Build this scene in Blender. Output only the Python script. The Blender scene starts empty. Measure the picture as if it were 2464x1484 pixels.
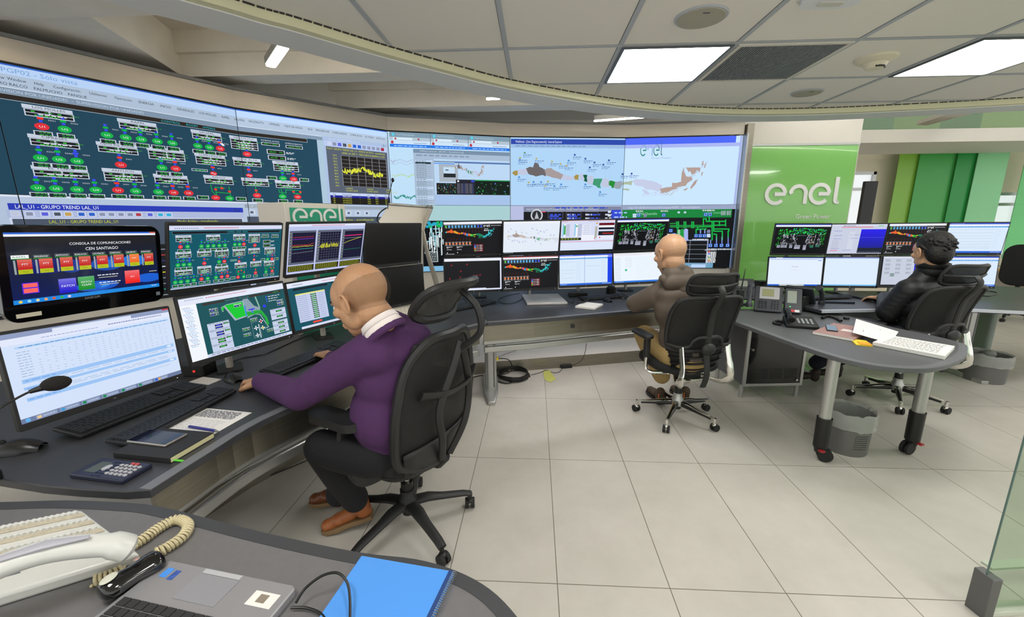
import bpy, bmesh, math, random
import numpy as np
from mathutils import Vector, Matrix, Euler
random.seed(7)
C = bpy.context.scene.collection
SC = bpy.context.scene

# ---------------------------------------------------------------- camera, world, light, exposure
CAM = Vector((0.0, 0.0, 1.608))
PITCH, YAW, ROLL, FPX = 0.2095, -0.0548, -0.0046, 1000.0
_cy, _sy, _cp, _sp = math.cos(YAW), math.sin(YAW), math.cos(PITCH), math.sin(PITCH)
FW = Vector((_sy*_cp, _cy*_cp, -_sp))
_r = Vector((_cy, -_sy, 0.0)); _u = _r.cross(FW)
PR = _r*math.cos(ROLL) + _u*math.sin(ROLL)
UP = -_r*math.sin(ROLL) + _u*math.cos(ROLL)
cd = bpy.data.cameras.new('camera'); cam = bpy.data.objects.new('camera', cd); C.objects.link(cam)
cd.sensor_width = 36.0; cd.lens = FPX/2464.0*36.0; cd.clip_start = 0.02; cd.clip_end = 100
m3 = Matrix((PR, UP, -FW)).transposed()
cam.matrix_world = Matrix.Translation(CAM) @ m3.to_4x4()
SC.camera = cam
vs = SC.view_settings
vs.view_transform = 'Standard'; vs.look = 'None'; vs.exposure = 0.0; vs.gamma = 1.0; vs.use_curve_mapping = False
w = bpy.data.worlds.new('world'); SC.world = w; w.use_nodes = True
w.node_tree.nodes['Background'].inputs[0].default_value = (0.98, 1.0, 0.97, 1)
w.node_tree.nodes['Background'].inputs[1].default_value = 1.35
LAMP = 19.0          # brightness of the ceiling light panels
STRIP = 16.0        # brightness of the hanging strip lamps

# ---------------------------------------------------------------- geometry helpers
def ray(px, py): return FW + PR*((px-1232.0)/FPX) - UP*((py-742.0)/FPX)
def at_z(px, py, z):
    d = ray(px, py); return CAM + d*((z-CAM.z)/d.z)
def at_y(px, py, y):
    d = ray(px, py); return CAM + d*(y/d.y)
def at_d(px, py, D):
    d = ray(px, py); return CAM + d*(D/math.hypot(d.x, d.y))
def on_plane(px, py, A, B):
    d = ray(px, py); n = Vector((-(B[1]-A[1]), B[0]-A[0]))
    t = (n.x*A[0]+n.y*A[1])/(n.x*d.x+n.y*d.y); return CAM + d*t

def lin(c):
    return tuple(((v/12.92) if v <= .04045 else ((v+.055)/1.055)**2.4) for v in c)
def hx(s):
    s = s.lstrip('#'); return tuple(int(s[i:i+2], 16)/255.0 for i in (0, 2, 4))

MATS = {}
def mat(name, color, rough=.5, metal=0.0, var=0.0, vscale=8.0, emit=0.0, alpha=1.0, spec=.5, bump=0.0, bscale=200.0, coat=0.0, sheen=0.0, stretch=None):
    if name in MATS: return MATS[name]
    m = bpy.data.materials.new(name); m.use_nodes = True
    nt = m.node_tree; b = nt.nodes['Principled BSDF']
    c = lin(hx(color)) if isinstance(color, str) else color
    b.inputs['Base Color'].default_value = (*c, 1)
    b.inputs['Roughness'].default_value = rough; b.inputs['Metallic'].default_value = metal
    b.inputs['Specular IOR Level'].default_value = spec
    b.inputs['Coat Weight'].default_value = coat
    b.inputs['Sheen Weight'].default_value = sheen
    b.inputs['Alpha'].default_value = alpha
    tc = None
    if var or bump:
        tc = nt.nodes.new('ShaderNodeTexCoord')
        src = tc.outputs['Object']
        if stretch:
            mp = nt.nodes.new('ShaderNodeMapping'); mp.inputs['Scale'].default_value = stretch
            nt.links.new(src, mp.inputs[0]); src = mp.outputs[0]
    if var:
        n = nt.nodes.new('ShaderNodeTexNoise'); n.inputs['Scale'].default_value = vscale; n.inputs['Detail'].default_value = 4
        nt.links.new(src, n.inputs['Vector'])
        r = nt.nodes.new('ShaderNodeValToRGB')
        r.color_ramp.elements[0].position = .3; r.color_ramp.elements[1].position = .7
        r.color_ramp.elements[0].color = (*[x*(1-var) for x in c], 1)
        r.color_ramp.elements[1].color = (*[min(1, x*(1+var)) for x in c], 1)
        nt.links.new(n.outputs['Fac'], r.inputs[0]); nt.links.new(r.outputs[0], b.inputs['Base Color'])
    if bump:
        n2 = nt.nodes.new('ShaderNodeTexNoise'); n2.inputs['Scale'].default_value = bscale; n2.inputs['Detail'].default_value = 3
        nt.links.new(src, n2.inputs['Vector'])
        bp = nt.nodes.new('ShaderNodeBump'); bp.inputs['Strength'].default_value = bump; bp.inputs['Distance'].default_value = .01
        nt.links.new(n2.outputs['Fac'], bp.inputs['Height']); nt.links.new(bp.outputs[0], b.inputs['Normal'])
    if emit:
        b.inputs['Emission Color'].default_value = (*c, 1); b.inputs['Emission Strength'].default_value = emit
    MATS[name] = m
    return m

def screen_mat(name='display_glow', rough=.35, spec=.3, k=1.0):
    if name in MATS: return MATS[name]
    m = bpy.data.materials.new(name); m.use_nodes = True; nt = m.node_tree; b = nt.nodes['Principled BSDF']
    a = nt.nodes.new('ShaderNodeAttribute'); a.attribute_name = 'glow'
    b.inputs['Base Color'].default_value = (.004, .004, .005, 1); b.inputs['Roughness'].default_value = rough
    b.inputs['Specular IOR Level'].default_value = spec
    nt.links.new(a.outputs['Color'], b.inputs['Emission Color']); b.inputs['Emission Strength'].default_value = k
    MATS[name] = m; return m

class MB:
    """collects shapes into one mesh"""
    def __init__(s): s.v = []; s.f = []
    def add(s, vs, fs, M=None):
        o = len(s.v)
        s.v += [tuple(M @ Vector(p)) if M is not None else tuple(p) for p in vs]
        s.f += [tuple(i+o for i in f) for f in fs]; return s
    def box(s, c, d, rz=0.0, M=None):
        x, y, z = d[0]/2, d[1]/2, d[2]/2
        vs = [(-x,-y,-z),(x,-y,-z),(x,y,-z),(-x,y,-z),(-x,-y,z),(x,-y,z),(x,y,z),(-x,y,z)]
        T = Matrix.Translation(Vector(c)) @ Matrix.Rotation(rz, 4, 'Z')
        if M is not None: T = M @ T
        return s.add(vs, [(0,3,2,1),(4,5,6,7),(0,1,5,4),(1,2,6,5),(2,3,7,6),(3,0,4,7)], T)
    def bb(s, x0, x1, y0, y1, z0, z1, M=None): return s.box(((x0+x1)/2,(y0+y1)/2,(z0+z1)/2), (abs(x1-x0),abs(y1-y0),abs(z1-z0)), 0, M)
    def rbox(s, c, d, r=.02, n=4, M=None, ax='Z'):
        """box with rounded upright corners"""
        pts = rrect(d[0], d[1], r, n)
        T = Matrix.Translation(Vector(c))
        if ax == 'Y': T = T @ Matrix.Rotation(math.pi/2, 4, 'X')
        if ax == 'X': T = T @ Matrix.Rotation(math.pi/2, 4, 'Y')
        if M is not None: T = M @ T
        return s.prism(pts, -d[2]/2, d[2]/2, T)
    def prism(s, pts, z0, z1, M=None):
        n = len(pts); vs = [(p[0],p[1],z0) for p in pts]+[(p[0],p[1],z1) for p in pts]
        a = sum(pts[i][0]*pts[(i+1)%n][1]-pts[(i+1)%n][0]*pts[i][1] for i in range(n))
        if a < 0: vs = [(p[0],p[1],z0) for p in reversed(pts)]+[(p[0],p[1],z1) for p in reversed(pts)]
        fs = [tuple(reversed(range(n))), tuple(range(n,2*n))]+[(i,(i+1)%n,n+(i+1)%n,n+i) for i in range(n)]
        return s.add(vs, fs, M)
    def cyl(s, p0, p1, r0, r1=None, n=16, M=None, cap=True):
        r1 = r0 if r1 is None else r1
        p0, p1 = Vector(p0), Vector(p1); d = (p1-p0).normalized()
        a = d.orthogonal().normalized(); b = d.cross(a)
        vs = [tuple(p0+(a*math.cos(2*math.pi*i/n)+b*math.sin(2*math.pi*i/n))*r0) for i in range(n)]
        vs += [tuple(p1+(a*math.cos(2*math.pi*i/n)+b*math.sin(2*math.pi*i/n))*r1) for i in range(n)]
        fs = [(i,(i+1)%n,n+(i+1)%n,n+i) for i in range(n)]
        if cap: fs += [tuple(reversed(range(n))), tuple(range(n,2*n))]
        return s.add(vs, fs, M)
    def tube(s, path, r, n=8, M=None, flat=1.0, closed=False, up=None):
        P = [Vector(p) for p in path]; k = len(P)
        rr = r if isinstance(r, (list, tuple)) else [r]*k
        ff = flat if isinstance(flat, (list, tuple)) else [flat]*k
        T = []
        for i in range(k):
            if closed: t = P[(i+1)%k]-P[i-1]
            else: t = P[min(i+1,k-1)]-P[max(i-1,0)]
            T.append(t.normalized() if t.length > 1e-9 else Vector((0,0,1)))
        a = Vector(up) if up is not None else T[0].orthogonal()
        vs = []
        for i in range(k):
            a = (a-T[i]*a.dot(T[i]))
            if a.length < 1e-6: a = T[i].orthogonal()
            a.normalize(); b = T[i].cross(a)
            for j in range(n):
                an = 2*math.pi*j/n
                vs.append(tuple(P[i]+a*math.cos(an)*rr[i]*ff[i]+b*math.sin(an)*rr[i]))
            if up is not None: a = Vector(up)
        fs = []
        for i in range(k if closed else k-1):
            q = (i+1)%k
            for j in range(n): fs.append((i*n+j, i*n+(j+1)%n, q*n+(j+1)%n, q*n+j))
        if not closed: fs += [tuple(reversed(range(n))), tuple((k-1)*n+j for j in range(n))]
        return s.add(vs, fs, M)
    def lathe(s, prof, n=24, M=None):
        k = len(prof); vs = [(r*math.cos(2*math.pi*j/n), r*math.sin(2*math.pi*j/n), z) for r, z in prof for j in range(n)]
        fs = [(i*n+j, i*n+(j+1)%n, (i+1)*n+(j+1)%n, (i+1)*n+j) for i in range(k-1) for j in range(n)]
        if prof[0][0] > 1e-5: fs.append(tuple(reversed(range(n))))
        if prof[-1][0] > 1e-5: fs.append(tuple((k-1)*n+j for j in range(n)))
        return s.add(vs, fs, M)
    def ell(s, c, r, M=None, n=20, R=None):
        vs = []; fs = []; m = n//2
        for i in range(m+1):
            th = math.pi*i/m
            for j in range(n):
                ph = 2*math.pi*j/n; p = Vector((r[0]*math.sin(th)*math.cos(ph), r[1]*math.sin(th)*math.sin(ph), r[2]*math.cos(th)))
                if R is not None: p = R @ p
                vs.append(tuple(p+Vector(c)))
        for i in range(m):
            for j in range(n): fs.append((i*n+j, (i+1)*n+j, (i+1)*n+(j+1)%n, i*n+(j+1)%n))
        return s.add(vs, fs, M)
    def cap(s, p0, r0, p1, r1, n=16):
        """tapered capsule"""
        s.ell(p0, (r0,)*3, n=n); s.ell(p1, (r1,)*3, n=n); return s.cyl(p0, p1, r0, r1, n)
    def sheet(s, rows, th=None):
        """grid of points -> surface (optionally thickened along given normal)"""
        R_, K = len(rows), len(rows[0]); vs = [tuple(p) for r in rows for p in r]
        fs = [(i*K+j, i*K+j+1, (i+1)*K+j+1, (i+1)*K+j) for i in range(R_-1) for j in range(K-1)]
        return s.add(vs, fs)
    def build(s, name, m, parent=None, bevel=0.0, seg=2, world=False, smooth=35, solid=0.0, sub=0, weld=False):
        me = bpy.data.meshes.new(name)
        vs = s.v
        if world and parent is not None:
            Mi = wmat(parent).inverted(); vs = [tuple(Mi @ Vector(p)) for p in vs]
        me.from_pydata(vs, [], s.f)
        bm = bmesh.new(); bm.from_mesh(me)
        bmesh.ops.remove_doubles(bm, verts=bm.verts, dist=1e-5)
        bmesh.ops.recalc_face_normals(bm, faces=bm.faces); bm.to_mesh(me); bm.free()
        me.materials.append(m)
        o = bpy.data.objects.new(name, me); C.objects.link(o)
        if parent is not None: o.parent = parent
        if solid: md = o.modifiers.new('solid', 'SOLIDIFY'); md.thickness = solid; md.offset = 0
        if bevel:
            md = o.modifiers.new('bevel', 'BEVEL'); md.width = bevel; md.segments = seg; md.limit_method = 'ANGLE'; md.angle_limit = math.radians(40)
        if sub: md = o.modifiers.new('sub', 'SUBSURF'); md.levels = sub; md.render_levels = sub
        if smooth:
            me.shade_smooth(); me.set_sharp_from_angle(angle=math.radians(smooth))
        return o

def wmat(o):
    return (wmat(o.parent) @ o.matrix_basis) if o.parent else o.matrix_basis.copy()

def rrect(w, h, r, n=4, cx=0, cy=0):
    r = min(r, w/2-1e-5, h/2-1e-5); out = []
    for (sx, sy, a0) in ((1,1,0),(-1,1,90),(-1,-1,180),(1,-1,270)):
        for i in range(n+1):
            a = math.radians(a0+90*i/n); out.append((cx+sx*(w/2-r)+r*math.cos(a), cy+sy*(h/2-r)+r*math.sin(a)))
    return out

def spline(pts, n=6, closed=False):
    """Catmull-Rom through points"""
    P = [Vector(p) for p in pts]; k = len(P); out = []
    rng = range(k if closed else k-1)
    for i in rng:
        if closed: a, b, c, d = P[i-1], P[i], P[(i+1)%k], P[(i+2)%k]
        else: a, b, c, d = P[max(i-1,0)], P[i], P[i+1], P[min(i+2,k-1)]
        for j in range(n):
            t = j/n
            out.append(.5*((2*b)+(c-a)*t+(2*a-5*b+4*c-d)*t*t+(3*b-a-3*c+d)*t**3))
    if not closed: out.append(P[-1])
    return out

def tag(o, label=None, cat=None, group=None, kind=None):
    if label: o['label'] = label
    if cat: o['category'] = cat
    if group: o['group'] = group
    if kind: o['kind'] = kind
    return o
def thing(name, label, cat, loc=(0,0,0), rz=0.0, group=None, scale=1.0):
    o = bpy.data.objects.new(name, None); C.objects.link(o); o.empty_display_size = .05
    o.location = loc; o.rotation_euler = (0,0,rz); o.scale = (scale,)*3
    return tag(o, label, cat, group)
def children_of(o): return [c for c in bpy.data.objects if c.parent == o]
def copy_tree(o, parent=None, skip=()):
    c = o.copy(); C.objects.link(c); c.parent = parent
    for ch in children_of(o):
        if ch.name.split('.')[0] in skip: continue
        copy_tree(ch, c, skip)
    return c
def struct(name, mb, m, **k):
    o = mb.build(name, m, **k); o['kind'] = 'structure'; return o
def frame_of(o, u, v):
    """4x4 with x=u, z=v, y = v x u (into the scene, away from the viewer in front)"""
    u = Vector(u).normalized(); v = Vector(v); v = (v-u*v.dot(u)).normalized(); n = v.cross(u)
    M = Matrix((u, n, v)).transposed().to_4x4(); M.translation = Vector(o); return M

# ---------------------------------------------------------------- drawing on displays
_tc = {}
def text_mesh(body):
    if body in _tc: return _tc[body]
    cu = bpy.data.curves.new('t', 'FONT'); cu.body = body; cu.resolution_u = 2; cu.size = 1.0
    ob = bpy.data.objects.new('t', cu); C.objects.link(ob)
    dg = bpy.context.evaluated_depsgraph_get(); dg.update()
    me = bpy.data.meshes.new_from_object(ob.evaluated_get(dg))
    V = [(v.co.x, v.co.y) for v in me.vertices]; F = [tuple(p.vertices) for p in me.polygons]
    bpy.data.objects.remove(ob); bpy.data.curves.remove(cu); bpy.data.meshes.remove(me)
    wd = max([v[0] for v in V]) if V else .3
    _tc[body] = (V, F, wd); return _tc[body]

class Cv:
    """flat drawing; x right, y down; T maps local drawing units to canvas units"""
    def __init__(s): s.P = []; s.L = 1; s.T = (0,0,1,1); s.iso = True
    def _t(s, p): return (s.T[0]+p[0]*s.T[2], s.T[1]+p[1]*s.T[3])
    def poly(s, pts, c, L=None): s.P.append(([s._t(p) for p in pts], c, s.L if L is None else L))
    def rect(s, x, y, w, h, c, L=None): s.poly([(x,y),(x+w,y),(x+w,y+h),(x,y+h)], c, L)
    def r2(s, x0, y0, x1, y1, c, L=None): s.rect(x0, y0, x1-x0, y1-y0, c, L)
    def grad(s, x0, y0, x1, y1, c0, c1, n=10, L=None):
        a, b = hx(c0), hx(c1)
        for i in range(n):
            t = (i+.5)/n; c = '#%02x%02x%02x' % tuple(int(255*(a[k]*(1-t)+b[k]*t)) for k in range(3))
            s.r2(x0, y0+(y1-y0)*i/n, x1, y0+(y1-y0)*(i+1)/n, c, L)
    def frame(s, x0, y0, x1, y1, t, c, L=None, ty=None):
        ty = ty or t
        s.r2(x0,y0,x1,y0+ty,c,L); s.r2(x0,y1-ty,x1,y1,c,L); s.r2(x0,y0+ty,x0+t,y1-ty,c,L); s.r2(x1-t,y0+ty,x1,y1-ty,c,L)
    def circ(s, x, y, rx, c, ry=None, n=16, L=None):
        ry = ry or rx*(abs(s.T[2]/s.T[3]) if s.iso else 1); s.poly([(x+rx*math.cos(2*math.pi*i/n), y+ry*math.sin(2*math.pi*i/n)) for i in range(n)], c, L)
    def line(s, pts, wd, c, L=None):
        L = s.L if L is None else L
        Q = [s._t(p) for p in pts]; wd = wd*abs(s.T[3])/2
        for a, b in zip(Q[:-1], Q[1:]):
            dx, dy = b[0]-a[0], b[1]-a[1]; l = math.hypot(dx, dy) or 1e-9; nx, ny = -dy/l*wd, dx/l*wd; ex, ey = dx/l*wd*.6, dy/l*wd*.6
            s.P.append(([(a[0]+nx-ex,a[1]+ny-ey),(b[0]+nx+ex,b[1]+ny+ey),(b[0]-nx+ex,b[1]-ny+ey),(a[0]-nx-ex,a[1]-ny-ey)], c, L))
    def text(s, body, x, y, h, c, al='L', xs=1.0, L=None, w=None):
        """baseline at y; h = letter height"""
        V, F, wd = text_mesh(body); L = s.L if L is None else L
        k = h/.72; kx = k*xs if w is None else w/wd
        if s.iso and s.T[2] != s.T[3] and w is None: kx = k*xs*abs(s.T[3]/s.T[2])
        ox = x-(0 if al == 'L' else wd*kx/2 if al == 'C' else wd*kx)
        Q = [s._t((ox+v[0]*kx, y-v[1]*k)) for v in V]
        for f in F: s.P.append(([Q[i] for i in f], c, L))
    def dashes(s, x0, x1, y, h, c, n=6, L=None, seed=0):
        """a line of writing too small to read"""
        r = random.Random(seed*31+int(y*977)+int(x0*131)); x = x0; step = (x1-x0)/n
        while x < x1:
            w_ = step*r.uniform(.4, .9); s.r2(x, y, min(x+w_, x1), y+h, c, L); x += w_+step*.2
    def mesh(s, fn, dl, name, m, parent, clip=None, bg=None, gain=1.0):
        """fn(x, y, off) -> 3D point"""
        vs = []; fs = []; cols = []
        for pts, c, L in s.P:
            if clip: 
                pts = clip_poly(pts, clip)
                if len(pts) < 3: continue
            o = len(vs); vs += [fn(p[0], p[1], L*dl) for p in pts]; fs.append(tuple(range(o, o+len(pts))))
            cc = lin(hx(c)) if isinstance(c, str) else c
            cols += [(cc[0]*gain, cc[1]*gain, cc[2]*gain, 1.0)]*len(pts)
        me = bpy.data.meshes.new(name); me.from_pydata(vs, [], fs)
        a = me.color_attributes.new(name='glow', type='FLOAT_COLOR', domain='CORNER')
        a.data.foreach_set('color', np.array(cols, dtype=np.float32).ravel())
        me.materials.append(m); o = bpy.data.objects.new(name, me); C.objects.link(o); o.parent = parent
        return o

def clip_poly(pts, r):
    x0, y0, x1, y1 = r
    for ax, lim, sg in ((0,x0,1),(0,x1,-1),(1,y0,1),(1,y1,-1)):
        if not pts: return []
        out = []
        for i in range(len(pts)):
            a, b = pts[i-1], pts[i]; da, db = sg*(a[ax]-lim), sg*(b[ax]-lim)
            if (da >= 0) != (db >= 0):
                t = da/(da-db); out.append((a[0]+(b[0]-a[0])*t, a[1]+(b[1]-a[1])*t))
            if db >= 0: out.append(b)
        pts = out
    return pts

# stroke logo: four lowercase letters drawn with one round pen, unit x-height 1
def arc(cx, cy, r, a0, a1, n=18): return [(cx+r*math.cos(math.radians(a0+(a1-a0)*i/n)), cy+r*math.sin(math.radians(a0+(a1-a0)*i/n))) for i in range(n+1)]
LOGO = [
    [(.44,.5)] + [(.96,.5)] + arc(.5,.5,.46,0,318,26)[1:],
    [(1.3,.52)] + arc(1.62,.52,.38,180,0,16)[1:] + [(2.0,0.0)],
    [(2.64,.5)] + [(3.16,.5)] + arc(2.7,.5,.46,0,318,26)[1:],
    [(3.5,1.33)] + [(3.5,.22)] + arc(3.62,.2,.12,180,270,5)[1:] + [(3.68,.12)],
]
def ribbon(path, wd):
    """centre line -> quads"""
    out = []
    L_, R_ = [], []
    for i, p in enumerate(path):
        a = path[max(i-1,0)]; b = path[min(i+1,len(path)-1)]; dx, dy = b[0]-a[0], b[1]-a[1]
        l = math.hypot(dx, dy) or 1e-9; nx, ny = -dy/l*wd/2, dx/l*wd/2
        if 0 < i < len(path)-1:
            d1 = (p[0]-a[0], p[1]-a[1]); l1 = math.hypot(*d1) or 1e-9; c_ = max(.5, (d1[0]*dx+d1[1]*dy)/(l1*l)); nx /= c_; ny /= c_
        L_.append((p[0]+nx, p[1]+ny)); R_.append((p[0]-nx, p[1]-ny))
    for i in range(len(path)-1): out.append([L_[i], L_[i+1], R_[i+1], R_[i]])
    return out
def cv_logo(cv, x, y, h, c, wd=.13, xs=1.0, cols=None):
    """x left, y baseline, h x-height"""
    for k, st in enumerate(LOGO):
        for q in ribbon(st, wd): cv.poly([(x+p[0]*h*xs, y-p[1]*h) for p in q], cols[k] if cols else c)
def mb_logo(mb, M, h, depth, wd=.14):
    for st in LOGO:
        pts = ribbon(st, wd); n = len(pts)
        for q in pts: mb.prism([(p[0]*h, p[1]*h) for p in q], 0, depth, M)
    return mb
# ---------------------------------------------------------------- materials
M_white = mat('white_paint', '#d9d4ca', .6, var=.02, vscale=3)
M_tile = mat('ceiling_tile', '#d3cec2', .85, var=.02, vscale=6, bump=.05, bscale=300)
M_grid = mat('grid_metal', '#aeb2b6', .5)
M_fascia = mat('cream_fascia', '#dedbb8', .6)
M_soffit = mat('soffit_grey', '#dedfde', .6)
M_plaster = mat('plaster', '#e8e0d2', .8, var=.05, vscale=4)
M_cornice = mat('brushed_cornice', '#b5ada1', .32, metal=.55, var=.05, vscale=2, stretch=(1,1,8))
M_steel = mat('brushed_steel', '#8f897c', .36, metal=.85, var=.1, vscale=5, stretch=(1,1,20))
M_alu = mat('aluminium', '#b5b5b2', .35, metal=.8)
M_alu_d = mat('dark_aluminium', '#6d6e6e', .4, metal=.7)
M_chrome = mat('chrome', '#dedcd6', .12, metal=1.0)
M_desk = mat('desk_laminate', '#3a3b3f', .42, var=.04, vscale=40, bump=.03, bscale=500)
M_desk2 = mat('desk_laminate_mid', '#5b5c5f', .42, var=.04, vscale=40, bump=.03, bscale=500)
M_desk3 = mat('desk_laminate_light', '#6e6c6d', .45, var=.04, vscale=40, bump=.03, bscale=500)
M_edge_glint = mat('desk_edge_glint', '#6f7074', .4)  # lighter grey paints the ceiling's reflection on the desk bevel
M_desk_side = mat('desk_side', '#4a4b4d', .5)
M_black = mat('black_plastic', '#0f0f0f', .4)
M_black_m = mat('matt_black', '#1b1b1b', .6, bump=.04)
M_black_g = mat('gloss_black', '#08080a', .12, coat=.5)
M_dgrey = mat('dark_grey_plastic', '#2f3032', .5)
M_rubber = mat('rubber', '#1a1a1a', .75)
M_floor_dark = mat('shadow_gap', '#33302c', .8)

# ---------------------------------------------------------------- floor: 0.5 x 1.0 m tiles
FX0, FY0, TW, TL = -0.3874, 3.587, 0.5, 1.0
def floor_mat():
    m = bpy.data.materials.new('porcelain_floor'); m.use_nodes = True; nt = m.node_tree; b = nt.nodes['Principled BSDF']
    tc = nt.nodes.new('ShaderNodeTexCoord')
    mp = nt.nodes.new('ShaderNodeMapping'); mp.inputs['Location'].default_value = (-FX0+TW*40, -FY0+TL*40, 0)
    nt.links.new(tc.outputs['Object'], mp.inputs[0])
    br = nt.nodes.new('ShaderNodeTexBrick'); br.offset = 0.0; br.squash = 1.0
    br.inputs['Scale'].default_value = 1.0; br.inputs['Brick Width'].default_value = TW; br.inputs['Row Height'].default_value = TL
    br.inputs['Mortar Size'].default_value = .0022; br.inputs['Mortar Smooth'].default_value = .1; br.inputs['Bias'].default_value = 0
    br.inputs['Color1'].default_value = (*lin(hx('#cac5bd')), 1); br.inputs['Color2'].default_value = (*lin(hx('#c6c1b8')), 1)
    br.inputs['Mortar'].default_value = (*lin(hx('#70685a')), 1)
    nt.links.new(mp.outputs[0], br.inputs['Vector'])
    n = nt.nodes.new('ShaderNodeTexNoise'); n.inputs['Scale'].default_value = 2.2; n.inputs['Detail'].default_value = 6; n.inputs['Roughness'].default_value = .65
    nt.links.new(tc.outputs['Object'], n.inputs['Vector'])
    cr = nt.nodes.new('ShaderNodeValToRGB'); cr.color_ramp.elements[0].position = .3; cr.color_ramp.elements[1].position = .75
    cr.color_ramp.elements[0].color = (.86, .86, .84, 1); cr.color_ramp.elements[1].color = (1.04, 1.04, 1.04, 1)
    nt.links.new(n.outputs['Fac'], cr.inputs[0])
    mx = nt.nodes.new('ShaderNodeMix'); mx.data_type = 'RGBA'; mx.blend_type = 'MULTIPLY'; mx.inputs[0].default_value = 1.0
    nt.links.new(br.outputs['Color'], mx.inputs[6]); nt.links.new(cr.outputs[0], mx.inputs[7]); nt.links.new(mx.outputs[2], b.inputs['Base Color'])
    b.inputs['Roughness'].default_value = .38; b.inputs['Specular IOR Level'].default_value = .4
    return m
f = MB(); f.bb(-7, 12, -3.2, 13, -.05, 0); struct('floor', f, floor_mat(), smooth=0)

# ---------------------------------------------------------------- video wall geometry (facets)
SEAM = [(-4.14, 1.39), (-3.66, 2.855), (-2.895, 4.173), (-1.80, 5.30), (-.334, 5.783), (1.20, 5.98), (2.70, 5.90)]
UU = [0.0]
for a, b in zip(SEAM[:-1], SEAM[1:]): UU.append(UU[-1]+math.hypot(b[0]-a[0], b[1]-a[1]))
ZT, ZM, ZB = 2.67, 1.80, .945
def facet(u):
    for i in range(6):
        if u <= UU[i+1] or i == 5: return i
def wall_pt(u, z, off=0.0, i=None):
    i = facet(u) if i is None else i
    a, b = SEAM[i], SEAM[i+1]; l = UU[i+1]-UU[i]; t = (u-UU[i])/l
    n = ((b[1]-a[1])/l, -(b[0]-a[0])/l)          # towards the room
    return (a[0]+(b[0]-a[0])*t+n[0]*off, a[1]+(b[1]-a[1])*t+n[1]*off, z)
def W(px, py):
    """photo pixel on the video wall -> (arc length, depth below the top edge)"""
    d = ray(px, py); best = None
    for i in range(6):
        A, B = SEAM[i], SEAM[i+1]; P = on_plane(px, py, A, B); l = UU[i+1]-UU[i]
        t = ((P.x-A[0])*(B[0]-A[0])+(P.y-A[1])*(B[1]-A[1]))/(l*l)
        if -1e-6 <= t <= 1+1e-6 or (i == 5 and t > 1) or (i == 0 and t < 0): best = (UU[i]+t*l, ZT-P.z)
    return best

# wall behind and below, cornice above
def off_line(off, ext0=0, ext1=0):
    out = []
    for k in range(7):
        ns = []
        for i in (k-1, k):
            if 0 <= i < 6:
                a, b = SEAM[i], SEAM[i+1]; l = UU[i+1]-UU[i]; ns.append(((b[1]-a[1])/l, -(b[0]-a[0])/l))
        nx = sum(n[0] for n in ns)/len(ns); ny = sum(n[1] for n in ns)/len(ns); q = math.hypot(nx, ny)**2
        out.append((SEAM[k][0]+nx/q*off, SEAM[k][1]+ny/q*off))
    return out
def wall_band(mb, o0, o1, z0, z1):
    A, B = off_line(o0), off_line(o1); mb.prism(A+B[::-1], z0, z1)
m = MB(); wall_band(m, -.55, -.42, 0, 3.32); struct('wall_back', m, M_white, smooth=0)
m = MB(); wall_band(m, -.40, -.03, 0, ZB-.01); struct('wall_left', m, M_white, smooth=0)
# cornice: upright brushed band, one panel per display column
m = MB(); wall_band(m, -.40, .012, ZT+.012, 2.835); struct('trim_1', m, M_cornice, smooth=0)
m = MB(); wall_band(m, -.40, .03, 2.835, 2.86); struct('trim_2', m, M_alu_d, smooth=0)

# upper slab with beams
m = MB(); m.bb(-7, 2.9, -3.2, 8.4, 3.30, 3.36); struct('ceiling', m, M_plaster, smooth=0)
def beam(y0, y1, x0, x1, n):
    m = MB(); m.bb(x0, x1, y0, y1, 2.93, 3.3); m.bb(x0, x1, y0-.05, y0, 3.12, 3.3); struct('trim_%d' % n, m, M_plaster, smooth=0)
beam(2.68, 2.93, -4.6, 2.4, 3); beam(4.08, 4.33, -4.2, 2.6, 4); beam(5.28, 5.55, -3.4, 2.85, 5)
m = MB(); m.prism([(-5.2, 1.0), (-4.25, 1.0), (-2.95, 2.9), (-3.35, 4.2), (-3.9, 4.3), (-4.6, 2.6)], 2.945, 3.3)
struct('trim_6', m, M_plaster, smooth=0)

# ---------------------------------------------------------------- lowered tiled ceiling with curved rim
ZC = 2.5266; GX, GY, GA, GB = -.1633, 2.5182, .6187, .6237
slot = [(-2.0, -3.2), (-1.95, 0.2), (-1.6, 1.45)] + [tuple(at_z(p[0], p[1], ZC)[:2]) for p in [(580,0),(705,37),(842,80),(932,108),(1065,146),(1230,190),(1434,229),(1606,250.6),(1774,259.7),(1950,258.7),(2150,250.6),(2464,233)]] + [(5.2, 3.4), (7.5, 2.3), (9, 0)]
slot = [tuple(p[:2]) for p in spline([(x, y, 0) for x, y in slot], 6)]
def offs(path, d):
    out = []
    for i, p in enumerate(path):
        a = path[max(i-1, 0)]; b = path[min(i+1, len(path)-1)]; dx, dy = b[0]-a[0], b[1]-a[1]; l = math.hypot(dx, dy)
        out.append((p[0]-dy/l*d, p[1]+dx/l*d))
    return out
m = MB(); m.prism(slot+[(9, -3.2)], ZC, ZC+.05)
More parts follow.
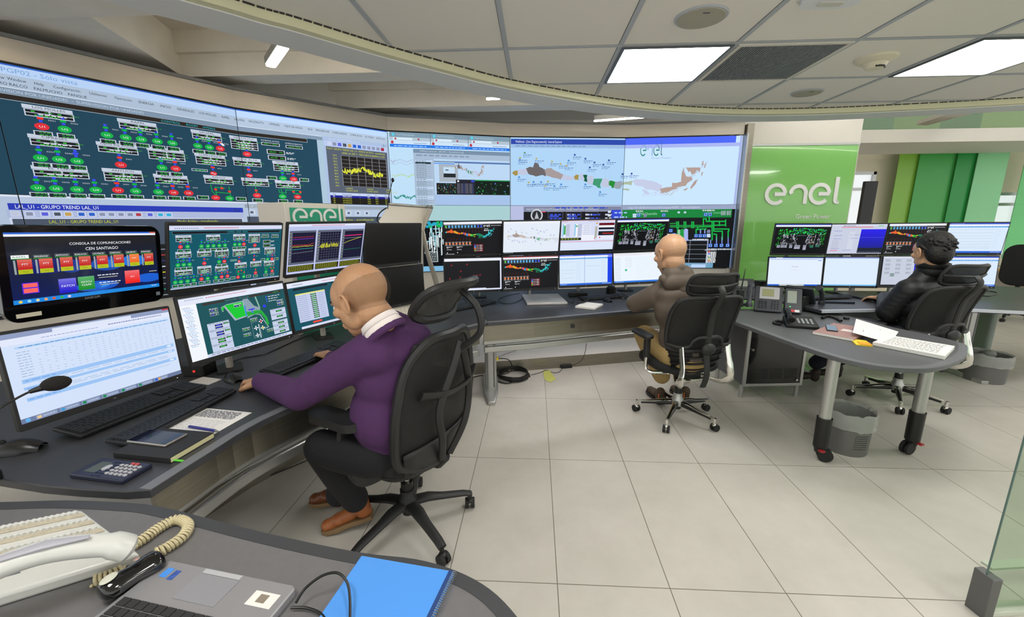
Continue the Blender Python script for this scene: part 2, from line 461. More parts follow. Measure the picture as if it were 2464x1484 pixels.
def ceil_mat():
    mm = bpy.data.materials.new('acoustic_tiles'); mm.use_nodes = True; nt = mm.node_tree; b = nt.nodes['Principled BSDF']
    tc = nt.nodes.new('ShaderNodeTexCoord'); mp = nt.nodes.new('ShaderNodeMapping'); mp.inputs['Location'].default_value = (-GX+GA*40+.012, -GY+GB*40+.012, 0)
    nt.links.new(tc.outputs['Object'], mp.inputs[0])
    br = nt.nodes.new('ShaderNodeTexBrick'); br.offset = 0.0
    for k, v in (('Scale', 1), ('Brick Width', GA), ('Row Height', GB), ('Mortar Size', .003), ('Mortar Smooth', 0), ('Bias', 0)): br.inputs[k].default_value = v
    br.inputs['Color1'].default_value = (*lin(hx('#e8e4da')), 1); br.inputs['Color2'].default_value = (*lin(hx('#e5e0d6')), 1); br.inputs['Mortar'].default_value = (*lin(hx('#5d5d58')), 1)
    nt.links.new(mp.outputs[0], br.inputs['Vector']); nt.links.new(br.outputs['Color'], b.inputs['Base Color']); b.inputs['Roughness'].default_value = .9
    return mm
struct('ceiling', m, ceil_mat(), smooth=0)
# grid bars, one object
m = MB()
def inside(x, y): return any(False for _ in ()) or _pip((x, y))
_poly = slot+[(9, -3.2)]
def _pip(p):
    c = False; n = len(_poly)
    for i in range(n):
        a, b = _poly[i], _poly[i-1]
        if (a[1] > p[1]) != (b[1] > p[1]) and p[0] < (b[0]-a[0])*(p[1]-a[1])/(b[1]-a[1])+a[0]: c = not c
    return c
for i in range(-3, 12):
    x = GX+i*GA; y = -3.0
    while not _pip((x, y)) and y < 5: y += .03
    y1 = y
    while _pip((x, y1)): y1 += .01
    if y1-y > .2: m.bb(x-.012, x+.012, y, y1-.01, ZC-.004, ZC+.002)
for j in range(-8, 3):
    y = GY+j*GB; x = -2.4
    while not _pip((x, y)) and x < 8: x += .02
    x1 = x
    while _pip((x1, y)) and x1 < 8.9: x1 += .01
    if x1-x > .2: m.bb(x+.01, x1-.01, y-.012, y+.012, ZC-.0035, ZC+.002)
struct('trim_7', m, M_grid, smooth=0)
s1, s2 = offs(slot, .0), offs(slot, .24)
m = MB(); A = offs(slot, .004); B = offs(slot, .05)
m.prism(A+B[::-1], ZC-.045, ZC-.002); struct('trim_8', m, M_fascia, smooth=0)
m = MB(); m.prism(offs(slot, .05)+offs(slot, .27)[::-1], ZC-.05, ZC+.28); struct('trim_9', m, M_soffit, smooth=0)
m = MB()
for i in range(0, len(slot)-1):
    a, b = slot[i], slot[i+1]; d = math.hypot(b[0]-a[0], b[1]-a[1]); k = max(1, int(d/.045))
    for j in range(k):
        t = (j+.5)/k; m.box((a[0]+(b[0]-a[0])*t, a[1]+(b[1]-a[1])*t, ZC-.004), (d/k*.8, .006, .006), math.atan2(b[1]-a[1], b[0]-a[0]))
struct('trim_10', m, M_floor_dark, smooth=0)

# light strip lying on top of the curved rim, shining up into the coffers
ra, rb = offs(slot, .12), offs(slot, .20); t = thing('cove_light', 'strip light lying on top of the curved ceiling rim, lighting the coffers', 'light', (-1, 2.5, ZC+.29))
m = MB(); m.prism(ra[6:95]+rb[6:95][::-1], ZC+.285, ZC+.30); m.build('diffuser', mat('cove_glow', (1,.95,.85), .5, emit=26.0), t, world=True, smooth=0)
for k, (x, y, z) in enumerate(((3.75,5.2,3.45),(6.5,5.4,3.6),(6.0,9.2,3.75),(9.5,9.2,3.75),(9.0,5.6,3.6))):
    t = thing('pendant_light', 'linear pendant light of the office area beyond the white beam', 'hanging lamp', (x, y, z), 0, 'linear pendants of the far office area')
    MB().rbox((0,0,0), (1.3,.12,.02), .01).build('diffuser', mat('office_glow', (1,.98,.94), .5, emit=14.0), t, smooth=0)
    MB().rbox((0,0,.035), (1.3,.14,.05), .01).build('housing', M_alu, t, smooth=0)
    for s in (-1, 1): MB().cyl((s*.5, 0, .06), (s*.5, 0, 3.9-z), .002, n=6).build('cord', M_alu, t)
# luminaires in the grid
def cell(i, j): return GX+(i+.5)*GA, GY+(j+.5)*GB
def lum(i, j, label):
    x, y = cell(i, j); t = thing('ceiling_light', label, 'ceiling light', (x, y, ZC-.006), 0, 'square light panels in the tiled ceiling')
    a, b = GA/2-.012, GB/2-.012; m = MB()
    for c, d in (((-a+.008,0,0),(.016,2*b,.01)),((a-.008,0,0),(.016,2*b,.01)),((0,-b+.008,0),(2*a-.032,.016,.01)),((0,b-.008,0),(2*a-.032,.016,.01))): m.box(c, d)
    m.build('frame', M_alu_d, t, smooth=0)
    m = MB(); m.box((0,0,.002), (2*a-.032, 2*b-.032, .006)); m.build('diffuser', mat('light_panel', (1,.985,.95), .5, emit=LAMP), t, smooth=0)
lum(1, 0, 'square white light panel between the tiles, beside the grey air grille')
lum(4, 0, 'square white light panel at the right edge of the ceiling, past the smoke detector')
for i, j in ((1,-4),(4,-4),(-2,-4),(7,0),(7,-4)):
    lum(i, j, 'square ceiling light panel overhead outside the view')
# air grille
x, y = cell(2, 0); t = thing('air_grille', 'square grey louvred air grille next to the light panel in the ceiling', 'air vent', (x, y, ZC-.006))
m = MB(); a, b = GA/2-.012, GB/2-.012
for c, d in (((-a+.01,0,0),(.02,2*b,.01)),((a-.01,0,0),(.02,2*b,.01)),((0,-b+.01,0),(2*a-.04,.02,.01)),((0,b-.01,0),(2*a-.04,.02,.01))): m.box(c, d)
m.build('frame', M_tile, t, smooth=0)
m = MB(); m.box((0,0,.004), (2*a-.04, 2*b-.04, .002)); m.build('backing', mat('grille_dark', '#6f7174', .7), t, smooth=0)
m = MB()
for k in range(38): m.box((-a+.028+k*(2*a-.056)/37, 0, -.001), (.005, 2*b-.04, .008))
m.build('slats', mat('grille_slat', '#8f9193', .6), t, smooth=0)['kind'] = 'stuff'
# speakers, smoke detector, sensor
for (px, py, r, lb) in ((1687, 40, .118, 'larger round ceiling speaker directly in front of the light panel'), (1942, 222, .105, 'round ceiling speaker near the curved ceiling edge')):
    p = at_z(px, py, ZC); t = thing('ceiling_speaker', lb, 'ceiling speaker', (p.x, p.y, ZC))
    MB().lathe([(0,-.008),(r*.95,-.008),(r,-.003),(r,0)], 40).build('rim', M_grid, t)
    MB().lathe([(0,-.013),(r*.88,-.011),(r*.9,-.007)], 40).build('grille', mat('speaker_mesh', '#a9a594', .8, bump=.3, bscale=900), t)
    MB().rbox((0, -r*.55, -.0135), (.03, .006, .002), .001).build('badge', M_alu_d, t)
p = at_z(2108, 140, ZC); t = thing('smoke_detector', 'cream domed smoke detector on the ceiling tile', 'smoke detector', (p.x, p.y, ZC))
MB().lathe([(.105,0),(.1,-.012),(.075,-.026),(.062,-.03)], 32).build('base', mat('cream_plastic', '#dbd3ba', .5), t)
MB().lathe([(.062,-.028),(.05,-.05),(.042,-.058),(0,-.06)], 32).build('dome', mat('cream_plastic', '#dbd3ba', .5), t)
m = MB()
for k in range(4): m.box((.046*math.cos(-1.9+k*.5), .046*math.sin(-1.9+k*.5), -.052), (.022, .008, .01), -1.9+k*.5+math.pi/2)
m.build('vents', M_black, t)
p = at_z(2000, -4, ZC); t = thing('motion_sensor', 'white oval sensor plate at the top edge of the ceiling', 'sensor', (p.x, p.y, ZC))
MB().rbox((0,0,-.01), (.24,.1,.02), .05, 8).build('plate', mat('white_plastic', '#dcdde0', .4), t, bevel=.004)
MB().rbox((0,0,-.022), (.1,.035,.006), .01).build('lens', mat('sensor_lens', '#c9c4ba', .3), t)
# hanging strip lamps
def strip(a, b, z, wd, lb):
    A = at_z(a[0], a[1], z); B = at_z(b[0], b[1], z); c = (A+B)/2; L_ = (B-A).length; rz = math.atan2(B.y-A.y, B.x-A.x)
    t = thing('strip_lamp', lb, 'hanging lamp', (c.x, c.y, z), rz, 'strip lamps hung in front of the video wall')
    MB().rbox((0,0,.03), (L_, wd, .05), wd*.3).build('housing', M_alu, t, bevel=.003)
    MB().rbox((0,0,.0), (L_-.01, wd-.01, .012), wd*.3).build('diffuser', mat('strip_glow', (1,.98,.95), .5, emit=STRIP), t)
    for s in (-1, 1): MB().cyl((s*L_*.38, 0, .05), (s*L_*.38, 0, 3.3-z), .0015, n=6).build('cord', M_alu, t)
strip((650,160), (684,110), 2.72, .075, 'bright strip lamp hanging highest at the left, seen end on')
strip((1169,238), (1204,236.5), 2.72, .05, 'small bright strip lamp hanging in the middle of the coffers')
strip((1428,291), (1551,282), 2.72, .05, 'long thin strip lamp hanging over the map screens')

# ---------------------------------------------------------------- right side: green panel, beam, back wall, windows
GPX0, GPX1, GPY = 2.80, 4.15, 5.90
m = MB(); m.bb(2.66, GPX1+.03, GPY+.02, GPY+.2, 0, 2.86); struct('wall_right', m, M_white, smooth=0)
m = MB(); m.bb(2.71, 2.80, GPY-.06, GPY+.02, 0, 2.8); struct('trim_11', m, M_steel, bevel=.004)
t = thing('wall_panel', 'tall green glass panel with white company lettering beside the video wall', 'wall panel', ((GPX0+GPX1)/2, GPY, 0))
G = mat('green_glass_panel', '#83c766', .12, coat=.6)
m = MB(); m.bb(-.67, .675, -.012, .0, .02, 2.535); m.build('glass', G, t, bevel=.002)
m = MB(); m.bb(-.68, .685, -.02, .0, 2.535, 2.56); m.build('top_rail', M_alu, t)
M = Matrix.Translation((-.42, -.013, 1.80)) @ Matrix.Rotation(math.pi/2, 4, 'X')
LW = mat('letter_white', '#f2f2ee', .4)
mb_logo(MB(), M, .255, .012, .185).build('logo_letters', LW, t, smooth=0)
def text3d(body, loc, h, depth, M, name, mtl, parent, xs=1.0):
    V, F, wd = text_mesh(body); k = h/.72; mb = MB()
    for f in F:
        mb.add([(V[i][0]*k*xs, V[i][1]*k, 0) for i in f]+[(V[i][0]*k*xs, V[i][1]*k, depth) for i in f],
               [tuple(range(len(f)))[::-1], tuple(range(len(f), 2*len(f)))]+[(i, (i+1) % len(f), len(f)+(i+1) % len(f), len(f)+i) for i in range(len(f))],
               M @ Matrix.Translation(loc))
    return mb.build(name, mtl, parent, smooth=0)
text3d('Green Power', (.42, -.19, 0), .058, .004, M, 'subtitle_letters', LW, t)

m = MB(); m.bb(4.2, 12, 6.6, 7.75, 2.67, 2.845); struct('trim_12', m, M_white, smooth=0)
# far back wall
YB = 8.3
m = MB(); m.bb(4.0, 12.5, YB, YB+.1, 0, 4.2); struct('wall_far', m, mat('far_cream', '#e6dcc4', .7), smooth=0)
m = MB(); m.bb(-7, 12.5, 12, 12.1, 0, 4.4); struct('wall_outer', m, M_white, smooth=0)
m = MB(); m.bb(2.9, 12.5, 3.6, 12.1, 3.9, 4.0); struct('ceiling', m, M_white, smooth=0)
def ypx(px, y, zpy=450): return at_y(px, zpy, y).x
def fpanel(name, label, x0, x1, z0, z1, y, col, alpha=.75):
    t = MB(); t.bb(x0, x1, y, y+.01, z0, z1); o = t.build(name, mat('tint_'+col[1:], col, .25, alpha=alpha), smooth=0)
    return tag(o, label, 'hanging panel', 'translucent green panels on the far wall')
greens = [(2152, 2206, '#94cc4a', 'olive-green translucent panel, leftmost on the far wall'),
          (2200, 2300, '#4cb556', 'mid-green translucent panel on the far wall, right of the olive one'),
          (2290, 2352, '#22a348', 'darkest green translucent panel on the far wall'),
          (2338, 2412, '#98e4a8', 'pale mint translucent panel left of the far window'),
          (2452, 2520, '#70d884', 'bright green translucent panel at the right picture edge')]
for k, (a, b, c, lb) in enumerate(greens):
    y = YB-.25-.04*k; fpanel('hanging_panel', lb, ypx(a, y), ypx(b, y), .9, 2.9, y, c, .82)
# strips of colour high up between beam and ceiling
for k, (a, b, c) in enumerate(((2070, 2150, '#8fb092'), (2150, 2262, '#a3bf92'), (2262, 2360, '#8cab8d'), (2360, 2480, '#a9c795'))):
    y = YB-.3
    p = MB(); p.bb(ypx(a, y, 300), ypx(b, y, 300), y, y+.01, 2.95, 3.88)
    tag(p.build('clerestory_panel', mat('tint_hi_'+c[1:], c, .4), smooth=0), ('muted green', 'pale sage', 'second muted green', 'yellowish green')[k]+' glass panel above the white beam, %s' % ('next to the lettered panel', 'left of the slanted light beam', 'right of the slanted light beam', 'at the right picture edge')[k], 'glass panel', 'green panes above the white beam')
m = MB()
m.add([at_y(2205,300,7.2), at_y(2230,302,7.2), at_y(2360,268,6.2), at_y(2300,268,6.2)] + [at_y(2205,300,7.2)+Vector((0,0,.05)), at_y(2230,302,7.2)+Vector((0,0,.05)), at_y(2360,268,6.2)+Vector((0,0,.05)), at_y(2300,268,6.2)+Vector((0,0,.05))], [(0,1,2,3),(4,7,6,5),(0,4,5,1),(1,5,6,2),(2,6,7,3),(3,7,4,0)])
struct('trim_13', m, M_white, smooth=0)
# windows
def window(n, xa, xb, z0, z1, y, sky):
    m = MB(); w_ = .05
    m.bb(xa, xb, y-.06, y+.02, z0, z0+w_); m.bb(xa, xb, y-.06, y+.02, z1-w_, z1); m.bb(xa, xa+w_, y-.06, y+.02, z0, z1); m.bb(xb-w_, xb, y-.06, y+.02, z0, z1)
    zm = z0+(z1-z0)*.80; m.bb(xa, xb, y-.06, y+.02, zm, zm+.05)
    o = struct('window_%d' % n, m, M_alu, smooth=0)
    g = MB(); g.bb(xa+.02, xb-.02, y-.01, y-.005, z0+.02, z1-.02); g.build('pane', mat('daylight', sky, .3, emit=1.0), o, smooth=0)
    return o
window(1, ypx(2036, 8.1), ypx(2098, 8.1), .8, 2.42, 8.1, '#ccd0d3')
window(2, ypx(2396, 8.2), ypx(2456, 8.2), .9, 2.05, 8.2, '#d9d8d0')
m = MB(); xa, xb = ypx(2078, 7.6), ypx(2110, 7.6); m.bb(xa, xb, 7.58, 7.64, .9, 2.22)
t = thing('dark_screen', 'tall narrow black panel standing by the far window', 'screen', ((xa+xb)/2, 7.6, 0))
m.build('panel', M_black, t, world=True, bevel=.01)
MB().bb((xa+xb)/2-.03, (xa+xb)/2+.03, 7.6, 7.66, 0, .9).build('post', M_alu_d, t, world=True)
MB().bb((xa+xb)/2-.3, (xa+xb)/2+.3, 7.45, 7.75, 0, .03).build('foot', M_alu_d, t, world=True)
# ---------------------------------------------------------------- pictures on the displays
def hom(q, w=16.0, h=9.0):
    """four corners (tl, tr, br, bl) of a display in some sketch -> canvas coordinates"""
    A = []; B = []
    for (x, y), (X, Y) in zip(q, ((0,0),(w,0),(w,h),(0,h))):
        A.append([x,y,1,0,0,0,-X*x,-X*y]); B.append(X); A.append([0,0,0,x,y,1,-Y*x,-Y*y]); B.append(Y)
    k = np.linalg.solve(np.array(A, float), np.array(B, float))
    return lambda x, y: ((k[0]*x+k[1]*y+k[2])/(k[6]*x+k[7]*y+1), (k[3]*x+k[4]*y+k[5])/(k[6]*x+k[7]*y+1))
WH, SIL, BX, TEAL, GRN, RED, BLU, LIM, YEL = '#f3f6fb', '#c9d3e3', '#15181c', '#0d5566', '#12b54a', '#e2303a', '#3a4ff0', '#3ec940', '#d8dc3a'

H3 = hom([(62,205),(978,192),(950,640),(70,750)])
STATIONS = [  # name, box left, top, width, rows, units [(x, y, colour)]
 ('LOS MOLLES',113,290,125,2,[(150,387,'r'),(207,384,'g')]), ('RAPEL',358,283,112,2,[(318,381,'g'),(370,379,'g'),(415,376,'g'),(462,374,'g'),(508,371,'g')]),
 ('SAUZAL',577,277,98,2,[(588,365,'g'),(626,363,'g'),(662,361,'r')]), ('SAUZALITO',704,274,92,4,[(752,370,'r')]),
 ('CIPRESES',112,430,125,2,[(130,541,'g'),(176,537,'g'),(222,534,'g')]), ('OJOS DE AGUA',285,420,113,2,[(340,525,'r')]),
 ('ISLA',427,409,112,3,[(460,512,'g'),(502,508,'r')]), ('CURILLINQUE',573,404,100,3,[(622,508,'w')]),
 ('LOMA ALTA',700,397,94,2,[(745,493,'w')]), ('PEHUENCHE',834,390,87,3,[(857,489,'g'),(894,487,'r')]),
 ('EL TORO',104,580,142,2,[(108,686,'g'),(153,681,'g'),(206,675,'g'),(256,668,'g')]), ('ANTUCO',286,552,111,3,[(317,658,'r'),(367,653,'g')]),
 ('ABANICO',430,550,104,2,[(434,645,'g'),(480,639,'r'),(527,633,'r')]), ('RALCO',588,522,97,2,[(613,643,'r'),(660,638,'g')]),
 ('PALMUCHO',716,510,90,2,[(757,605,'r')]), ('PANGUE',829,504,85,2,[(843,597,'g'),(895,591,'r')])]
def hydro(cv, small=False):
    """the hydro control picture in 16 x 9 units"""
    L = cv.L
    for nm, x, y, wd, rows, units in STATIONS:
        X0, Y0 = H3(x, y); X1, _ = H3(x+wd, y); rh = .2; hh = .3
        cv.r2(X0-.04, Y0, X1-.02, Y0+hh, SIL, L+1); cv.text(nm, (X0+X1)/2, Y0+hh-.07, .17, '#10202c', 'C', L=L+2, xs=1.05 if len(nm) < 10 else .95)
        y1 = Y0+hh+.02; y2 = y1+rows*(rh+.05)+.06
        cv.r2(X0, y1, X1, y2, SIL, L+1); xm = (X0+X1)/2
        for r_ in range(rows):
            ya = y1+.05+r_*(rh+.05)
            if r_ == 0 or (nm in ('ISLA',) and r_ == 1):
                cv.r2(X0+.05, ya, xm-.04, ya+rh, BX, L+2); cv.r2(xm+.04, ya, X1-.05, ya+rh, BX, L+2)
                for xx in (X0+.25, xm+.3): cv.r2(xx, ya+.06, xx+.14, ya+.15, LIM, L+3); cv.dashes(xx+.5, xx+.85, ya+.07, .07, '#3a8f3a', 2, L+3)
            else:
                cv.r2(X0+.05, ya, X1-.05, ya+rh, BX, L+2); cv.dashes(X0+.5, X1-.3, ya+.01, .07, '#dfe6ea', 4, L+3, seed=len(nm)); cv.dashes(X0+.35, X1-.6, ya+.11, .07, LIM, 4, L+3, seed=r_)
        for k, (ux, uy, cc) in enumerate(units):
            a, b = H3(ux, uy); c = GRN if cc == 'g' else RED
            if nm not in ('RALCO', 'PANGUE', 'PALMUCHO'):
                for dy, q in ((-.86, BLU), (-.64, '#ef3b2c' if cc in 'rw' else GRN), (-.43, BLU)):
                    cv.r2(a-.07, b+dy-.09, a+.07, b+dy+.09, BLU if (nm == 'CIPRESES' and k == 2) else q, L+2)
                    if dy == -.64: cv.r2(a-.12, b+dy-.08, a+.12, b+dy+.08, BLU if (nm == 'CIPRESES' and k == 2) else q, L+2)
                cv.text('52G%d' % (k+1), a+.28, b-.52, .1, '#d8dee4', L=L+2)
            cv.circ(a, b, .28 if cc != 'w' else .22, c, n=18, L=L+2)
            if cc == 'w': cv.line([(a-.14,b),(a-.05,b-.07),(a+.05,b+.07),(a+.14,b)], .05, WH, L+3)
            else: cv.text('U%d' % (k+1 if nm != 'ABANICO' else (1,5,6)[k]), a, b+.08, .16, WH, 'C', L=L+3)
            if nm not in ('CURILLINQUE', 'LOMA ALTA', 'SAUZALITO', 'OJOS DE AGUA'):
                bx = a + (0 if nm not in ('RALCO', 'PEHUENCHE') else (-.78 if k == 0 else .78)); by = b+(.36 if nm not in ('RALCO', 'PEHUENCHE') else -.18)
                cv.frame(bx-.36, by, bx+.36, by+.4, .05, SIL, L+1); cv.r2(bx-.31, by+.05, bx+.31, by+.18, BX, L+2); cv.r2(bx-.31, by+.22, bx+.31, by+.35, BX, L+2)
                cv.dashes(bx-.15, bx+.28, by+.09, .05, LIM, 2, L+3); cv.dashes(bx-.15, bx+.28, by+.26, .05, LIM, 2, L+3)
    def lp(pts): return [H3(*p) for p in pts]
    for q in ([(605,572),(605,610),(613,622),(613,632)], [(618,584),(650,584)], [(618,584),(618,628)], [(640,572),(640,590)], [(665,572),(665,628)], [(618,612),(664,610)],
              [(757,557),(757,600)], [(843,552),(843,575)], [(835,555),(835,575),(858,575),(858,555),(905,553)], [(884,555),(884,572),(908,570),(908,553)], [(845,575),(845,590)], [(895,572),(895,585)]):
        cv.line(lp(q), .07, GRN, L+1)
    for q in ((618,596),(640,586),(664,600),(757,577),(884,562),(908,560)):
        a, b = H3(*q); cv.r2(a-.09, b-.1, a+.09, b+.1, '#ef3b2c', L+3)
    a, b = H3(552, 497); cv.frame(a, b-.05, a+.95, b+.2, .04, SIL, L+1); cv.dashes(a+.2, a+.85, b+.05, .08, LIM, 2, L+2)
    for x, t in ((808, 'POTENCIA ACTIVA'), (890, 'POTENCIA REACTIVA')):
        a, b = H3(x, 280); cv.text(t, a, b, .13, WH, w=1.25, L=L+2); cv.frame(a, b+.14, a+1.25, b+.48, .05, SIL, L+1); cv.r2(a+.05, b+.19, a+1.2, b+.43, BX, L+1)
        cv.text('598.11 MW' if x < 850 else '-126.01 MVAr', a+.15, b+.38, .15, LIM, L=L+2, w=.95)
    for y, t in ((326, '50.01   Hz'), (360, '49.99   Hz')):
        a, b = H3(821, y); cv.frame(a, b, a+1.25, b+.52, .06, SIL, L+1); cv.r2(a+.06, b+.06, a+1.19, b+.46, BX, L+1); cv.text(t, a+.16, b+.36, .2, LIM, L=L+2, w=.95)
        cv.dashes(a+1.35, a+1.95, b+.15, .06, WH, 2, L+2); cv.dashes(a+1.35, a+1.85, b+.28, .06, WH, 2, L+2)

# the long country map, in units of the sketch it was drawn in
MAPP = [([(92,487),(112,465),(148,460),(148,508),(122,512)], 0), ([(148,460),(165,447),(200,450),(232,440),(245,470),(248,495),(230,503),(150,502)], 1),
 ([(230,437),(262,425),(305,428),(318,380),(352,388),(370,425),(405,442),(428,455),(432,518),(400,505),(330,520),(255,495),(246,470)], 2),
 ([(415,455),(440,440),(488,434),(500,450),(540,470),(600,494),(605,505),(582,552),(520,535),(440,512)], 3), ([(602,497),(640,508),(712,524),(718,552),(650,562),(586,545)], 1),
 ([(712,520),(740,500),(765,508),(756,540),(770,556),(722,550)], 4), ([(765,508),(785,492),(808,500),(812,540),(822,565),(776,552)], 1),
 ([(805,505),(830,500),(850,510),(842,538),(848,575),(812,568),(820,540)], 5), ([(850,520),(880,510),(918,530),(905,560),(902,605),(850,590)], 1),
 ([(912,545),(960,540),(1000,542),(992,570),(975,610),(985,635),(955,636),(940,615),(902,602)], 6), ([(1002,545),(1030,535),(1072,560),(1068,622),(1020,632),(985,612)], 1),
 ([(1065,566),(1092,562),(1130,572),(1122,600),(1112,636),(1092,635),(1088,615),(1064,608)], 7), ([(1130,572),(1198,566),(1202,600),(1180,642),(1140,646),(1112,632)], 8),
 ([(1200,580),(1240,572),(1305,564),(1292,610),(1250,600),(1202,604)], 9), ([(1200,636),(1270,646),(1268,664),(1204,655)], 9),
 ([(1305,562),(1345,545),(1430,552),(1520,572),(1600,606),(1596,660),(1560,672),(1500,655),(1440,650),(1400,620),(1330,610)], 10), ([(1395,650),(1450,662),(1470,700),(1420,690)], 10),
 ([(1580,640),(1640,628),(1700,622),(1700,585),(1745,585),(1790,572),(1792,540),(1800,470),(1815,425),(1820,470),(1845,520),(1900,530),(1905,555),(1850,590),(1830,615),(1760,625),(1720,650),(1650,680),(1585,690)], 11),
 ([(1835,430),(1985,430),(1980,480),(1950,455),(1930,490),(1895,500),(1880,460),(1868,480)], 11), ([(1995,405),(2005,362),(2018,370),(2012,405)], 11),
 ([(2020,420),(2060,362),(2050,385),(2025,440)], 11), ([(1990,490),(2015,470),(1998,520)], 11), ([(1920,570),(1960,545),(1940,590),(1900,640),(1880,640)], 11), ([(1800,660),(1860,630),(1840,660)], 11)]
COL_A = ['#a8924a','#c2c9e2','#6c6668','#a89c9c','#a8924a','#0d5a3a','#3f9a72','#c2c9e2','#9aa5b0','#a9b8a0','#c2c9e2','#b09a92']; COL_A[7] = '#1f8f34'
COL_B = ['#40b8c8','#e8602a','#e8602a','#e0a028','#d8d83a','#4a50e0','#3a90d8','#9ad848','#18b838','#c0d040','#18805a','#38c0c8']
def landmap(cv, fn, cols, rnd=3, speck=True, L=None):
    L = cv.L if L is None else L
    r = random.Random(rnd)
    for k, (pts, c) in enumerate(MAPP):
        q = []
        for i in range(len(pts)):
            a, b = pts[i], pts[(i+1) % len(pts)]
            for j in range(3): q.append((a[0]+(b[0]-a[0])*j/3+r.uniform(-3,3)*(j > 0), a[1]+(b[1]-a[1])*j/3+r.uniform(-3,3)*(j > 0)))
        cv.P.append(([cv._t(fn(*p)) for p in q], cols[c], L+(k % 2)*0))
    if speck:
        for _ in range(150):
            t = r.random(); x = 1400+t*640; y = 700-max(0, (t-.45))*560+r.uniform(-26, 14); l = r.uniform(4, 16); a = r.uniform(-.9, .2)
            cv.P.append(([cv._t(fn(x, y)), cv._t(fn(x+l, y+l*a)), cv._t(fn(x+l*.7, y+l*a+6)), cv._t(fn(x-2, y+5))], cols[11] if t > .35 else cols[10], L))

# ---- the whole video wall
cw = Cv()
def wr(a, b, c, L): u0, v0 = W(*a); u1, v1 = W(*b); cw.r2(u0, v0, u1, v1, c, L); return u0, v0, u1, v1
SKY1, SKY2, BAR = '#a9c8f2', '#bcd7fb', '#8fa6c2'
cw.r2(-1, 0, 12, 2, '#a9c3d6', 0)
uA, vA = W(933, 400); uS = UU[3]
# left application window, columns 0-2
cw.r2(-1, 0, uS-.01, .012, '#2f62c4', 1); cw.r2(-1, .012, uS-.01, .07, SKY2, 1); cw.r2(-1, .07, uS-.01, .155, '#b2c4da', 1); cw.r2(-1, .152, uS-.01, .157, '#dfe8f5', 2); cw.r2(-1, .157, uS-.01, .195, '#8297ae', 1)
m0, m1 = W(0, 168), W(186, 200)
cw.text('Server PGP02 - Sólo vista', W(186, 200)[0], .056, .03, '#7ca4d6', 'R', L=3, xs=1.2)
x_, _ = W(150, 220)
for t, px in (('View', 12), ('Window', 53), ('Help', 104), ('Configuración', 168), ('Utilitarios', 240), ('Operación', 298), ('ENERGIA', 352), ('INICIO', 397), ('GENERALES', 444), ('LOS MOLLES', 496), ('RAPEL', 538), ('SAUZAL', 571), ('SAUZALITO', 611), ('CIPRESES', 654), ('OJOS DE AGUA', 700), ('ISLA', 740), ('PEHUENCHE', 770), ('CURILLINQUE', 811), ('LOMA ALTA', 851), ('EL TORO', 883), ('ANTUCO', 910)):
    cw.text(t, W(px, 250)[0], .105, .019, '#1c2836', 'C', L=3, xs=.95)
for t, px in (('TORO', 2), ('RALCO', 47), ('PALMUCHO', 116), ('PANGUE', 184)): cw.text(t, W(px, 220)[0], .141, .019, '#1c2836', 'C', L=3, xs=1.0)
cw.text('SUPERVISION POR UNIDADES  -  SUPERVISION POR UNIDADES', W(346, 272)[0], .187, .02, '#c3d2e2', 'R', L=3, w=W(346, 272)[0]-W(-40, 215)[0])
uW = W(768, 400)[0]
cw.r2(-1, .195, uW, .88, '#1d455a', 2)
cw.r2(-1, .2, W(739, 336)[0], .234, '#2a2420', 3); cw.frame(-1, .196, W(739, 336)[0], .237, .004, '#9fb0bd', 4)
cw.text('CONTROL     ROOM     HYDRO', W(387, 291)[0], .226, .019, '#18b8c8', 'L', L=5, xs=1.1)
uTa, vTa = W(53, 249); uTb, vTb = W(726, 459); a0 = H3(113, 290); b0 = H3(914, 552)
kx = (uTb-uTa)/(b0[0]-a0[0]); ky = (vTb-vTa)/(b0[1]-a0[1])
cw.T = (uTa-a0[0]*kx, vTa-a0[1]*ky, kx, ky); cw.L = 3; cw.iso = False; hydro(cw); cw.iso = True; cw.T = (0,0,1,1)
cw.line([W(531,345), W(536,350)], .012, WH, 7); cw.poly([W(534,343), W(541,351), W(535,351)], WH, 8)
# lower row of the left window: trend windows
v2 = .875
cw.r2(-1, v2, uS-.01, 2, '#b4c5dd', 2); cw.r2(-1, v2-.004, uW, v2+.01, '#dfe8f6', 3)
uB = W(583, 495)[0]
cw.r2(W(18, 494)[0], v2+.055, uB, v2+.1, '#2a3cb8', 3); cw.text('LAL_U1 - GRUPO TREND LAL_U1', W(34, 494)[0], v2+.09, .027, WH, L=4, w=W(235, 494)[0]-W(34, 494)[0])
cw.text('_ [] x', uB-.03, v2+.09, .025, '#28344a', 'R', L=4)
cw.r2(W(10, 490)[0], v2+.1, uB, v2+.155, '#aebbdd', 3)
for k, px in enumerate((35, 70, 107, 137, 163, 195, 220, 245, 267, 290, 312, 332, 360, 385, 405)):
    u = W(px, 508)[0]; cw.r2(u-.025, v2+.108, u+.025, v2+.148, '#c6d0ea', 4); cw.r2(u-.018, v2+.116, u+.015, v2+.14, ('#c0c8dc','#8890a8','#5a60d8','#4a5260','#c8a050','#2a60c8','#2a60c8','#8a92b0','#8a92b0','#8a92b0','#8a92b0','#b03a48','#5a60d8','#30b0d8','#30b0d8')[k], 5)
cw.r2(W(27, 520)[0], v2+.162, uB-.02, 2, '#4a5566', 3); cw.frame(W(27, 520)[0]-.012, v2+.155, uB-.012, 2.2, .008, '#d5dcf0', 3)
cw.text('LAL_U1 - GRUPO TREND LAL_U1', W(115, 525)[0], v2+.195, .024, '#c8cc30', L=4, w=W(282, 525)[0]-W(115, 525)[0]); cw.text('Modo Activo - actualizando', W(425, 525)[0], v2+.195, .024, '#c8cc30', L=4, w=W(523, 525)[0]-W(425, 525)[0])
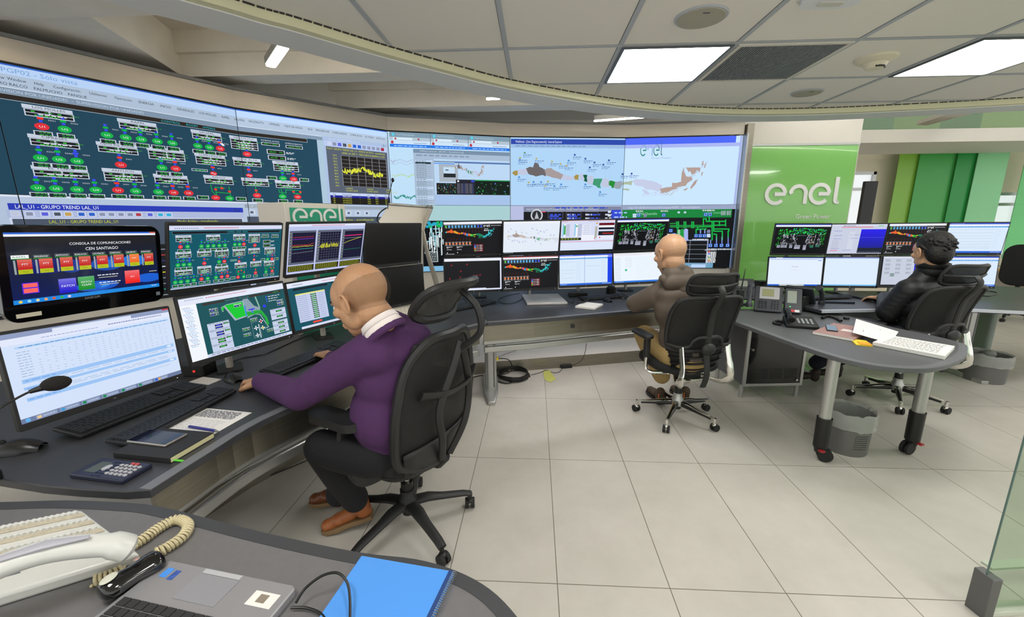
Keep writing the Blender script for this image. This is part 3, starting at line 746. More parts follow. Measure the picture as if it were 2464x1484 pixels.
for k, c in enumerate(('#8a9099','#c23a3a','#3a3a80','#e8ecf0','#d8d030','#8a9099','#8a9099','#20a080','#8a9099','#8a9099','#d8d030')):
    cw.r2(-1, v2+.42+k*.05, uB-.04, v2+.428+k*.05, c, 5)
cw.r2(-1, v2+.38, uB-.03, 2, '#1c2024', 4)
cw.r2(uB+.02, v2+.02, uS-.01, v2+.055, '#9aa6b4', 3); cw.text('CIP_U1 - GRUPO TREND', uB+.06, v2+.048, .022, '#d5dfe8', L=4)
for k in range(12): cw.r2(uB+.05+k*.11, v2+.075, uB+.11+k*.11, v2+.12, '#d0dae4', 4); cw.r2(uB+.065+k*.11, v2+.085, uB+.095+k*.11, v2+.11, '#5a6a90', 5)
cw.r2(uB+.03, v2+.14, uS-.03, 2, '#4a5566', 3); cw.text('Modo Activo - actualizando', uS-.75, v2+.185, .024, '#c8cc30', L=4, w=.5)
cw.text('CIP_U1 - GRUPO', uB+.3, v2+.185, .024, '#c8cc30', L=4)
# trend chart window
t0, t1 = W(775, 330)[0], uS-.012
cw.r2(t0, .15, t1, .88, '#a9bdde', 3); cw.text('LAL_U1 - GRUPO TREND LAL_U1', t0+.06, .178, .018, '#d2def2', L=4)
cw.text('_ [] x', t1-.02, .18, .02, '#32405a', 'R', L=4)
cw.r2(t0+.01, .19, t1-.01, .245, '#b6c6ea', 4)
for k in range(12): u = t0+.05+k*(t1-t0-.08)/12; cw.r2(u, .2, u+.04, .235, ('#c6d0ea','#8890a8','#5a60d8','#4a5260','#c8a050','#2a60c8','#2a60c8','#8a92b0','#8a92b0','#8a92b0','#8a92b0','#a02a38')[k], 5)
cw.r2(t0+.03, .25, t1-.01, .875, '#565f6e', 4)
cw.text('PLOT: GRUPO TREND LAL_U1  MODO ACTIVO - actualizando', t0+.04, .28, .02, '#c8cc30', L=5, w=(t1-t0)*.9)
cw.text('LINEA_03_ESP_F - FRECUENCIA BARRA (1) 220', t0+.2, .315, .02, '#c8cc30', L=5, w=(t1-t0)*.68)
c0, c1, d0, d1 = t0+.19, t1-.03, .335, .666
cw.r2(c0, d0, c1, d1, '#231f1e', 5)
for k in range(7): cw.r2(c0+(c1-c0)*k/6-.002, d0, c0+(c1-c0)*k/6+.002, d1, '#a8a8ae', 6)
for k in range(9): cw.r2(c0, d0+(d1-d0)*k/8-.0015, c1, d0+(d1-d0)*k/8+.0015, '#8a8a92', 6)
for k in range(11): cw.text('%.1f' % (50.5-k*.1), t0+.14, .347+k*.033, .018, '#c8cc30', 'R', L=6)
r = random.Random(5); pts = [(c0+(c1-c0)*.9*k/90, d0+(d1-d0)*(.46+.06*math.sin(k*.11)+r.uniform(-.09,.09)+.1*max(0,(k-55)/40))) for k in range(91)]
cw.line(pts, .009, '#dce03c', 7)
for k in range(3):
    for q in range(2): cw.text('14:00:00' if q == 0 else '13-MAY-2018', c0+.02+k*.25, .7+q*.026, .018, '#c8cc30', 'L', L=6)
cw.r2(t0+.03, .745, t1-.01, .775, '#c4d2f2', 6); cw.r2(t0+.03, .775, t1-.01, .8, '#1c2090', 6); cw.r2(t0+.03, .8, t1-.01, .87, '#1c1a14', 6)
for q in range(5):
    for k, t in enumerate((('Tag','Descripción','T..','E.U.','Esc..','Esc..') if q == 0 else ('FE','FRECUENC','...','HZ','49.5','50.5') if q == 1 else ('PE','POTENCIA','...','MW','49.5','50.5'))):
        cw.text(t, t0+.06+(0,.12,.34,.45,.56,.7)[k]*(t1-t0)/.85, .769+q*.024, .016, '#28344a' if q == 0 else '#e8ecf4' if q == 1 else '#b8bc40', L=7)
# column 3: browser windows and the wall controller
B0 = uS+.012
def bwin(p0, p1, ptop, tint='#7e9aac'):
    u0, u1 = W(p0, 330)[0], W(p1, 330)[0]; v = 0.0
    cw.r2(u0, v, u1, v+.075, tint, 2); cw.circ(u0+.045, v+.04, .018, '#5ad0e8', L=3); cw.text('Power Monitoring Expert', u0+.08, v+.052, .028, '#b9cbd8', L=3, w=(u1-u0)*.45)
    cw.r2(u0, v+.075, u1, v+.125, '#b2c4d2', 2); cw.r2(u0+.04, v+.082, u0+(u1-u0)*.55, v+.118, '#d9ecfa', 3); cw.r2(u0, v+.125, u1, v+.18, '#cfe4f8', 2); cw.circ(u0+.03, v+.155, .018, '#c03a4a', L=3); cw.circ(u0+.07, v+.1, .012, '#b0405a', L=4); cw.circ(u0+(u1-u0)*.7, v+.1, .012, '#b0405a', L=4)
    cw.dashes(u0+(u1-u0)*.58, u1-.05, v+.155, .01, '#7a94b4', 6, 3)
    cw.r2(u0, v+.18, u1, v+.225, '#1f78e8', 2); cw.dashes(u0+.05, u1-.05, v+.2, .01, '#bcdcff', 6, 3)
    cw.r2(u1-.008, v, u1, v+.225, '#6a8298', 4)
cw.r2(uS+.006, 0, UU[4], .87, '#bfe0f8', 1)
cw.T = (0,0,1,.78); bwin(937, 1036, 0); bwin(1036, 1127, 0); bwin(1127, 1227, 0); cw.T = (0,0,1,1)
r = random.Random(9)
def trend(p0, p1, v, amp, c, th=.008, n=60):
    u0, u1 = W(p0, 400)[0], W(p1, 400)[0]; cw.line([(u0+(u1-u0)*k/n, v+r.uniform(-amp, amp)+.012*math.sin(k*.2)) for k in range(n+1)], th, c, 2)
trend(940, 998, .335, .002, '#a99ab8', .004); trend(940, 998, .37, .002, '#a8b8dc', .004); trend(942, 998, .51, .012, '#b8d880', .005); trend(944, 1001, .77, .018, '#1f8a78', .008)
cw.line([W(940, 384), W(946, 393), W(950, 384)], .005, '#a99ab8', 3)
k0, k1 = W(996, 400)[0], UU[4]-.005
cw.r2(k0, .19, k1, .236, '#7890a8', 3); cw.text('VWall Control - [RCPC - [untitled.tcv]]', k0+.08, .222, .02, '#c6d4e2', L=4, w=.55)
cw.r2(k0, .236, k1, .86, '#a9bdd4', 3); cw.dashes(k0+.03, k0+.7, .255, .016, '#8496b0', 7, 4)
cw.T = (0,-.245,1,1.58)
for k in range(20): cw.r2(k0+.02, .355+k*.0175, k0+.21, .356+k*.0175+(.012 if k == 1 else .0), '#102a30', 5); cw.dashes(k0+.03, k0+.15, .362+k*.0175, .006, '#7f92a2', 3, 5, seed=k)
for a, b in ((.355, .37), (.50, .515), (.56, .58), (.63, .66)): cw.r2(k0+.02, a, k0+.23, b, '#c3d8f2', 4)
q0, q1 = k0+.25, k1-.0
cw.r2(q0, .345, q1, .62, '#bcd8f4', 4); cw.r2(q0+.26, .36, q1, .373, '#5878b0', 5); cw.r2(q0, .36, q0+.26, .37, '#7c92a6', 5); cw.r2(q0, .375, q0+.26, .383, '#5a9af0', 5)
cw.r2(q0+.06, .385, q0+.3, .52, '#a9b4c0', 5); cw.r2(q0+.115, .405, q0+.26, .47, '#c3dcf2', 6); cw.r2(q0+.115, .455, q0+.27, .485, '#22282c', 7); cw.r2(q0+.14, .425, q0+.18, .432, '#203a38', 7)
cw.r2(q0+.02, .53, q0+.29, .62, '#15181c', 6); cw.r2(q0+.27, .5, q0+.52, .62, '#222230', 7); cw.r2(q0+.52, .5, q1, .62, '#0c1a14', 7); cw.r2(q0+.52, .5, q1, .508, '#1f9a50', 8); cw.circ(q0+.3, .513, .012, WH, L=8); cw.r2(q0+.47, .505, q0+.515, .52, '#3048c8', 8)
for k in range(60): x = r.uniform(q0+.03, q0+.27); y = r.uniform(.535, .6); cw.r2(x, y, x+r.uniform(.003,.009), y+r.uniform(.004,.016), r.choice(('#1f9a50','#9ab0b8','#2a7a8a','#7a5a3a')), 8)
for k in range(12): x = q0+.29+k*.018; cw.r2(x, .53, x+.006, .61, r.choice(('#5a5a72','#4a5a9a','#8a8a9a')), 8)
for k in range(30): x = r.uniform(q0+.53, q1-.02); y = r.uniform(.515, .61); cw.r2(x, y, x+r.uniform(.004,.02), y+r.uniform(.003,.012), r.choice(('#1f9a50','#1f9a50','#5a78c8','#9ab0b8')), 8)
def mini(x, y): return (q0+.262+(x-80)/2000*.40, .345+(y-300)*.00033)
landmap(cw, mini, COL_A, 5, False, 6)
for k in range(28): x = q0+.27+r.random()*.3; y = .385+r.random()*.09; cw.r2(x, y, x+.004, y+.004, '#7a98c0', 7)
cw.T = (0,0,1,1)
# column 3 lower row: pale green, and the black schematic behind the stands
cw.r2(k0+.25, .74, k1, .87, '#a6c2ea', 4); cw.r2(uS+.006, .872, UU[4], 2, '#aacfd2', 1); cw.r2(uS+.006, .868, UU[4], .8725, '#7f98ac', 4)
s0 = W(1018, 600)[0]; cw.r2(uS+.1, 1.065, W(1067, 600)[0]+.9, 1.655, '#0a0e12', 3); cw.r2(uS+.1, 1.655, 9, 1.725, '#7db8dc', 3)
for k in range(70):
    x = W(r.uniform(1020, 1090), 600)[0]; y = r.uniform(1.1, 1.42); v_ = r.random() < .6
    cw.r2(x, y, x+(.012 if v_ else r.uniform(.03,.08)), y+(r.uniform(.05,.2) if v_ else .012), r.choice(('#d8e4e8','#d8e4e8','#8ad0e0','#c0ccd0')), 4)
for k in range(26): x = W(1021+r.uniform(0, 60), 600)[0]; y = r.uniform(1.07, 1.13); cw.r2(x, y, x+.035, y+.03, r.choice((GRN, GRN, '#28a8c8')), 5)
cw.frame(W(1030, 620)[0], 1.46, W(1054, 620)[0], 1.6, .01, '#c0ccd0', 4)
for k in range(5): cw.dashes(W(1032, 620)[0], W(1052, 620)[0], 1.48+k*.022, .009, '#c0ccd0', 3, 5)
# columns 4-5: the map window
f0, f1 = UU[4]+.012, UU[6]-.01
M5q = hom([(80,145),(1190+1208,110),(2348,785),(80,800)], 1, 1)
def mp(x, y):
    """sketch of the two map displays (pixels of an enlarged crop) -> wall"""
    return W(1210+x/4.176, 300+y/4.176)
cw.r2(f0, .0, f1, .875, '#b2d8fa', 1); cw.r2(UU[5]+.003, 0, f1, .875, '#c6e2fc', 2)
cw.r2(f0, .02, UU[5], .085, '#2b4aae', 3); cw.r2(UU[5], .0, f1-.08, .085, '#4a66f2', 3); cw.text('WebReach - [User Diagram.network] - Internal Explorer', f0+.06, .068, .032, '#dfe8fb', L=5, w=.62)
cw.r2(f0, .085, UU[5], .13, '#9fbfe6', 3); cw.r2(UU[5], .085, f1, .13, '#a8b4ee', 3); cw.dashes(f0+.06, f0+1.0, .1, .014, '#7f9fca', 12, 4)
cw.r2(f1-.03, 0, f1, .875, '#a8b4e2', 3)
landmap(cw, mp, COL_A, 3, True, 5)
for (x, y, c) in [(220,283,'#5a9a78'),(172,335,'#b8a860'),(172,355,'#4a90d8'),(337,342,'#b8b070'),(493,372,'#b8b070'),(580,395,'#b8b070'),(637,413,'#b8b070'),(661,361,'#4a90d8'),(722,303,'#3a58a8'),(829,342,'#3a58a8'),(920,380,'#3a58a8'),(873,430,'#3a58a8'),(1009,402,'#3a58a8'),(1065,358,'#3a58a8'),(163,527,'#4a90d8'),(259,580,'#b8b070'),(308,575,'#4a90d8'),(384,577,'#4a90d8'),(453,572,'#b8b070'),(425,615,'#b8b070'),(517,617,'#4a90d8'),(585,600,'#4a90d8'),(828,601,'#4a90d8'),(977,677,'#4a90d8'),(1201,497,'#3a58a8'),(1293,492,'#3a58a8')]:
    a = mp(x-9, y-9); b = mp(x+9, y+9); cw.r2(a[0], a[1], b[0], b[1], c, 6); cw.dashes(a[0]-.01, a[0]+.11, b[1]+.012, .01, '#5f86b8', 3, 6, seed=x); cw.dashes(a[0]-.01, a[0]+.08, b[1]+.035, .008, '#6f94c2', 2, 6, seed=y)
for x in (240, 410, 700, 732, 845, 925, 1035, 1072): a = mp(x, 440); b = mp(x, 540); cw.r2(a[0], a[1]-.1, a[0]+.003, b[1], '#a6c4e6', 3)
a = mp(1378, 315); b = mp(1600, 315); cv_logo(cw, a[0], a[1], .142, '#2f7f78', .12, (b[0]-a[0])/(.142*3.7), ['#2f8a80', '#7a9ae0', '#2f8070', '#3a6a78'])
cw.text('Green Power', mp(1488, 345)[0], mp(1488, 345)[1], .028, '#9ab4d8', L=6, w=.26)
# lower row, column 4: dark summary; column 5: the green schematic
cw.r2(UU[4]+.004, .872, UU[5], 2, '#b9bfe2', 2); e0, e1 = W(1260, 500)[0], UU[5]-.01
cw.r2(e0, .885, e1, .945, '#7f86a0', 3); cw.text('http://10.160.86.31/Scorecard/Company=EGPC - Energia Media Power - Internal Explorer', e0+.04, .93, .026, '#d6dcee', L=4, w=1.0)
cw.r2(e0, .95, e1, 2, '#17161b', 3)
cx, cyy = mp(340, 910); cw.circ(cx, cyy, .083, '#c8ccd4', L=4, n=28); cw.circ(cx, cyy, .064, '#2a2a30', L=5, n=28); cw.poly([(cx-.03, cyy+.045), (cx, cyy-.05), (cx+.03, cyy+.045)], '#b8bcc4', 6)
cw.r2(mp(365,876)[0], mp(365,872)[1], mp(428,876)[0], mp(365,881)[1], '#d02838', 4); cw.r2(mp(265,876)[0], mp(265,874)[1], mp(318,876)[0], mp(265,879)[1], '#1f4a2c', 4)
for x0_, x1_ in ((452,605),(635,788),(835,955)):
    a = mp(x0_, 873); b = mp(x1_, 938 if x0_ < 800 else 912); cw.frame(a[0], a[1], b[0], b[1], .006, '#5a5a66', 4)
    for k in range(3 if x0_ < 800 else 2): cw.dashes(a[0]+.03, a[0]+.2, a[1]+.03+k*.05, .022, '#3a50c8', 2, 5, seed=k); cw.dashes(a[0]+.27, a[0]+.36, a[1]+.03+k*.05, .022, '#c8ccd8', 1, 5)
    if x0_ < 800: cw.r2(a[0]+.02, b[1]-.035, b[0]-.06, b[1]-.015, '#3a50c8', 5)
    cw.dashes(a[0]+.1, a[0]+.3, a[1]-.06, .02, '#3a50c8', 2, 5)
a = mp(1092, 855); cw.r2(a[0], a[1], mp(1188,855)[0], 1.12, '#3048d0', 4)
for k in range(4): cw.r2(a[0]-.05, a[1]+.01+k*.05, a[0]-.01, a[1]+.04+k*.05, '#d8e4f4', 5) if k < 2 else None; cw.dashes(a[0]+.04, a[0]+.22, a[1]+.03+k*.06, .018, '#a8c8ff', 2, 5, seed=k)
g0, g1 = UU[5]+.008, UU[6]-.02
cw.r2(g0, .872, g1+.03, .93, '#9aa6c4', 3); cw.text('http://10.160.86.31/Scorecard/Company=EGPC - Internal Explorer', g0+.08, .915, .026, '#d6dff0', L=4, w=.95); cw.r2(g0, .93, g1+.02, 2, '#111316', 3); cw.r2(g0, .93, g1-.03, 1.04, '#12843c', 4)
cw.text('CEN2 Quantilix', g0+.19, 1.0, .035, '#9ad8b0', L=5, w=.28); cw.text('12:59 12/04/2018', g1-.12, .99, .025, '#8ad0a0', 'R', L=5, w=.24)
cw.r2(g1+.012, .93, g1+.03, 2, '#8fb0e8', 5)
def mq(x, y): return W(1440+x/5.707, 500+y/5.707)
def gl(pts, c=GRN, th=.016): cw.line([mq(*p) for p in pts], th, c, 5)
for y in (215, 243, 262): gl([(985, y), (1570 if y > 215 else 1080, y-4)], '#1f8a3e')
for x in (1075, 1098, 1175, 1198, 1282, 1305): gl([(x, 190), (x, 275)])
gl([(1088,275),(1088,430)]); gl([(1440,150),(1440,262)]); gl([(1440,150),(1480,150),(1480,185),(1745,185)]); gl([(1520,120),(1520,185)]); gl([(1745,165),(1745,250)]); gl([(1560,240),(1745,235)]); gl([(1560,185),(1560,440)]); gl([(1582,185),(1582,320)]); gl([(1660,180),(1660,245)])
gl([(1590,290),(1790,290),(1790,320)]); gl([(1590,320),(1700,320),(1700,440)]); gl([(1580,360),(1620,365),(1620,440)]); gl([(1360,262),(1560,255)]); gl([(1340,295),(1480,288)]); gl([(1340,295),(1340,350)]); gl([(1360,262),(1360,300)])
for x in (1400, 1460): gl([(x,290),(x,345)], '#8aa0e0'); gl([(x,290),(x,300)])
for (x, y) in [(553,100),(895,98),(1470,90),(1532,90),(993,312),(1040,368),(1340,382),(1398,382),(1455,382),(1536,515),(1612,515),(1688,515),(1772,515)]:
    a = mq(x-23, y-23); b = mq(x+23, y+23); cw.r2(a[0], a[1], b[0], b[1], '#2a62d8', 5); cw.frame(a[0]+.008, a[1]+.008, b[0]-.008, b[1]-.008, .007, '#a8ccff', 6); cw.circ((a[0]+b[0])/2, (a[1]+b[1])/2, .012, '#1a3470', L=6)
    cw.dashes(a[0]-.02, b[0]+.03, b[1]+.02 if y > 200 else a[1]-.04, .018, '#c8d0d8', 3, 6, seed=x)
for (x, y) in [(495,92),(495,118),(1102,62),(1188,62),(1512,368),(1512,392)]: a = mq(x-24 if x < 1000 or x > 1400 else x-15, y-12); b = mq(x+24 if x < 1000 or x > 1400 else x+15, y+12); cw.r2(a[0], a[1], b[0], b[1], '#c6dcf6', 5)
for (x, y) in [(640,103),(1512,322)]: a = mq(x-20, y-22); b = mq(x+20, y+22); cw.r2(a[0], a[1], b[0], b[1], '#7f86a4', 5)
for k in range(4):
    cw.dashes(mq(1690,0)[0], mq(1755,0)[0], mq(0,50+k*15)[1], .014, '#9aa4b0', 2, 5, seed=k); cw.dashes(mq(1768,0)[0], mq(1825,0)[0], mq(0,50+k*15)[1], .014, '#9aa4b0', 2, 5, seed=k+9)
for k in range(6): gl([(1540,440+0*k),(1540,490)], '#8aa0e0', .012)
for x in (1620,1695,1780): gl([(x,440 if x < 1700 else 320),(x,400)]) ; gl([(x,400),(x,490)], '#8a92e8', .012)
for k in range(5): cw.circ(*mq(1200, 315+k*28), .03, '#a8b4ee', L=6); cw.circ(*mq(1150, 315+k*28), .028, '#1f9a44', L=6); cw.circ(*mq(1105, 315+k*28), .018, '#9ac8a8', L=6)
a = mq(1130, 437); b = mq(1482, 760); cw.frame(a[0]-.3, a[1], b[0], b[1]+.05, .014, '#98a8c8', 4)
for k in range(1, 6): cw.r2(a[0]-.3, a[1]+(b[1]-a[1])*k/5, b[0], a[1]+(b[1]-a[1])*k/5+.006, '#7f8898', 4)
cw.r2(mq(1297,0)[0], a[1], mq(1303,0)[0], b[1], '#8f98a8', 4); cw.r2(mq(1340,0)[0], b[1]+.015, b[0]-.01, b[1]+.07, '#b8d4f6', 5)
cw.text('ESTADO BARRAS DISTRIBUCION', mq(1512,0)[0], mq(0,588)[1], .022, '#d8dce0', L=5, w=mq(1675,600)[0]-mq(1512,600)[0])
for k, c in enumerate(('#e03030','#3a70e8','#e0e4e8','#20a040','#e0d820','#e05020')):
    cw.circ(*mq(1518, 604+k*25), .014, c, L=5); cw.dashes(mq(1545,0)[0], mq(1675,0)[0], mq(0,600+k*25)[1], .025, '#d0d4d8', 4, 5, seed=k)
SMW = screen_mat('wall_glow', .5, .12)
rows = [(0, ZT-ZM), (ZT-ZM, ZT-ZB)]
cols_txt = ['cut by the left picture edge', 'filled with hydro plant boxes', 'with the yellow trend chart', 'behind the slanted white stand', 'at the bend in the middle', 'at the right end']
LAB = [['upper video wall cube at the far left picture edge', 'upper video wall cube with the LOS MOLLES and EL TORO boxes', 'upper video wall cube with the yellow trend chart', 'upper video wall cube with three browser windows and a wall controller', 'upper video wall cube with the coloured left half of the country map', 'upper video wall cube with the logo and brown tail of the map'],
       ['lower video wall cube at the far left, mostly behind the glossy touch monitor', 'lower video wall cube with the LAL_U1 trend title bar', 'lower video wall cube behind the green lettered sign box', 'lower video wall cube with plain pale green area, behind the slanted stand', 'lower video wall cube with the round white dial on black', 'lower video wall cube with the green power schematic']]
TINT = [[.95,.95,1.06,1.0,.98,1.05],[.95,.98,1.0,1.0,1.0,1.0]]
for r_ in range(2):
    for c_ in range(6):
        a, b = SEAM[c_], SEAM[c_+1]; v0, v1 = rows[r_]; z0, z1 = ZT-v1, ZT-v0
        mid = wall_pt((UU[c_]+UU[c_+1])/2, z0, 0, c_)
        rz = math.atan2(b[1]-a[1], b[0]-a[0]); t = thing('video_wall_cube', LAB[r_][c_], 'video wall display', mid, rz, 'rear projection displays forming the curved video wall')
        l = UU[c_+1]-UU[c_]; m = MB(); m.bb(-l/2+.002, l/2-.002, .004, .025, .002, z1-z0-.002); m.build('frame', M_black_m, t, smooth=0)
        Mi = wmat(t).inverted()
        fn = lambda u, v, off, c_=c_, Mi=Mi: tuple(Mi @ Vector(wall_pt(u, ZT-v, off+.001, c_)))
        cw.mesh(fn, .0004, 'picture', SMW, t, clip=(UU[c_]+.003, v0+.002, UU[c_+1]-.003, v1-.002), gain=TINT[r_][c_])
m = MB(); m.bb(UU and 2.70, 2.72, 5.80, 5.92, ZB, 2.68); struct('trim_14', m, M_alu, smooth=0)
# ---------------------------------------------------------------- pictures for the desk monitors (16 x 9 units)
def browser(cv, bar='#f2f4fb'): cv.r2(0,0,16,.55,bar,1)
def pic_hydro():
    c = Cv(); c.r2(0,0,16,9,TEAL,0); c.r2(0,0,16,.1,'#30343c',1); c.r2(0,.08,16,.7,'#d8dcf4',1)
    for k in range(12): c.r2(.6+k*.25,.4,.72+k*.25,.5,'#4a5a88',2)
    c.dashes(4.2,9,.36,.1,'#d05070',18,2); c.r2(.3,.85,15.7,1.25,'#10141e',1); c.frame(.3,.85,15.7,1.25,.04,'#5a8890',2); c.text('CONTROL   ROOM   HYDRO',7.3,1.12,.17,'#20c0d0',L=3)
    c.L = 1; hydro(c); c.r2(0,8.8,16,9,'#aebcd4',2); return c
def pic_flow():
    c = Cv(); c.r2(0,0,16,9,'#15525a',0); c.r2(0,0,16,1.05,'#e4e8f8',1); c.r2(0,0,16,.12,'#5a6068',2)
    for k in range(10): c.r2(.8+k*.25,.35,.9+k*.25,.45,'#4a5a88',2)
    c.dashes(3.5,9.6,.4,.08,'#c84868',18,2); c.r2(0,1.05,2.1,9,'#f2f6fd',1)
    for k in range(26): c.dashes(.25+(k%4)*.12,1.2+(k*7%5)*.1,1.4+k*.22,.06,'#3aa0e0' if k%3 else '#4a60a0',3,2,seed=k)
    c.r2(2.9,1.2,15.4,1.5,'#3a302c',1); c.text('Central Los Molles - Cámara de Carga',7.9,1.42,.17,'#20c0d0','C',L=3); c.text('NORMAL OP',13.9,1.42,.14,LIM,L=3)
    c.poly([(6.2,1.9),(8.9,1.8),(9.0,4.35),(6.9,4.6),(5.8,2.35),(5.6,2.4),(5.55,2.9),(5.35,2.9),(5.3,2.2)],'#9fb0bc',1); c.poly([(5.9,2.0),(8.6,1.95),(8.7,4.2),(7.1,4.35)],'#10c832',2); c.poly([(5.35,2.25),(5.85,2.15),(5.75,2.4),(5.5,2.8),(5.38,2.8)],'#10c832',2)
    c.poly([(8.7,1.6),(9.5,1.6),(10.3,2.9),(11.2,3.4),(11.2,4.1),(9.0,4.6),(8.8,2.3)],'#8ba0b0',1); c.r2(8.7,2.6,8.9,4.3,'#2a88e0',3); c.poly([(8.9,3.6),(9.6,3.75),(10.6,3.7),(11.4,3.9),(12.1,5.2),(12.2,6.4),(11.8,6.5),(11.7,5.4),(11.1,4.3),(9.5,4.3),(8.95,4.4)],'#22a83c',3)
    c.line([(10.8,1.6),(11.15,3.4)],.22,'#8fb8a8',2); c.line([(8.9,4.6),(10.0,4.2),(11.0,4.5),(12.0,6.8),(11.2,6.9)],.16,'#90a8b0',2); c.r2(9.3,3.3,10.3,3.5,'#2a40e0',4); c.r2(9.75,3.5,9.95,4.0,'#4a70f0',4)
    for x,y in ((3.6,2.3),(3.6,2.9),(7.2,2.3),(9.2,5.0),(7.7,6.2),(7.7,7.1),(11.6,7.3),(14.3,2.9),(14.3,3.4)):
        c.frame(x,y,x+1.2,y+.32,.05,'#9fb0b8',4); c.r2(x+.05,y+.05,x+1.15,y+.27,BX,4); c.r2(x+.2,y+.1,x+.6,y+.22,LIM if y > 4 else '#4a50e0',5); c.r2(x+.75,y+.1,x+1.0,y+.22,'#9ad0a0',5); c.dashes(x,x+1.2,y-.15,.07,WH,3,4,seed=int(x))
    c.circ(12.0,3.3,.26,'#2a3cf0',L=4)
    for k in range(3): c.circ(12.6,1.9+k*.38,.12,'#3a60f0',L=4); c.dashes(12.9,15.0-k*.4,1.87+k*.38,.09,WH,3,4,seed=k)
    for x0,y0,x1,y1,n in ((2.9,4.2,6.0,8.5,4),(12.8,4.1,15.6,5.9,2),(12.8,6.1,15.6,8.3,3)):
        c.r2(x0,y0,x1,y1,'#c6d2ea',2)
        for k in range(n):
            y = y0+(y1-y0)*k/n; c.r2(x0,y,x1,y+.04,'#3a4a5a',3); c.dashes(x0+.2,x1-.4,y+.15,.06,'#5a6a80',4,3,seed=k)
            for q in range(2 if x0 < 5 and k < 3 else 1): c.r2(x0+1.0,y+.35+q*.36,x0+2.1,y+.6+q*.36,BX,3); c.r2(x0+1.15,y+.42+q*.36,x0+1.9,y+.54+q*.36,LIM if x0 > 5 or k > 1 else '#3a48e8',4)
            if x0 < 5 and k < 3: c.r2(x0+2.25,y+.3,x0+3.0,y+.5,BX,3); c.r2(x0+2.4,y+.36,x0+2.9,y+.45,LIM,4)
    for x,y,q in ((10.9,5.6,'#c8404a'),(9.9,6.5,'#b8c4cc'),(11.0,6.7,'#d8c84a'),(9.9,7.7,'#b8c4cc')):
        c.r2(x-.35,y-.08,x+.35,y+.08,WH,4); c.r2(x-.08,y-.35,x+.08,y+.35,WH,4); c.circ(x,y,.17,q,L=5)
    c.line([(10.3,5.5),(9.3,5.5),(9.3,8.0),(10.6,8.0),(10.6,6.0)],.05,'#8898a0',3); c.line([(10.4,6.0),(10.4,8.2)],.12,'#d8e4ea',3)
    c.r2(2.1,8.55,16,9,'#d4dcf2',2); c.dashes(2.6,15,8.7,.1,'#6878a0',14,3); return c
def pic_tri():
    c = Cv(); c.r2(0,0,16,9,'#c3c9ee',0); c.r2(0,0,16,.45,'#dfe3f8',1); c.dashes(4.2,11.2,.2,.12,'#d05070',22,2); c.r2(0,.45,16,.62,'#b4c0ec',1)
    r = random.Random(4)
    for k in range(3):
        x0 = .2+k*5.3; c.r2(x0,.75,x0+5.0,1.15,'#b9c4e8',1); c.r2(x0,1.15,x0+5.0,7.3,'#5d6478',1); c.r2(x0+.55,1.5,x0+4.9,6.9,'#12122e',2)
        for j in range(9): c.r2(x0+.55+j*.54,1.5,x0+.57+j*.54,6.9,'#8a8aa4' if k == 1 else '#3a3a5c',3)
        for j in range(12): c.r2(x0+.55,1.5+j*.48,x0+4.9,1.52+j*.48,'#8a8aa4' if k == 1 else '#3a3a5c',3)
        for j in range(10): c.r2(x0+.15,1.6+j*.55,x0+.4,1.68+j*.55,'#b8bc60',3)
        c.r2(x0,7.5,x0+5.0,8.6,'#1a1808',2)
        for j in range(4): c.dashes(x0+.15,x0+4.7,7.6+j*.25,.12,'#9aa02c',9,3,seed=j+k)
        def ln(f,cc,th=.07,n=50): c.line([(x0+.6+j*4.0/n,f(j/n)) for j in range(n+1)],th,cc,4)
        if k == 0:
            ln(lambda t:2.35+r.uniform(-.04,.04)-.1*t,'#c03050'); ln(lambda t:2.7-.1*t,'#7a30c0',.1); ln(lambda t:3.75+r.uniform(-.08,.08)-(.5*max(0,t-.85)*3),'#d04040'); ln(lambda t:4.05+r.uniform(-.06,.06)-.1*t,'#d8d83a'); ln(lambda t:4.5-.1*t,'#30b0b0'); ln(lambda t:5.2-.2*t,'#b0b0b8',.04)
        elif k == 1: ln(lambda t:4.1+r.uniform(-.5,.5),'#d8d83a',.06,70)
        else: ln(lambda t:2.4-.1*t,'#e0307a',.16); ln(lambda t:2.9-.1*t,'#b0b0b8',.05); ln(lambda t:3.9-1.1*t**.8,'#d8d83a'); ln(lambda t:5.2-.1*t,'#208858')
    return c
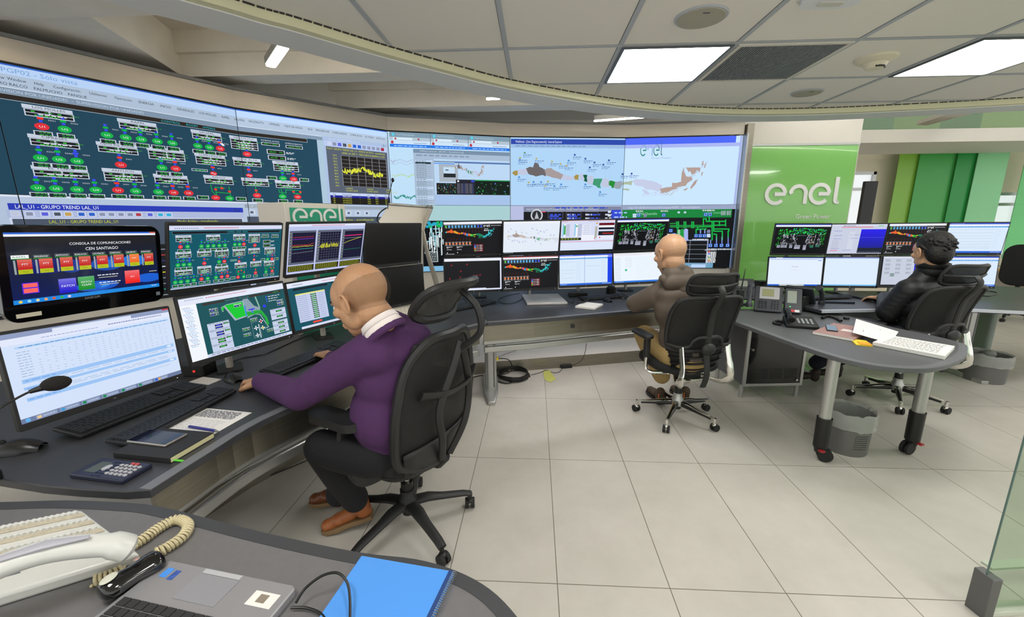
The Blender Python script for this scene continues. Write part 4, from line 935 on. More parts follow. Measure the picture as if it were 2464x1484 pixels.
def pic_form():
    c = Cv(); c.r2(0,0,16,9,'#0e5060',0); c.r2(0,0,16,.9,'#e2e6f6',1); c.dashes(1,3,.4,.1,'#4a5a88',10,2); c.dashes(7,11,.4,.1,'#c84868',14,2)
    c.r2(1,1.1,15,1.45,'#10141e',1); c.text('Planta Los Molles',8,1.4,.2,'#20c0d0',L=2)
    c.r2(1.2,2.2,7.2,7.7,'#c3cdec',1); c.r2(1.2,2.2,7.2,2.45,'#e8e680',2)
    for k in range(13):
        y = 2.6+k*.38; c.dashes(1.4,3.4,y+.1,.05,'#52607c',4,2,seed=k); c.r2(4.1,y,5.3,y+.22,BX,2); c.r2(4.3,y+.06,5.1,y+.16,LIM,3); c.dashes(5.6,6.8,y+.12,.05,'#52607c',3,2,seed=k+5)
    c.r2(3.7,7.95,5.6,8.3,'#f04838',2); c.circ(11.5,2.3,.35,'#e02838',L=2); c.line([(9.5,2.2),(11.2,2.2)],.08,WH,2)
    for k in range(6): c.frame(9.5,5.2+k*.35,11.4,5.5+k*.35,.05,'#9fb0b8',2); c.r2(9.8,5.28+k*.35,11,5.42+k*.35,LIM,3)
    c.circ(12.5,5.3,.45,'#2a3cf0',L=2); c.line([(12.5,5.8),(12.5,6.4),(14,6.4)],.08,WH,2); c.circ(14.2,6.4,.3,'#e02838',L=3)
    c.r2(1.3,8.55,16,9,'#d4dcf2',1); return c
def pic_ptt():
    H = hom([(-55,303),(1805,272),(1890,965),(130,1225)]); c = Cv()
    c.grad(0,0,16,9,'#26241f','#0e1e5a',12,0)
    for k,(x,y,rx,ry,q) in enumerate(((9.6,4.6,1.9,1.0,'#1b4fae'),(9.8,4.6,.9,.55,'#2f80e0'),(12.8,4.4,1.5,.9,'#2a78dc'),(12.9,4.3,.7,.45,'#5ab4f4'),(14.6,7.3,1.9,.7,'#1f5fd0'),(8.2,7.7,2.4,.7,'#1a58c8'),(8.4,7.7,1.2,.35,'#3f9af0'),(3.4,4.4,2.6,1.0,'#141f6a'),(5.7,4.6,1.2,.9,'#163a90'))): c.circ(x,y,rx,q,ry=ry,n=28,L=1)
    c.r2(0,0,16,.22,'#3468d0',2); c.r2(0,.22,16,.5,'#eef2fb',2); c.r2(15.2,0,16,.18,'#d86848',3); c.r2(0,8.45,16,9,'#1f88e0',2); 
    for k,q in enumerate(('#f0d040','#a0d8f0','#e8d8a0','#f0a060','#e05838','#30b048','#e8c8e0')): c.circ(.6+k*.75,8.72,.17,q,L=3)
    c.text('CONSOLA DE COMUNICACIONES',9.15,1.72,.36,WH,'C',L=3,w=6.9); c.text('CEN SANTIAGO',9.15,2.5,.42,WH,'C',L=3,w=3.7)
    names = ('RAPEL','PEHUENCHE','ANTUCO','RALCO','LOS MOLLES','DIEGO','QNEW','BOMBA MALBA')
    for k,(x,y,wd,hh) in enumerate(((133,648,165,190),(400,632,150,180),(655,612,140,175),(885,598,135,170),(1103,584,125,165),(1308,570,115,160),(1502,560,108,158),(1682,550,100,150))):
        a,b = H(x,y); a2,_ = H(x+wd,y); wd2 = 1.25; c.r2(a-.45,b-.55,a+wd2-.2,b-.12,'#f0f4f4' if k == 0 else '#4a5054',3); c.text(names[k],a+.25,b-.22,.2,'#3a6a60' if k == 0 else WH,'C',L=4,w=1.2)
        c.r2(a-.45,b-.12,a+wd2,b-.02,'#18902c',3); c.r2(a-.32,b+.08,a-.14,b+1.85,'#9aa4a8',3)
        c.grad(a,b,a+wd2,b+1.3,'#e07060' if k != 6 else '#f08a50','#c02020' if k != 6 else '#f06a20',4,3); c.text('PTT',a+wd2/2,b+.75,.24,WH,'C',L=4); c.r2(a,b+1.3,a+wd2,b+1.85,'#b4c020',3); c.text('Mute',a+wd2/2,b+1.65,.16,'#5a6410','C',L=4)
    c.r2(.9,6.35,2.35,7.75,'#5a2ae0',3); c.r2(1.0,6.45,2.25,6.95,'#ff6a60',4); c.r2(1.0,7.1,2.25,7.65,'#ff6a60',4)
    c.grad(4.2,6.25,5.95,8.2,'#7a78e0','#1a10c8',6,3); c.text('PATCH',5.08,7.4,.3,WH,'C',L=4); c.grad(6.15,6.2,7.9,8.1,'#60b070','#108a20',6,3); c.text('PATCH',7.02,7.1,.26,WH,'C',L=4); c.text('CLEAR',7.02,7.5,.26,WH,'C',L=4)
    c.dashes(8.3,10.7,6.15,.12,WH,5,3); c.r2(8.4,6.5,10.6,6.62,'#a8a8a0',3); c.dashes(8.4,10.9,7.25,.12,WH,5,3,seed=3); c.r2(8.5,7.55,10.7,7.67,'#a8a8a0',3)
    c.grad(11.5,5.9,13.4,7.9,'#f07078','#f02018',6,3); c.text('PTT',12.45,7.0,.22,WH,'C',L=4); c.r2(14.7,6.2,15.8,6.5,'#0a0a10',3); c.dashes(14.75,15.75,6.25,.1,WH,3,4); c.dashes(14.9,15.6,8.6,.08,WH,3,4); return c
def pic_sheet(n=1):
    c = Cv(); c.r2(0,0,16,9,'#d3e2fa',0); c.r2(0,0,16,.5,'#8f9cc0',1); c.r2(4,.15,11.5,.5,'#dfe7f8',2); c.r2(15.2,0,16,.18,'#c83c4a',2); c.r2(0,.5,16,1.15,'#e2e8fb',1); c.dashes(9,15,.7,.08,'#4a5a98',20,2); c.dashes(3,8,.85,.06,'#8a98c8',14,2)
    c.dashes(1.2,15.6,1.45,.13,'#9cc4ee',26,1); c.r2(.9,1.4,15.7,1.6,'#b4d2f4',1); c.dashes(1.2,15.4,1.46,.07,'#5a90d0',22,2)
    r = random.Random(8)
    for i in range(10):
        c.dashes(.9,1.9,1.95+i*.27,.05,'#8aa0c0',2,2,seed=i)
        for j in range(21):
            if r.random() < .85: x = 2.4+j*.63+r.uniform(-.03,.03); c.r2(x,1.95+i*.27,x+.2,1.99+i*.27,'#9fb0cc',2)
    for y,h in ((4.7,.42),(5.5,.28),(6.6,.38)): c.r2(.8,y,15.7,y+h,'#9cc4f4',1); c.dashes(1,3.4,y+.14,.1,'#78a8e8',3,2,seed=int(y*9)); c.r2(14.9,y+.08,15.4,y+h-.08,'#e0ecfc',2)
    for y in (5.25,6.1,6.3,7.3): c.dashes(2 if y < 7 else 12,14.8,y,.05,'#9cb0d4',9,2,seed=int(y*7))
    c.r2(0,8.5,16,9,'#6d7ca0',2)
    for k in range(7): x = 1.1+k*1.9; c.r2(x,8.55,x+1.7,8.95,'#8d9cbc',3); c.r2(x+.1,8.62,x+.42,8.9,('#e8c890','#3a9ad0','#168a50','#168a50','#168a50','#168a50','#2a60d8')[k],4); c.dashes(x+.6,x+1.6,8.72,.07,'#c8d4e8',3,4,seed=k)
    c.r2(13,8.62,13.3,8.9,'#e0a040',4); c.circ(.5,8.75,.2,'#60b0e8',L=4); return c
def pic_map(cols, title=True, bar=0, dark=True):
    c = Cv(); c.r2(0,0,16,9,'#101014' if dark else '#e4ecf8',0); c.r2(0,.0,16,.62,'#eef1fb',1)
    if bar: c.r2(0,0,16,.15,'#d04048',2)
    fn = (lambda x,y:(x/2060*14.3+(-.3 if dark else .0), 1.9+(y-380)/340*2.75)) if dark else (lambda x,y:(.1+x/1300*13.6,3.1+(y-380)/340*3.3))
    if dark:
        for k in range(12): x = .35+k*.88; c.r2(x,.95,x+.52,1.5,'#5ab848' if k == 0 else ('#5aaee8' if k < 10 else '#3a58d8'),2); c.dashes(x-.1,x+.65,.72,.1,'#c8ccd4',2,2,seed=k); c.dashes(x,x+.6,1.6,.1,'#a8acb4',2,2,seed=k+4)
        cv_logo(c,10.9,1.5,.55,WH,.17,.86); c.text('PROGRAMACION EN TIEMPO REAL',12.9,1.22,.2,WH,L=2,w=2.9); c.dashes(11.1,12.3,1.95,.14,WH,2,2); c.dashes(11,12.4,2.35,.22,WH,2,2)
        for k in range(12): c.line([(.8+k*.88,2.1),(1.0+k*.88+(5.5-k)*.25*(1 if k < 8 else .2),3.0)],.05,'#7a2020',1)
        for k in range(8): c.line([(.5+k*.95,5.4),(1.2+k*.8,4.3)],.05,'#7a2020',1)
        landmap(c,fn,COL_B,7,True,2)
        for k in range(8): x = .25+k*.93; c.r2(x,5.75,x+.5,6.2,'#f08a58',2); c.dashes(x-.1,x+.6,5.5,.12,'#d8dce0',2,2,seed=k); c.dashes(x-.1,x+.7,6.3,.1,'#c0c4c8',2,2,seed=k); c.dashes(x,x+.6,6.5,.08,'#9a9ea4',2,2,seed=k)
        for x in (.5,3.3): c.dashes(x,x+1.6,6.8,.14,WH,3,2); c.dashes(x,x+.6,7.05,.12,WH,1,2); c.text('49,99 HZ',x,7.75,.26,WH,L=2,w=1.3); c.circ(x+.15,8.5,.13,WH,L=2)
        c.frame(8.1,6.3,10.6,8.3,.07,'#c02828',2)
        for k,q in enumerate(('#3a58d8','#5aaee8','#f08a58','#5ab848')): c.r2(8.2,6.42+k*.47,8.6,6.8+k*.47,q,3); c.dashes(8.75,9.5,6.55+k*.47,.14,'#c8ccd4',2,3,seed=k); c.dashes(9.7,10.4,6.52+k*.47,.18,WH,2,3,seed=k); c.r2(8.7,6.82+k*.47,10.5,6.86+k*.47,'#c02828',2)
        c.dashes(.2,2.6,8.8,.14,'#c8ccd4',7,2)
    else:
        landmap(c,lambda x,y:fn(x,y),['#c8b8a0','#d2d6e4','#a89890','#c8bcb4','#b8a088','#285848','#78b898','#d2d6e4','#b8c4c0','#c8d0c0','#d8dce8','#c8b8b0'],7,False,1)
        for k,(x,y) in enumerate(((1.9,1.9),(1.2,2.6),(3.3,2.6),(5,2.9),(6.3,3.1),(8,1.9),(9.3,2.3),(9.7,3.2),(10.4,2.7),(11.4,2.9),(12,2.3),(13.4,3.9),(14.4,3.9),(1.3,4.7),(2.4,5.3),(3,5.1),(3.9,5.2),(4.4,5.7),(5.4,5.6),(6.1,5.4),(9,5.5),(10.6,6.3))): c.r2(x,y,x+.2,y+.2,('#4a90d8','#9aa8c8','#3a58a8')[k%3],2); c.dashes(x,x+.7,y+.3,.06,'#a8b4c8',2,2,seed=k)
        c.r2(0,8.7,16,9,'#0e1620',2); c.dashes(.3,3,8.8,.1,'#c8d4e0',7,3)
    return c
def pic_grid():
    c = Cv(); c.r2(0,0,16,9,'#05070c',0); c.r2(0,0,16,.22,'#2a48c0',1); c.r2(0,.22,16,.75,'#e8ecf8',1); r = random.Random(12)
    for k in range(150):
        x = 8+6.8*r.uniform(-1,1); y = 1.9+r.uniform(-.7,1.0)+abs(x-8)*.04; c.circ(x,y,r.uniform(.06,.2),r.choice(('#18c838','#18c838','#30d848','#2ab0b8')),n=7,L=1)
    for k in range(80):
        x = 1+14*r.random(); y = 1.4+r.random()*1.8; v = r.random() < .5; c.r2(x,y,x+(.05 if v else r.uniform(.3,1)),y+(r.uniform(.2,.6) if v else .05),r.choice(('#18c838','#2ad848')),2)
    for k in range(170):
        x = r.choice((2.6,3.4,5.2,6.2,10,11.3,13.2))+r.uniform(-.6,.8); y = 2.9+r.random()*3.2; c.r2(x,y,x+.05,y+r.uniform(.15,.7),r.choice(('#c8ccd8','#d8dce8','#9aa4b8','#e0a030' if x > 10.5 and x < 12 else '#c8ccd8')),2)
        if k % 2: c.r2(x-.12,y,x+.2,y+.07,'#d8dce8',2)
    for k in range(40): x = r.choice((1.1,1.6,13.8,14.4))+r.uniform(-.3,.4); y = 3.6+r.random()*2.6; c.r2(x,y,x+.08,y+r.uniform(.1,.6),'#18c838',2)
    c.r2(6.5,3.4,9.3,3.46,'#9aa4b8',2); c.line([(15,1.6),(14.3,6)],.07,'#18a030',2)
    for x,wd,h in ((1.2,1.0,.8),(2.4,.9,.8),(3.4,.8,.8),(4.9,.9,.9),(6.4,1.7,1.2),(9,.9,1.5),(11,1,.8),(12.6,1.2,.6)): c.r2(x,6.4,x+wd,6.4+h,'#a4a8b8' if x < 10 else '#2a7a60',1); c.dashes(x+.05,x+wd-.05,6.55,.1,'#303848',4,2,seed=int(x)); c.dashes(x+.05,x+wd-.05,6.85,.1,'#303848',4,2,seed=int(x)+1)
    return c
def pic_alarm():
    c = Cv(); c.r2(0,0,16,9,'#121216',0); c.r2(0,0,16,.75,'#eceffb',1); c.r2(15.6,.7,16,9,'#dfe4f8',1); c.r2(5.5,8.4,16,9,'#dfe4f8',1); c.r2(11.5,8.4,15.6,8.6,'#121216',2)
    for x,y in ((1.9,1.9),(6.2,1.75),(4.4,3.6),(1.3,5.6),(4.2,5.3),(8,4.9),(8.9,4.9),(9.8,4.8)): c.circ(x,y,.16,'#b02832',n=8,L=1); c.r2(x-.05,y-.3,x+.3,y,'#7a2028',1)
    return c
def pic_panel():
    c = Cv(); c.r2(0,0,16,9,'#d6dcf4',0); c.r2(0,0,16,.2,'#e8c8d4',1); c.dashes(.3,2,.2,.12,'#d06080',4,2); c.dashes(8,11,.2,.12,'#8090c8',8,2)
    for x,g in ((.8,(1.4,4)),(4.3,(1.4,1.8))): c.r2(x-.35,1.0,x,4.4,'#80c8e8',1); c.r2(x,1.0,x+.6,4.6,'#f2f4fc',1); c.r2(x,g[0],x+.55,g[1],'#48a858',2); [c.r2(x+.7+k*.22,1.0,x+.82+k*.22,4.5,'#a4acc4',1) for k in range(5)]
    c.r2(0,4.95,6.2,5.65,'#1c2018',1); [c.r2(.2+k*.9,5.05,.8+k*.9,5.5,'#7a8a30',2) for k in range(6)]; c.r2(6.3,1.2,8.8,4.5,'#e6eafa',1); [c.r2(6.6,1.4+k*.5,8.6,1.55+k*.5,'#b4bcd4',2) for k in range(6)]
    c.r2(6.1,4.2,10,5.8,'#eef1fc',2); c.r2(10.1,1.8,10.8,5.0,'#b4b4a8',1); c.r2(10.2,.7,10.9,1.0,'#d8a048',2)
    for y,h,q in ((.8,.7,'#6a1020'),(2.1,.6,'#101a28'),(3.2,1.2,'#151a20')): c.r2(11.2,y,15.9,y+h,q,1)
    c.r2(12.4,3.7,15.6,3.95,'#d03030',2); c.r2(11.2,1.5,15.9,2.1,WH,1); c.r2(10.9,4.5,15.9,5.6,'#e6eafc',1); c.circ(11.7,5.0,.2,'#d03038',L=2); c.circ(10.2,5.2,.18,'#e05048',L=3)
    c.r2(0,6.0,16,6.2,'#d8a0b4',1); c.r2(0,6.2,16,8.6,'#dce6fa',1); c.r2(0,8.6,16,9,'#0e1a24',1); return c
def pic_plot(split=True, cols=2, blue=True):
    c = Cv(); c.r2(0,0,16,9,'#d9eafc',0); c.r2(0,0,16,.35,'#3a58d0',1); c.r2(0,.35,16,.95,'#e8edfb',1); c.dashes(.4,4,.08,.15,'#90a8f0',8,2)
    W_ = 14.6 if blue else 16
    c.r2(0,.95,W_,1.3,'#3a98e0',1); c.dashes(.5,W_-.4,1.06,.1,'#a8d4fa',14,2)
    if split: c.r2(7.5,.3,7.58,8.4,'#3a58b0',2)
    r = random.Random(6)
    for (x0,x1,ys) in (((.6,4.6,(2.1,4.5,5.4,6.8)),(8,12.2,(3.4,)))) if split else ((.6,12.5,(1.9,2.9,3.8,4.6,5.6,6.4,7.0,7.5)),):
        for y in ys: c.line([(x0+(x1-x0)*k/24,y+r.uniform(-.05,.05)) for k in range(25)],.045,r.choice(('#a8a0b4','#b8b4c4','#98a8b8')),1)
        for k in range(11): c.dashes(x1+.4,x1+1.8,1.9+k*.55,.05,'#a8bcd4',3,1,seed=k)
    if blue: c.r2(W_,.35,16,8.5,'#1040e8',1)
    c.r2(0,8.45,16,9,'#2868d8',2); c.dashes(.3,2.2,8.68,.12,'#a8d0ff',5,3); c.dashes(13,15.6,8.68,.12,'#d8e8ff',6,3); return c
def pic_mail():
    c = Cv(); c.r2(0,0,16,9,'#ecf5fe',0); c.r2(0,0,16,1.0,'#f4f4fa',1); c.dashes(.5,12,.3,.1,'#a0a8b8',16,2); c.dashes(.5,9,.65,.08,'#c0c8d4',16,2)
    for k in range(26): c.dashes(.4,2.2,1.5+k*.26,.05,'#b0bccc',3,1,seed=k); c.dashes(3.6,5.8,1.5+k*.26,.05,'#c0ccd8',4,1,seed=k) if k < 12 else None; c.dashes(7,14,1.5+k*.5,.05,'#ccd8e4',9,1,seed=k) if k < 13 else None
    c.r2(3.5,4.9,4.2,5.5,'#48c088',2); c.r2(0,8.5,16,9,'#2878e0',1); c.dashes(.5,3,8.7,.12,'#c8e0ff',6,2); return c
def pic_search():
    c = Cv(); c.r2(0,0,16,9,'#e4effd',0); c.r2(0,0,16,.2,'#2a40a0',1); c.r2(2,.05,4,.4,'#e8ecf8',2); c.r2(0,.35,16,.75,'#c8d8f4',1); c.dashes(.5,14,.5,.1,'#7a98d8',12,2); c.r2(14.6,.9,15.6,1.1,'#5a98e8',1)
    for t,x,q in (('G',6.9,'#8aa8e8'),('o',7.35,'#e8a0a0'),('o',7.7,'#e8d090'),('g',8.05,'#8aa8e8'),('l',8.45,'#98d0a0'),('e',8.6,'#e8a0a0')): c.text(t,x,3.1,.5,q,L=1)
    c.dashes(6.8,9.2,4.0,.07,'#c0cce0',4,1); c.r2(0,8.55,16,9,'#2060d0',1); c.r2(3.6,8.6,11,9,'#cfd4cc',2); return c
def pic_blank():
    c = Cv(); c.r2(0,0,16,9,'#dcecfc',0); c.r2(0,0,16,.35,'#7a88c0',1); c.dashes(.4,5,.1,.15,'#303a60',14,2); c.r2(0,.35,16,.6,'#cfe0f8',1); c.r2(0,8.6,16,9,'#7ac0f4',1); return c
def pic_scada(blue=True):
    c = Cv(); c.r2(0,0,16,9,'#c9cfe2',0); c.r2(0,0,16,.4,'#dce0f2',1); c.r2(3,.75,12,.95,'#e87078',1); c.dashes(3.4,7,.35,.15,'#30407a',5,2); c.r2(13.5,.4,15,.6,'#50c868',1)
    for x,y in ((1,1.9),(1.2,3.3),(1.2,4.3),(6,3.2),(6,4.2),(1,7.4),(4.4,7.9)): c.dashes(x,x+2.4,y,.1,'#4a5cc0',4,1,seed=int(y*3))
    for k in range(12): c.dashes(1,3,4.8+k*.22,.06,'#9aa4b4',3,1,seed=k); c.dashes(5.6,7.2,2.3+k*.45,.1,WH,2,1,seed=k)
    c.r2(.8,7.9,3,8.1,'#e86878',1)
    if blue: c.grad(8.8,1.5,16,7.2,'#2414f0','#101a98',8,1); c.r2(8.8,7.2,16,8.8,'#141c30',2); c.r2(8.8,4,16,4.06,'#6a60f4',3); [c.r2(9+k*.55,8.4,9.3+k*.55,8.5,'#8898b0',3) for k in range(12)]
    return c
def pic_scada2():
    c = Cv(); c.r2(0,0,16,9,'#c6cddd',0); c.r2(0,0,16,.3,'#e6eaf8',1); c.r2(0,0,.6,9,'#101418',2)
    for k in range(16): x = 1.3+(k%4)*3; y = 1.0+(k//4)*1.25; c.dashes(x,x+1.4,y,.14,'#48505c',3,1,seed=k); c.dashes(x,x+1.4,y+.45,.1,'#48505c',3,1,seed=k+3)
    for k in range(3): c.r2(3,5.2+k*.35,4.2,5.4+k*.35,'#3a6a50',2)
    c.r2(9.6,.9,16,4.4,'#2010f0',2); c.r2(0,8.7,16,9,'#101418',3); return c

# ---------------------------------------------------------------- desk monitors
SMM = screen_mat('monitor_glow', .4, .15); SMG = screen_mat('touch_glow', .06, .5)
def pose(cx, cy, cz, yaw, tilt, roll):
    a, b, c = (math.radians(v) for v in (yaw, tilt, roll)); u = Vector((math.sin(a), math.cos(a), 0)); z = Vector((0,0,1)); n = u.cross(z)
    v = z*math.cos(b)-n*math.sin(b); u2 = u*math.cos(c)+v*math.sin(c); v2 = v*math.cos(c)-u*math.sin(c)
    return frame_of((cx, cy, cz), u2, v2)
def monitor(P, pic, label, group=None, W_=.555, H_=.335, logo=True, bz=(.008,.008,.010,.024), off=False, glossy=False, led=True):
    """bz: left, right, top, bottom rim"""
    t = thing('touch_monitor' if glossy else 'desktop_monitor', label, 'monitor', group=group); t.matrix_world = P; t.matrix_basis = P
    m = MB(); r_ = .045 if glossy else .006
    m.rbox((0,.012,0), (W_,H_,.02), r_, 6 if glossy else 2, ax='Y'); m.build('housing', M_black_g if glossy else M_black_m, t, bevel=.0015)
    m = MB(); m.rbox((0,.035,.0), (W_*.62,H_*.6,.03), .02, ax='Y'); m.build('back_cover', M_black_m, t, bevel=.006)
    sw, sh = W_-bz[0]-bz[1], H_-bz[2]-bz[3]; ox, oz = -W_/2+bz[0], H_/2-bz[2]
    if off: c = Cv(); c.r2(0,0,16,9,'#060607',0); mt = mat('screen_off', '#0b0b0c', .28)
    else: c = pic; mt = SMG if glossy else SMM
    c.mesh(lambda x, y, o: (ox+x/16*sw, .0016-.0002-o, oz-y/9*sh), .00012, 'picture' if not off else 'screen', mt, t, clip=(0,0,16,9))
    if logo:
        m = MB(); z0 = -H_/2+bz[3]*.5
        if glossy:
            text3d('DIGICOM', (-.04, -H_/2+.055, .0), .009, .0006, Matrix.Translation((0,.0016,0)) @ Matrix.Rotation(math.pi/2, 4, 'X'), 'brand_mark', mat('mark_grey', '#9a9aa0', .3), t)
            m.bb(-W_/2+.03, -W_/2+.1, 0, .002, -H_/2+.018, -H_/2+.033); m.build('paper_label', mat('old_label', '#d3ccb4', .6), t, smooth=0)
            m = MB(); m.bb(W_/2-.038, W_/2-.022, 0, .002, -H_/2+.028, -H_/2+.044); m.build('sticker', mat('sticker_grey', '#9aa4ac', .4), t, smooth=0)
        else:
            text3d('hp', (-.006, z0-.003, .0), .008, .0005, Matrix.Translation((0,.0018,0)) @ Matrix.Rotation(math.pi/2, 4, 'X'), 'brand_mark', mat('mark_silver', '#b8b8bc', .25, metal=.8), t)
    if led: MB().rbox((W_/2-.03, .0015, -H_/2+bz[3]*.45), (.004,.002,.001), .0009, ax='Y').build('power_light', mat('led_white', '#e8f0ff', .5, emit=1.2), t, smooth=0)
    return t
PO = {
'M1':(-1.802,1.602,1.420, 8.5,-5.6,-1.3),'M2':(-1.656,1.448,1.086, 9.0,5.3,-2.3),'M3':(-1.528,2.028,1.438, 21.9,-14.4,-0.5),'M4':(-1.517,2.025,1.107, 19.8,5.8,0.2),
'M5':(-1.290,2.560,1.440, 26.2,-16.4,0.3),'M6':(-1.383,2.701,1.078, 31.3,4.7,2.0),'M7t':(-1.094,3.240,1.422, 32.3,-4.8,-0.4),'M7b':(-1.135,3.38,1.068, 34.8,1.9,0.3),
'R1t':(-0.575,3.925,1.438, 79,-6,0.8),'R2t':(-0.030,3.968,1.442, 75.2,-12.4,0.6),'R3t':(0.512,4.127,1.447, 77.0,-9.4,0.7),'R4t':(1.041,4.185,1.457, 75.2,-12.5,0.8),
'R1b':(-0.573,3.868,1.103, 72.1,1.1,-0.2),'R2b':(-0.034,3.947,1.112, 73.3,-0.6,0.2),'R3b':(0.513,4.161,1.115, 79.4,2.6,1.0),'R4b':(1.078,4.349,1.119, 80.3,7.9,1.3),
'S1t':(2.770,4.54,1.395, 91.8,-5.1,-0.1),'S2t':(3.337,4.555,1.392, 90.9,-5.0,0.3),'S3t':(3.913,4.56,1.396, 91.6,-4.2,0.4),'S4t':(4.486,4.54,1.400, 93.4,-4.2,0.1),
'S1b':(2.776,4.575,1.050, 92.5,4.2,0.1),'S2b':(3.347,4.566,1.053, 92.2,3.8,-0.1),'S3b':(3.876,4.52,1.063, 92.4,3.4,0.2),'S4b':(4.431,4.49,1.065, 93.0,4.1,0.2)}
gL, gR, gS = 'monitors of the left station', 'monitors of the middle station', 'monitors of the right station'
monitor(pose(*PO['M1']), pic_ptt(), 'glossy black touch monitor with red push-to-talk buttons, upper left', None, .56, .35, bz=(.028,.022,.026,.068), glossy=True, led=False)
monitor(pose(*PO['M2']), pic_sheet(), 'large pale blue spreadsheet monitor below the glossy touch monitor', gL)
monitor(pose(*PO['M3']), pic_hydro(), 'monitor with the teal hydro plant overview, right of the touch monitor', gL)
monitor(pose(*PO['M4']), pic_flow(), 'monitor with the bright green reservoir diagram on teal', gL)
monitor(pose(*PO['M5']), pic_tri(), 'monitor with three dark trend charts side by side, under the sign box', gL)
monitor(pose(*PO['M6']), pic_form(), 'teal monitor with a pale form, half hidden by the head of the man in purple', gL)
monitor(pose(*PO['M7t']), None, 'upper of two switched-off black monitors behind the man in purple', gL, off=True)
monitor(pose(*PO['M7b']), None, 'lower of two switched-off black monitors, behind the desk calendar', gL, off=True)
monitor(pose(*PO['R1t']), pic_map(COL_B), 'upper leftmost monitor of the middle station, black with rainbow country map', gR)
monitor(pose(*PO['R1b']), pic_alarm(), 'lower leftmost monitor of the middle station, black with a few red marks', gR)
monitor(pose(*PO['R2t']), pic_map(COL_A, dark=False), 'monitor with the pale country map on white', gR)
monitor(pose(*PO['R2b']), pic_map(COL_B, bar=1), 'lower monitor with rainbow country map, above the closed silver laptop', gR)
monitor(pose(*PO['R3t']), pic_panel(), 'upper monitor with lavender control panels and dark red bars', gR)
monitor(pose(*PO['R3b']), pic_plot(), 'lower monitor with two white plot windows and blue strip at its right', gR)
monitor(pose(*PO['R4t']), pic_grid(), 'upper monitor with green network on black, left of the bald man in brown', gR)
monitor(pose(*PO['R4b']), pic_mail(), 'lower white list monitor with small green square, by the man in brown', gR)
monitor(pose(*PO['S1t']), pic_grid(), 'upper monitor with green network on black, in front of the green glass panel', gS)
monitor(pose(*PO['S1b']), pic_search(), 'lower monitor showing a white web search page', gS)
monitor(pose(*PO['S2t']), pic_scada(), 'upper monitor with a vivid blue chart block at its right half', gS)
monitor(pose(*PO['S2b']), pic_blank(), 'lower blank pale monitor, second from the left at the right station', gS)
monitor(pose(*PO['S3t']), pic_map(COL_B), 'upper monitor with rainbow map, partly behind the dark-haired man', gS)
monitor(pose(*PO['S3b']), pic_scada2(), 'lower grey form monitor partly behind the dark-haired man', gS)
monitor(pose(*PO['S4t']), pic_plot(False, 1, False), 'upper rightmost white plot monitor of the right station', gS)
monitor(pose(*PO['S4b']), pic_plot(False, 1, False), 'lower rightmost white plot monitor, behind the black headrest', gS)
# ---------------------------------------------------------------- desks
ZD, ZO, ZN = .80, .75, .78
def top_poly(pxs, z): return [tuple(at_z(x, y, z)[:2]) for x, y in pxs]
def worktop(name, mb_pts, z, parent, th=.03, mtl=None):
    m = MB(); m.prism(mb_pts, z-th, z); return m.build(name, mtl or M_desk, parent, world=True, bevel=.004, smooth=30)
def inset(path, d):
    return offs(path, d)
# left console: front edge measured, rear edge parallel behind the monitors
fA = [tuple(p[:2]) for p in spline([(*at_z(x, y, ZD)[:2], 0) for x, y in ((361,1178),(500,1090),(640,1006),(836,918),(1031,815),(1126,787),(1172,776))], 4)]
tA = thing('console_desk', 'long curved dark grey console desk at the left, in front of the man in purple', 'desk', (-1.3, 2.1, 0))
endA = top_poly(((361,1178),(300,1182),(190,1176),(100,1168),(0,1152),(-120,1130)), ZD)
rearA = [(-2.9, 1.0), (-2.75, 2.0), (-2.3, 3.3), (-1.65, 4.15), (-1.0, 4.6)]
worktop('worktop', endA[::-1]+fA[1:]+[(-.42, 3.4), (-.8, 4.4)]+rearA[::-1], ZD, tA)
strip_ = offs(fA, -.002); st2 = offs(fA, .038)
m = MB(); m.prism(strip_+st2[::-1], ZD-.001, ZD+.0015); m.build('edge_band', M_edge_glint, tA, world=True, smooth=0)  # flat strip, the bevel's ceiling glint is in its colour
def panel_under(path, d, z0, z1, name, mtl, parent, th=.02):
    m = MB(); m.prism(offs(path, d)+offs(path, d+th)[::-1], z0, z1); return m.build(name, mtl, parent, world=True, smooth=0)
def apron(path, d, parent):
    panel_under(path, d, .60, ZD-.04, 'modesty_panel', M_steel, parent); 
    m = MB()
    P = [Vector((x, y, 0)) for x, y in offs(path, d+.03)]
    for k, (a, z0, z1) in enumerate(((.05, .55, .60), (.0, .49, .55))):
        m.prism(offs(path, d+a*.6)+offs(path, d+a*.6+.03)[::-1], z0+.004, z1)
    m.build('lower_rail', M_alu, parent, world=True, bevel=.01)
apron(fA[2:], .1, tA)
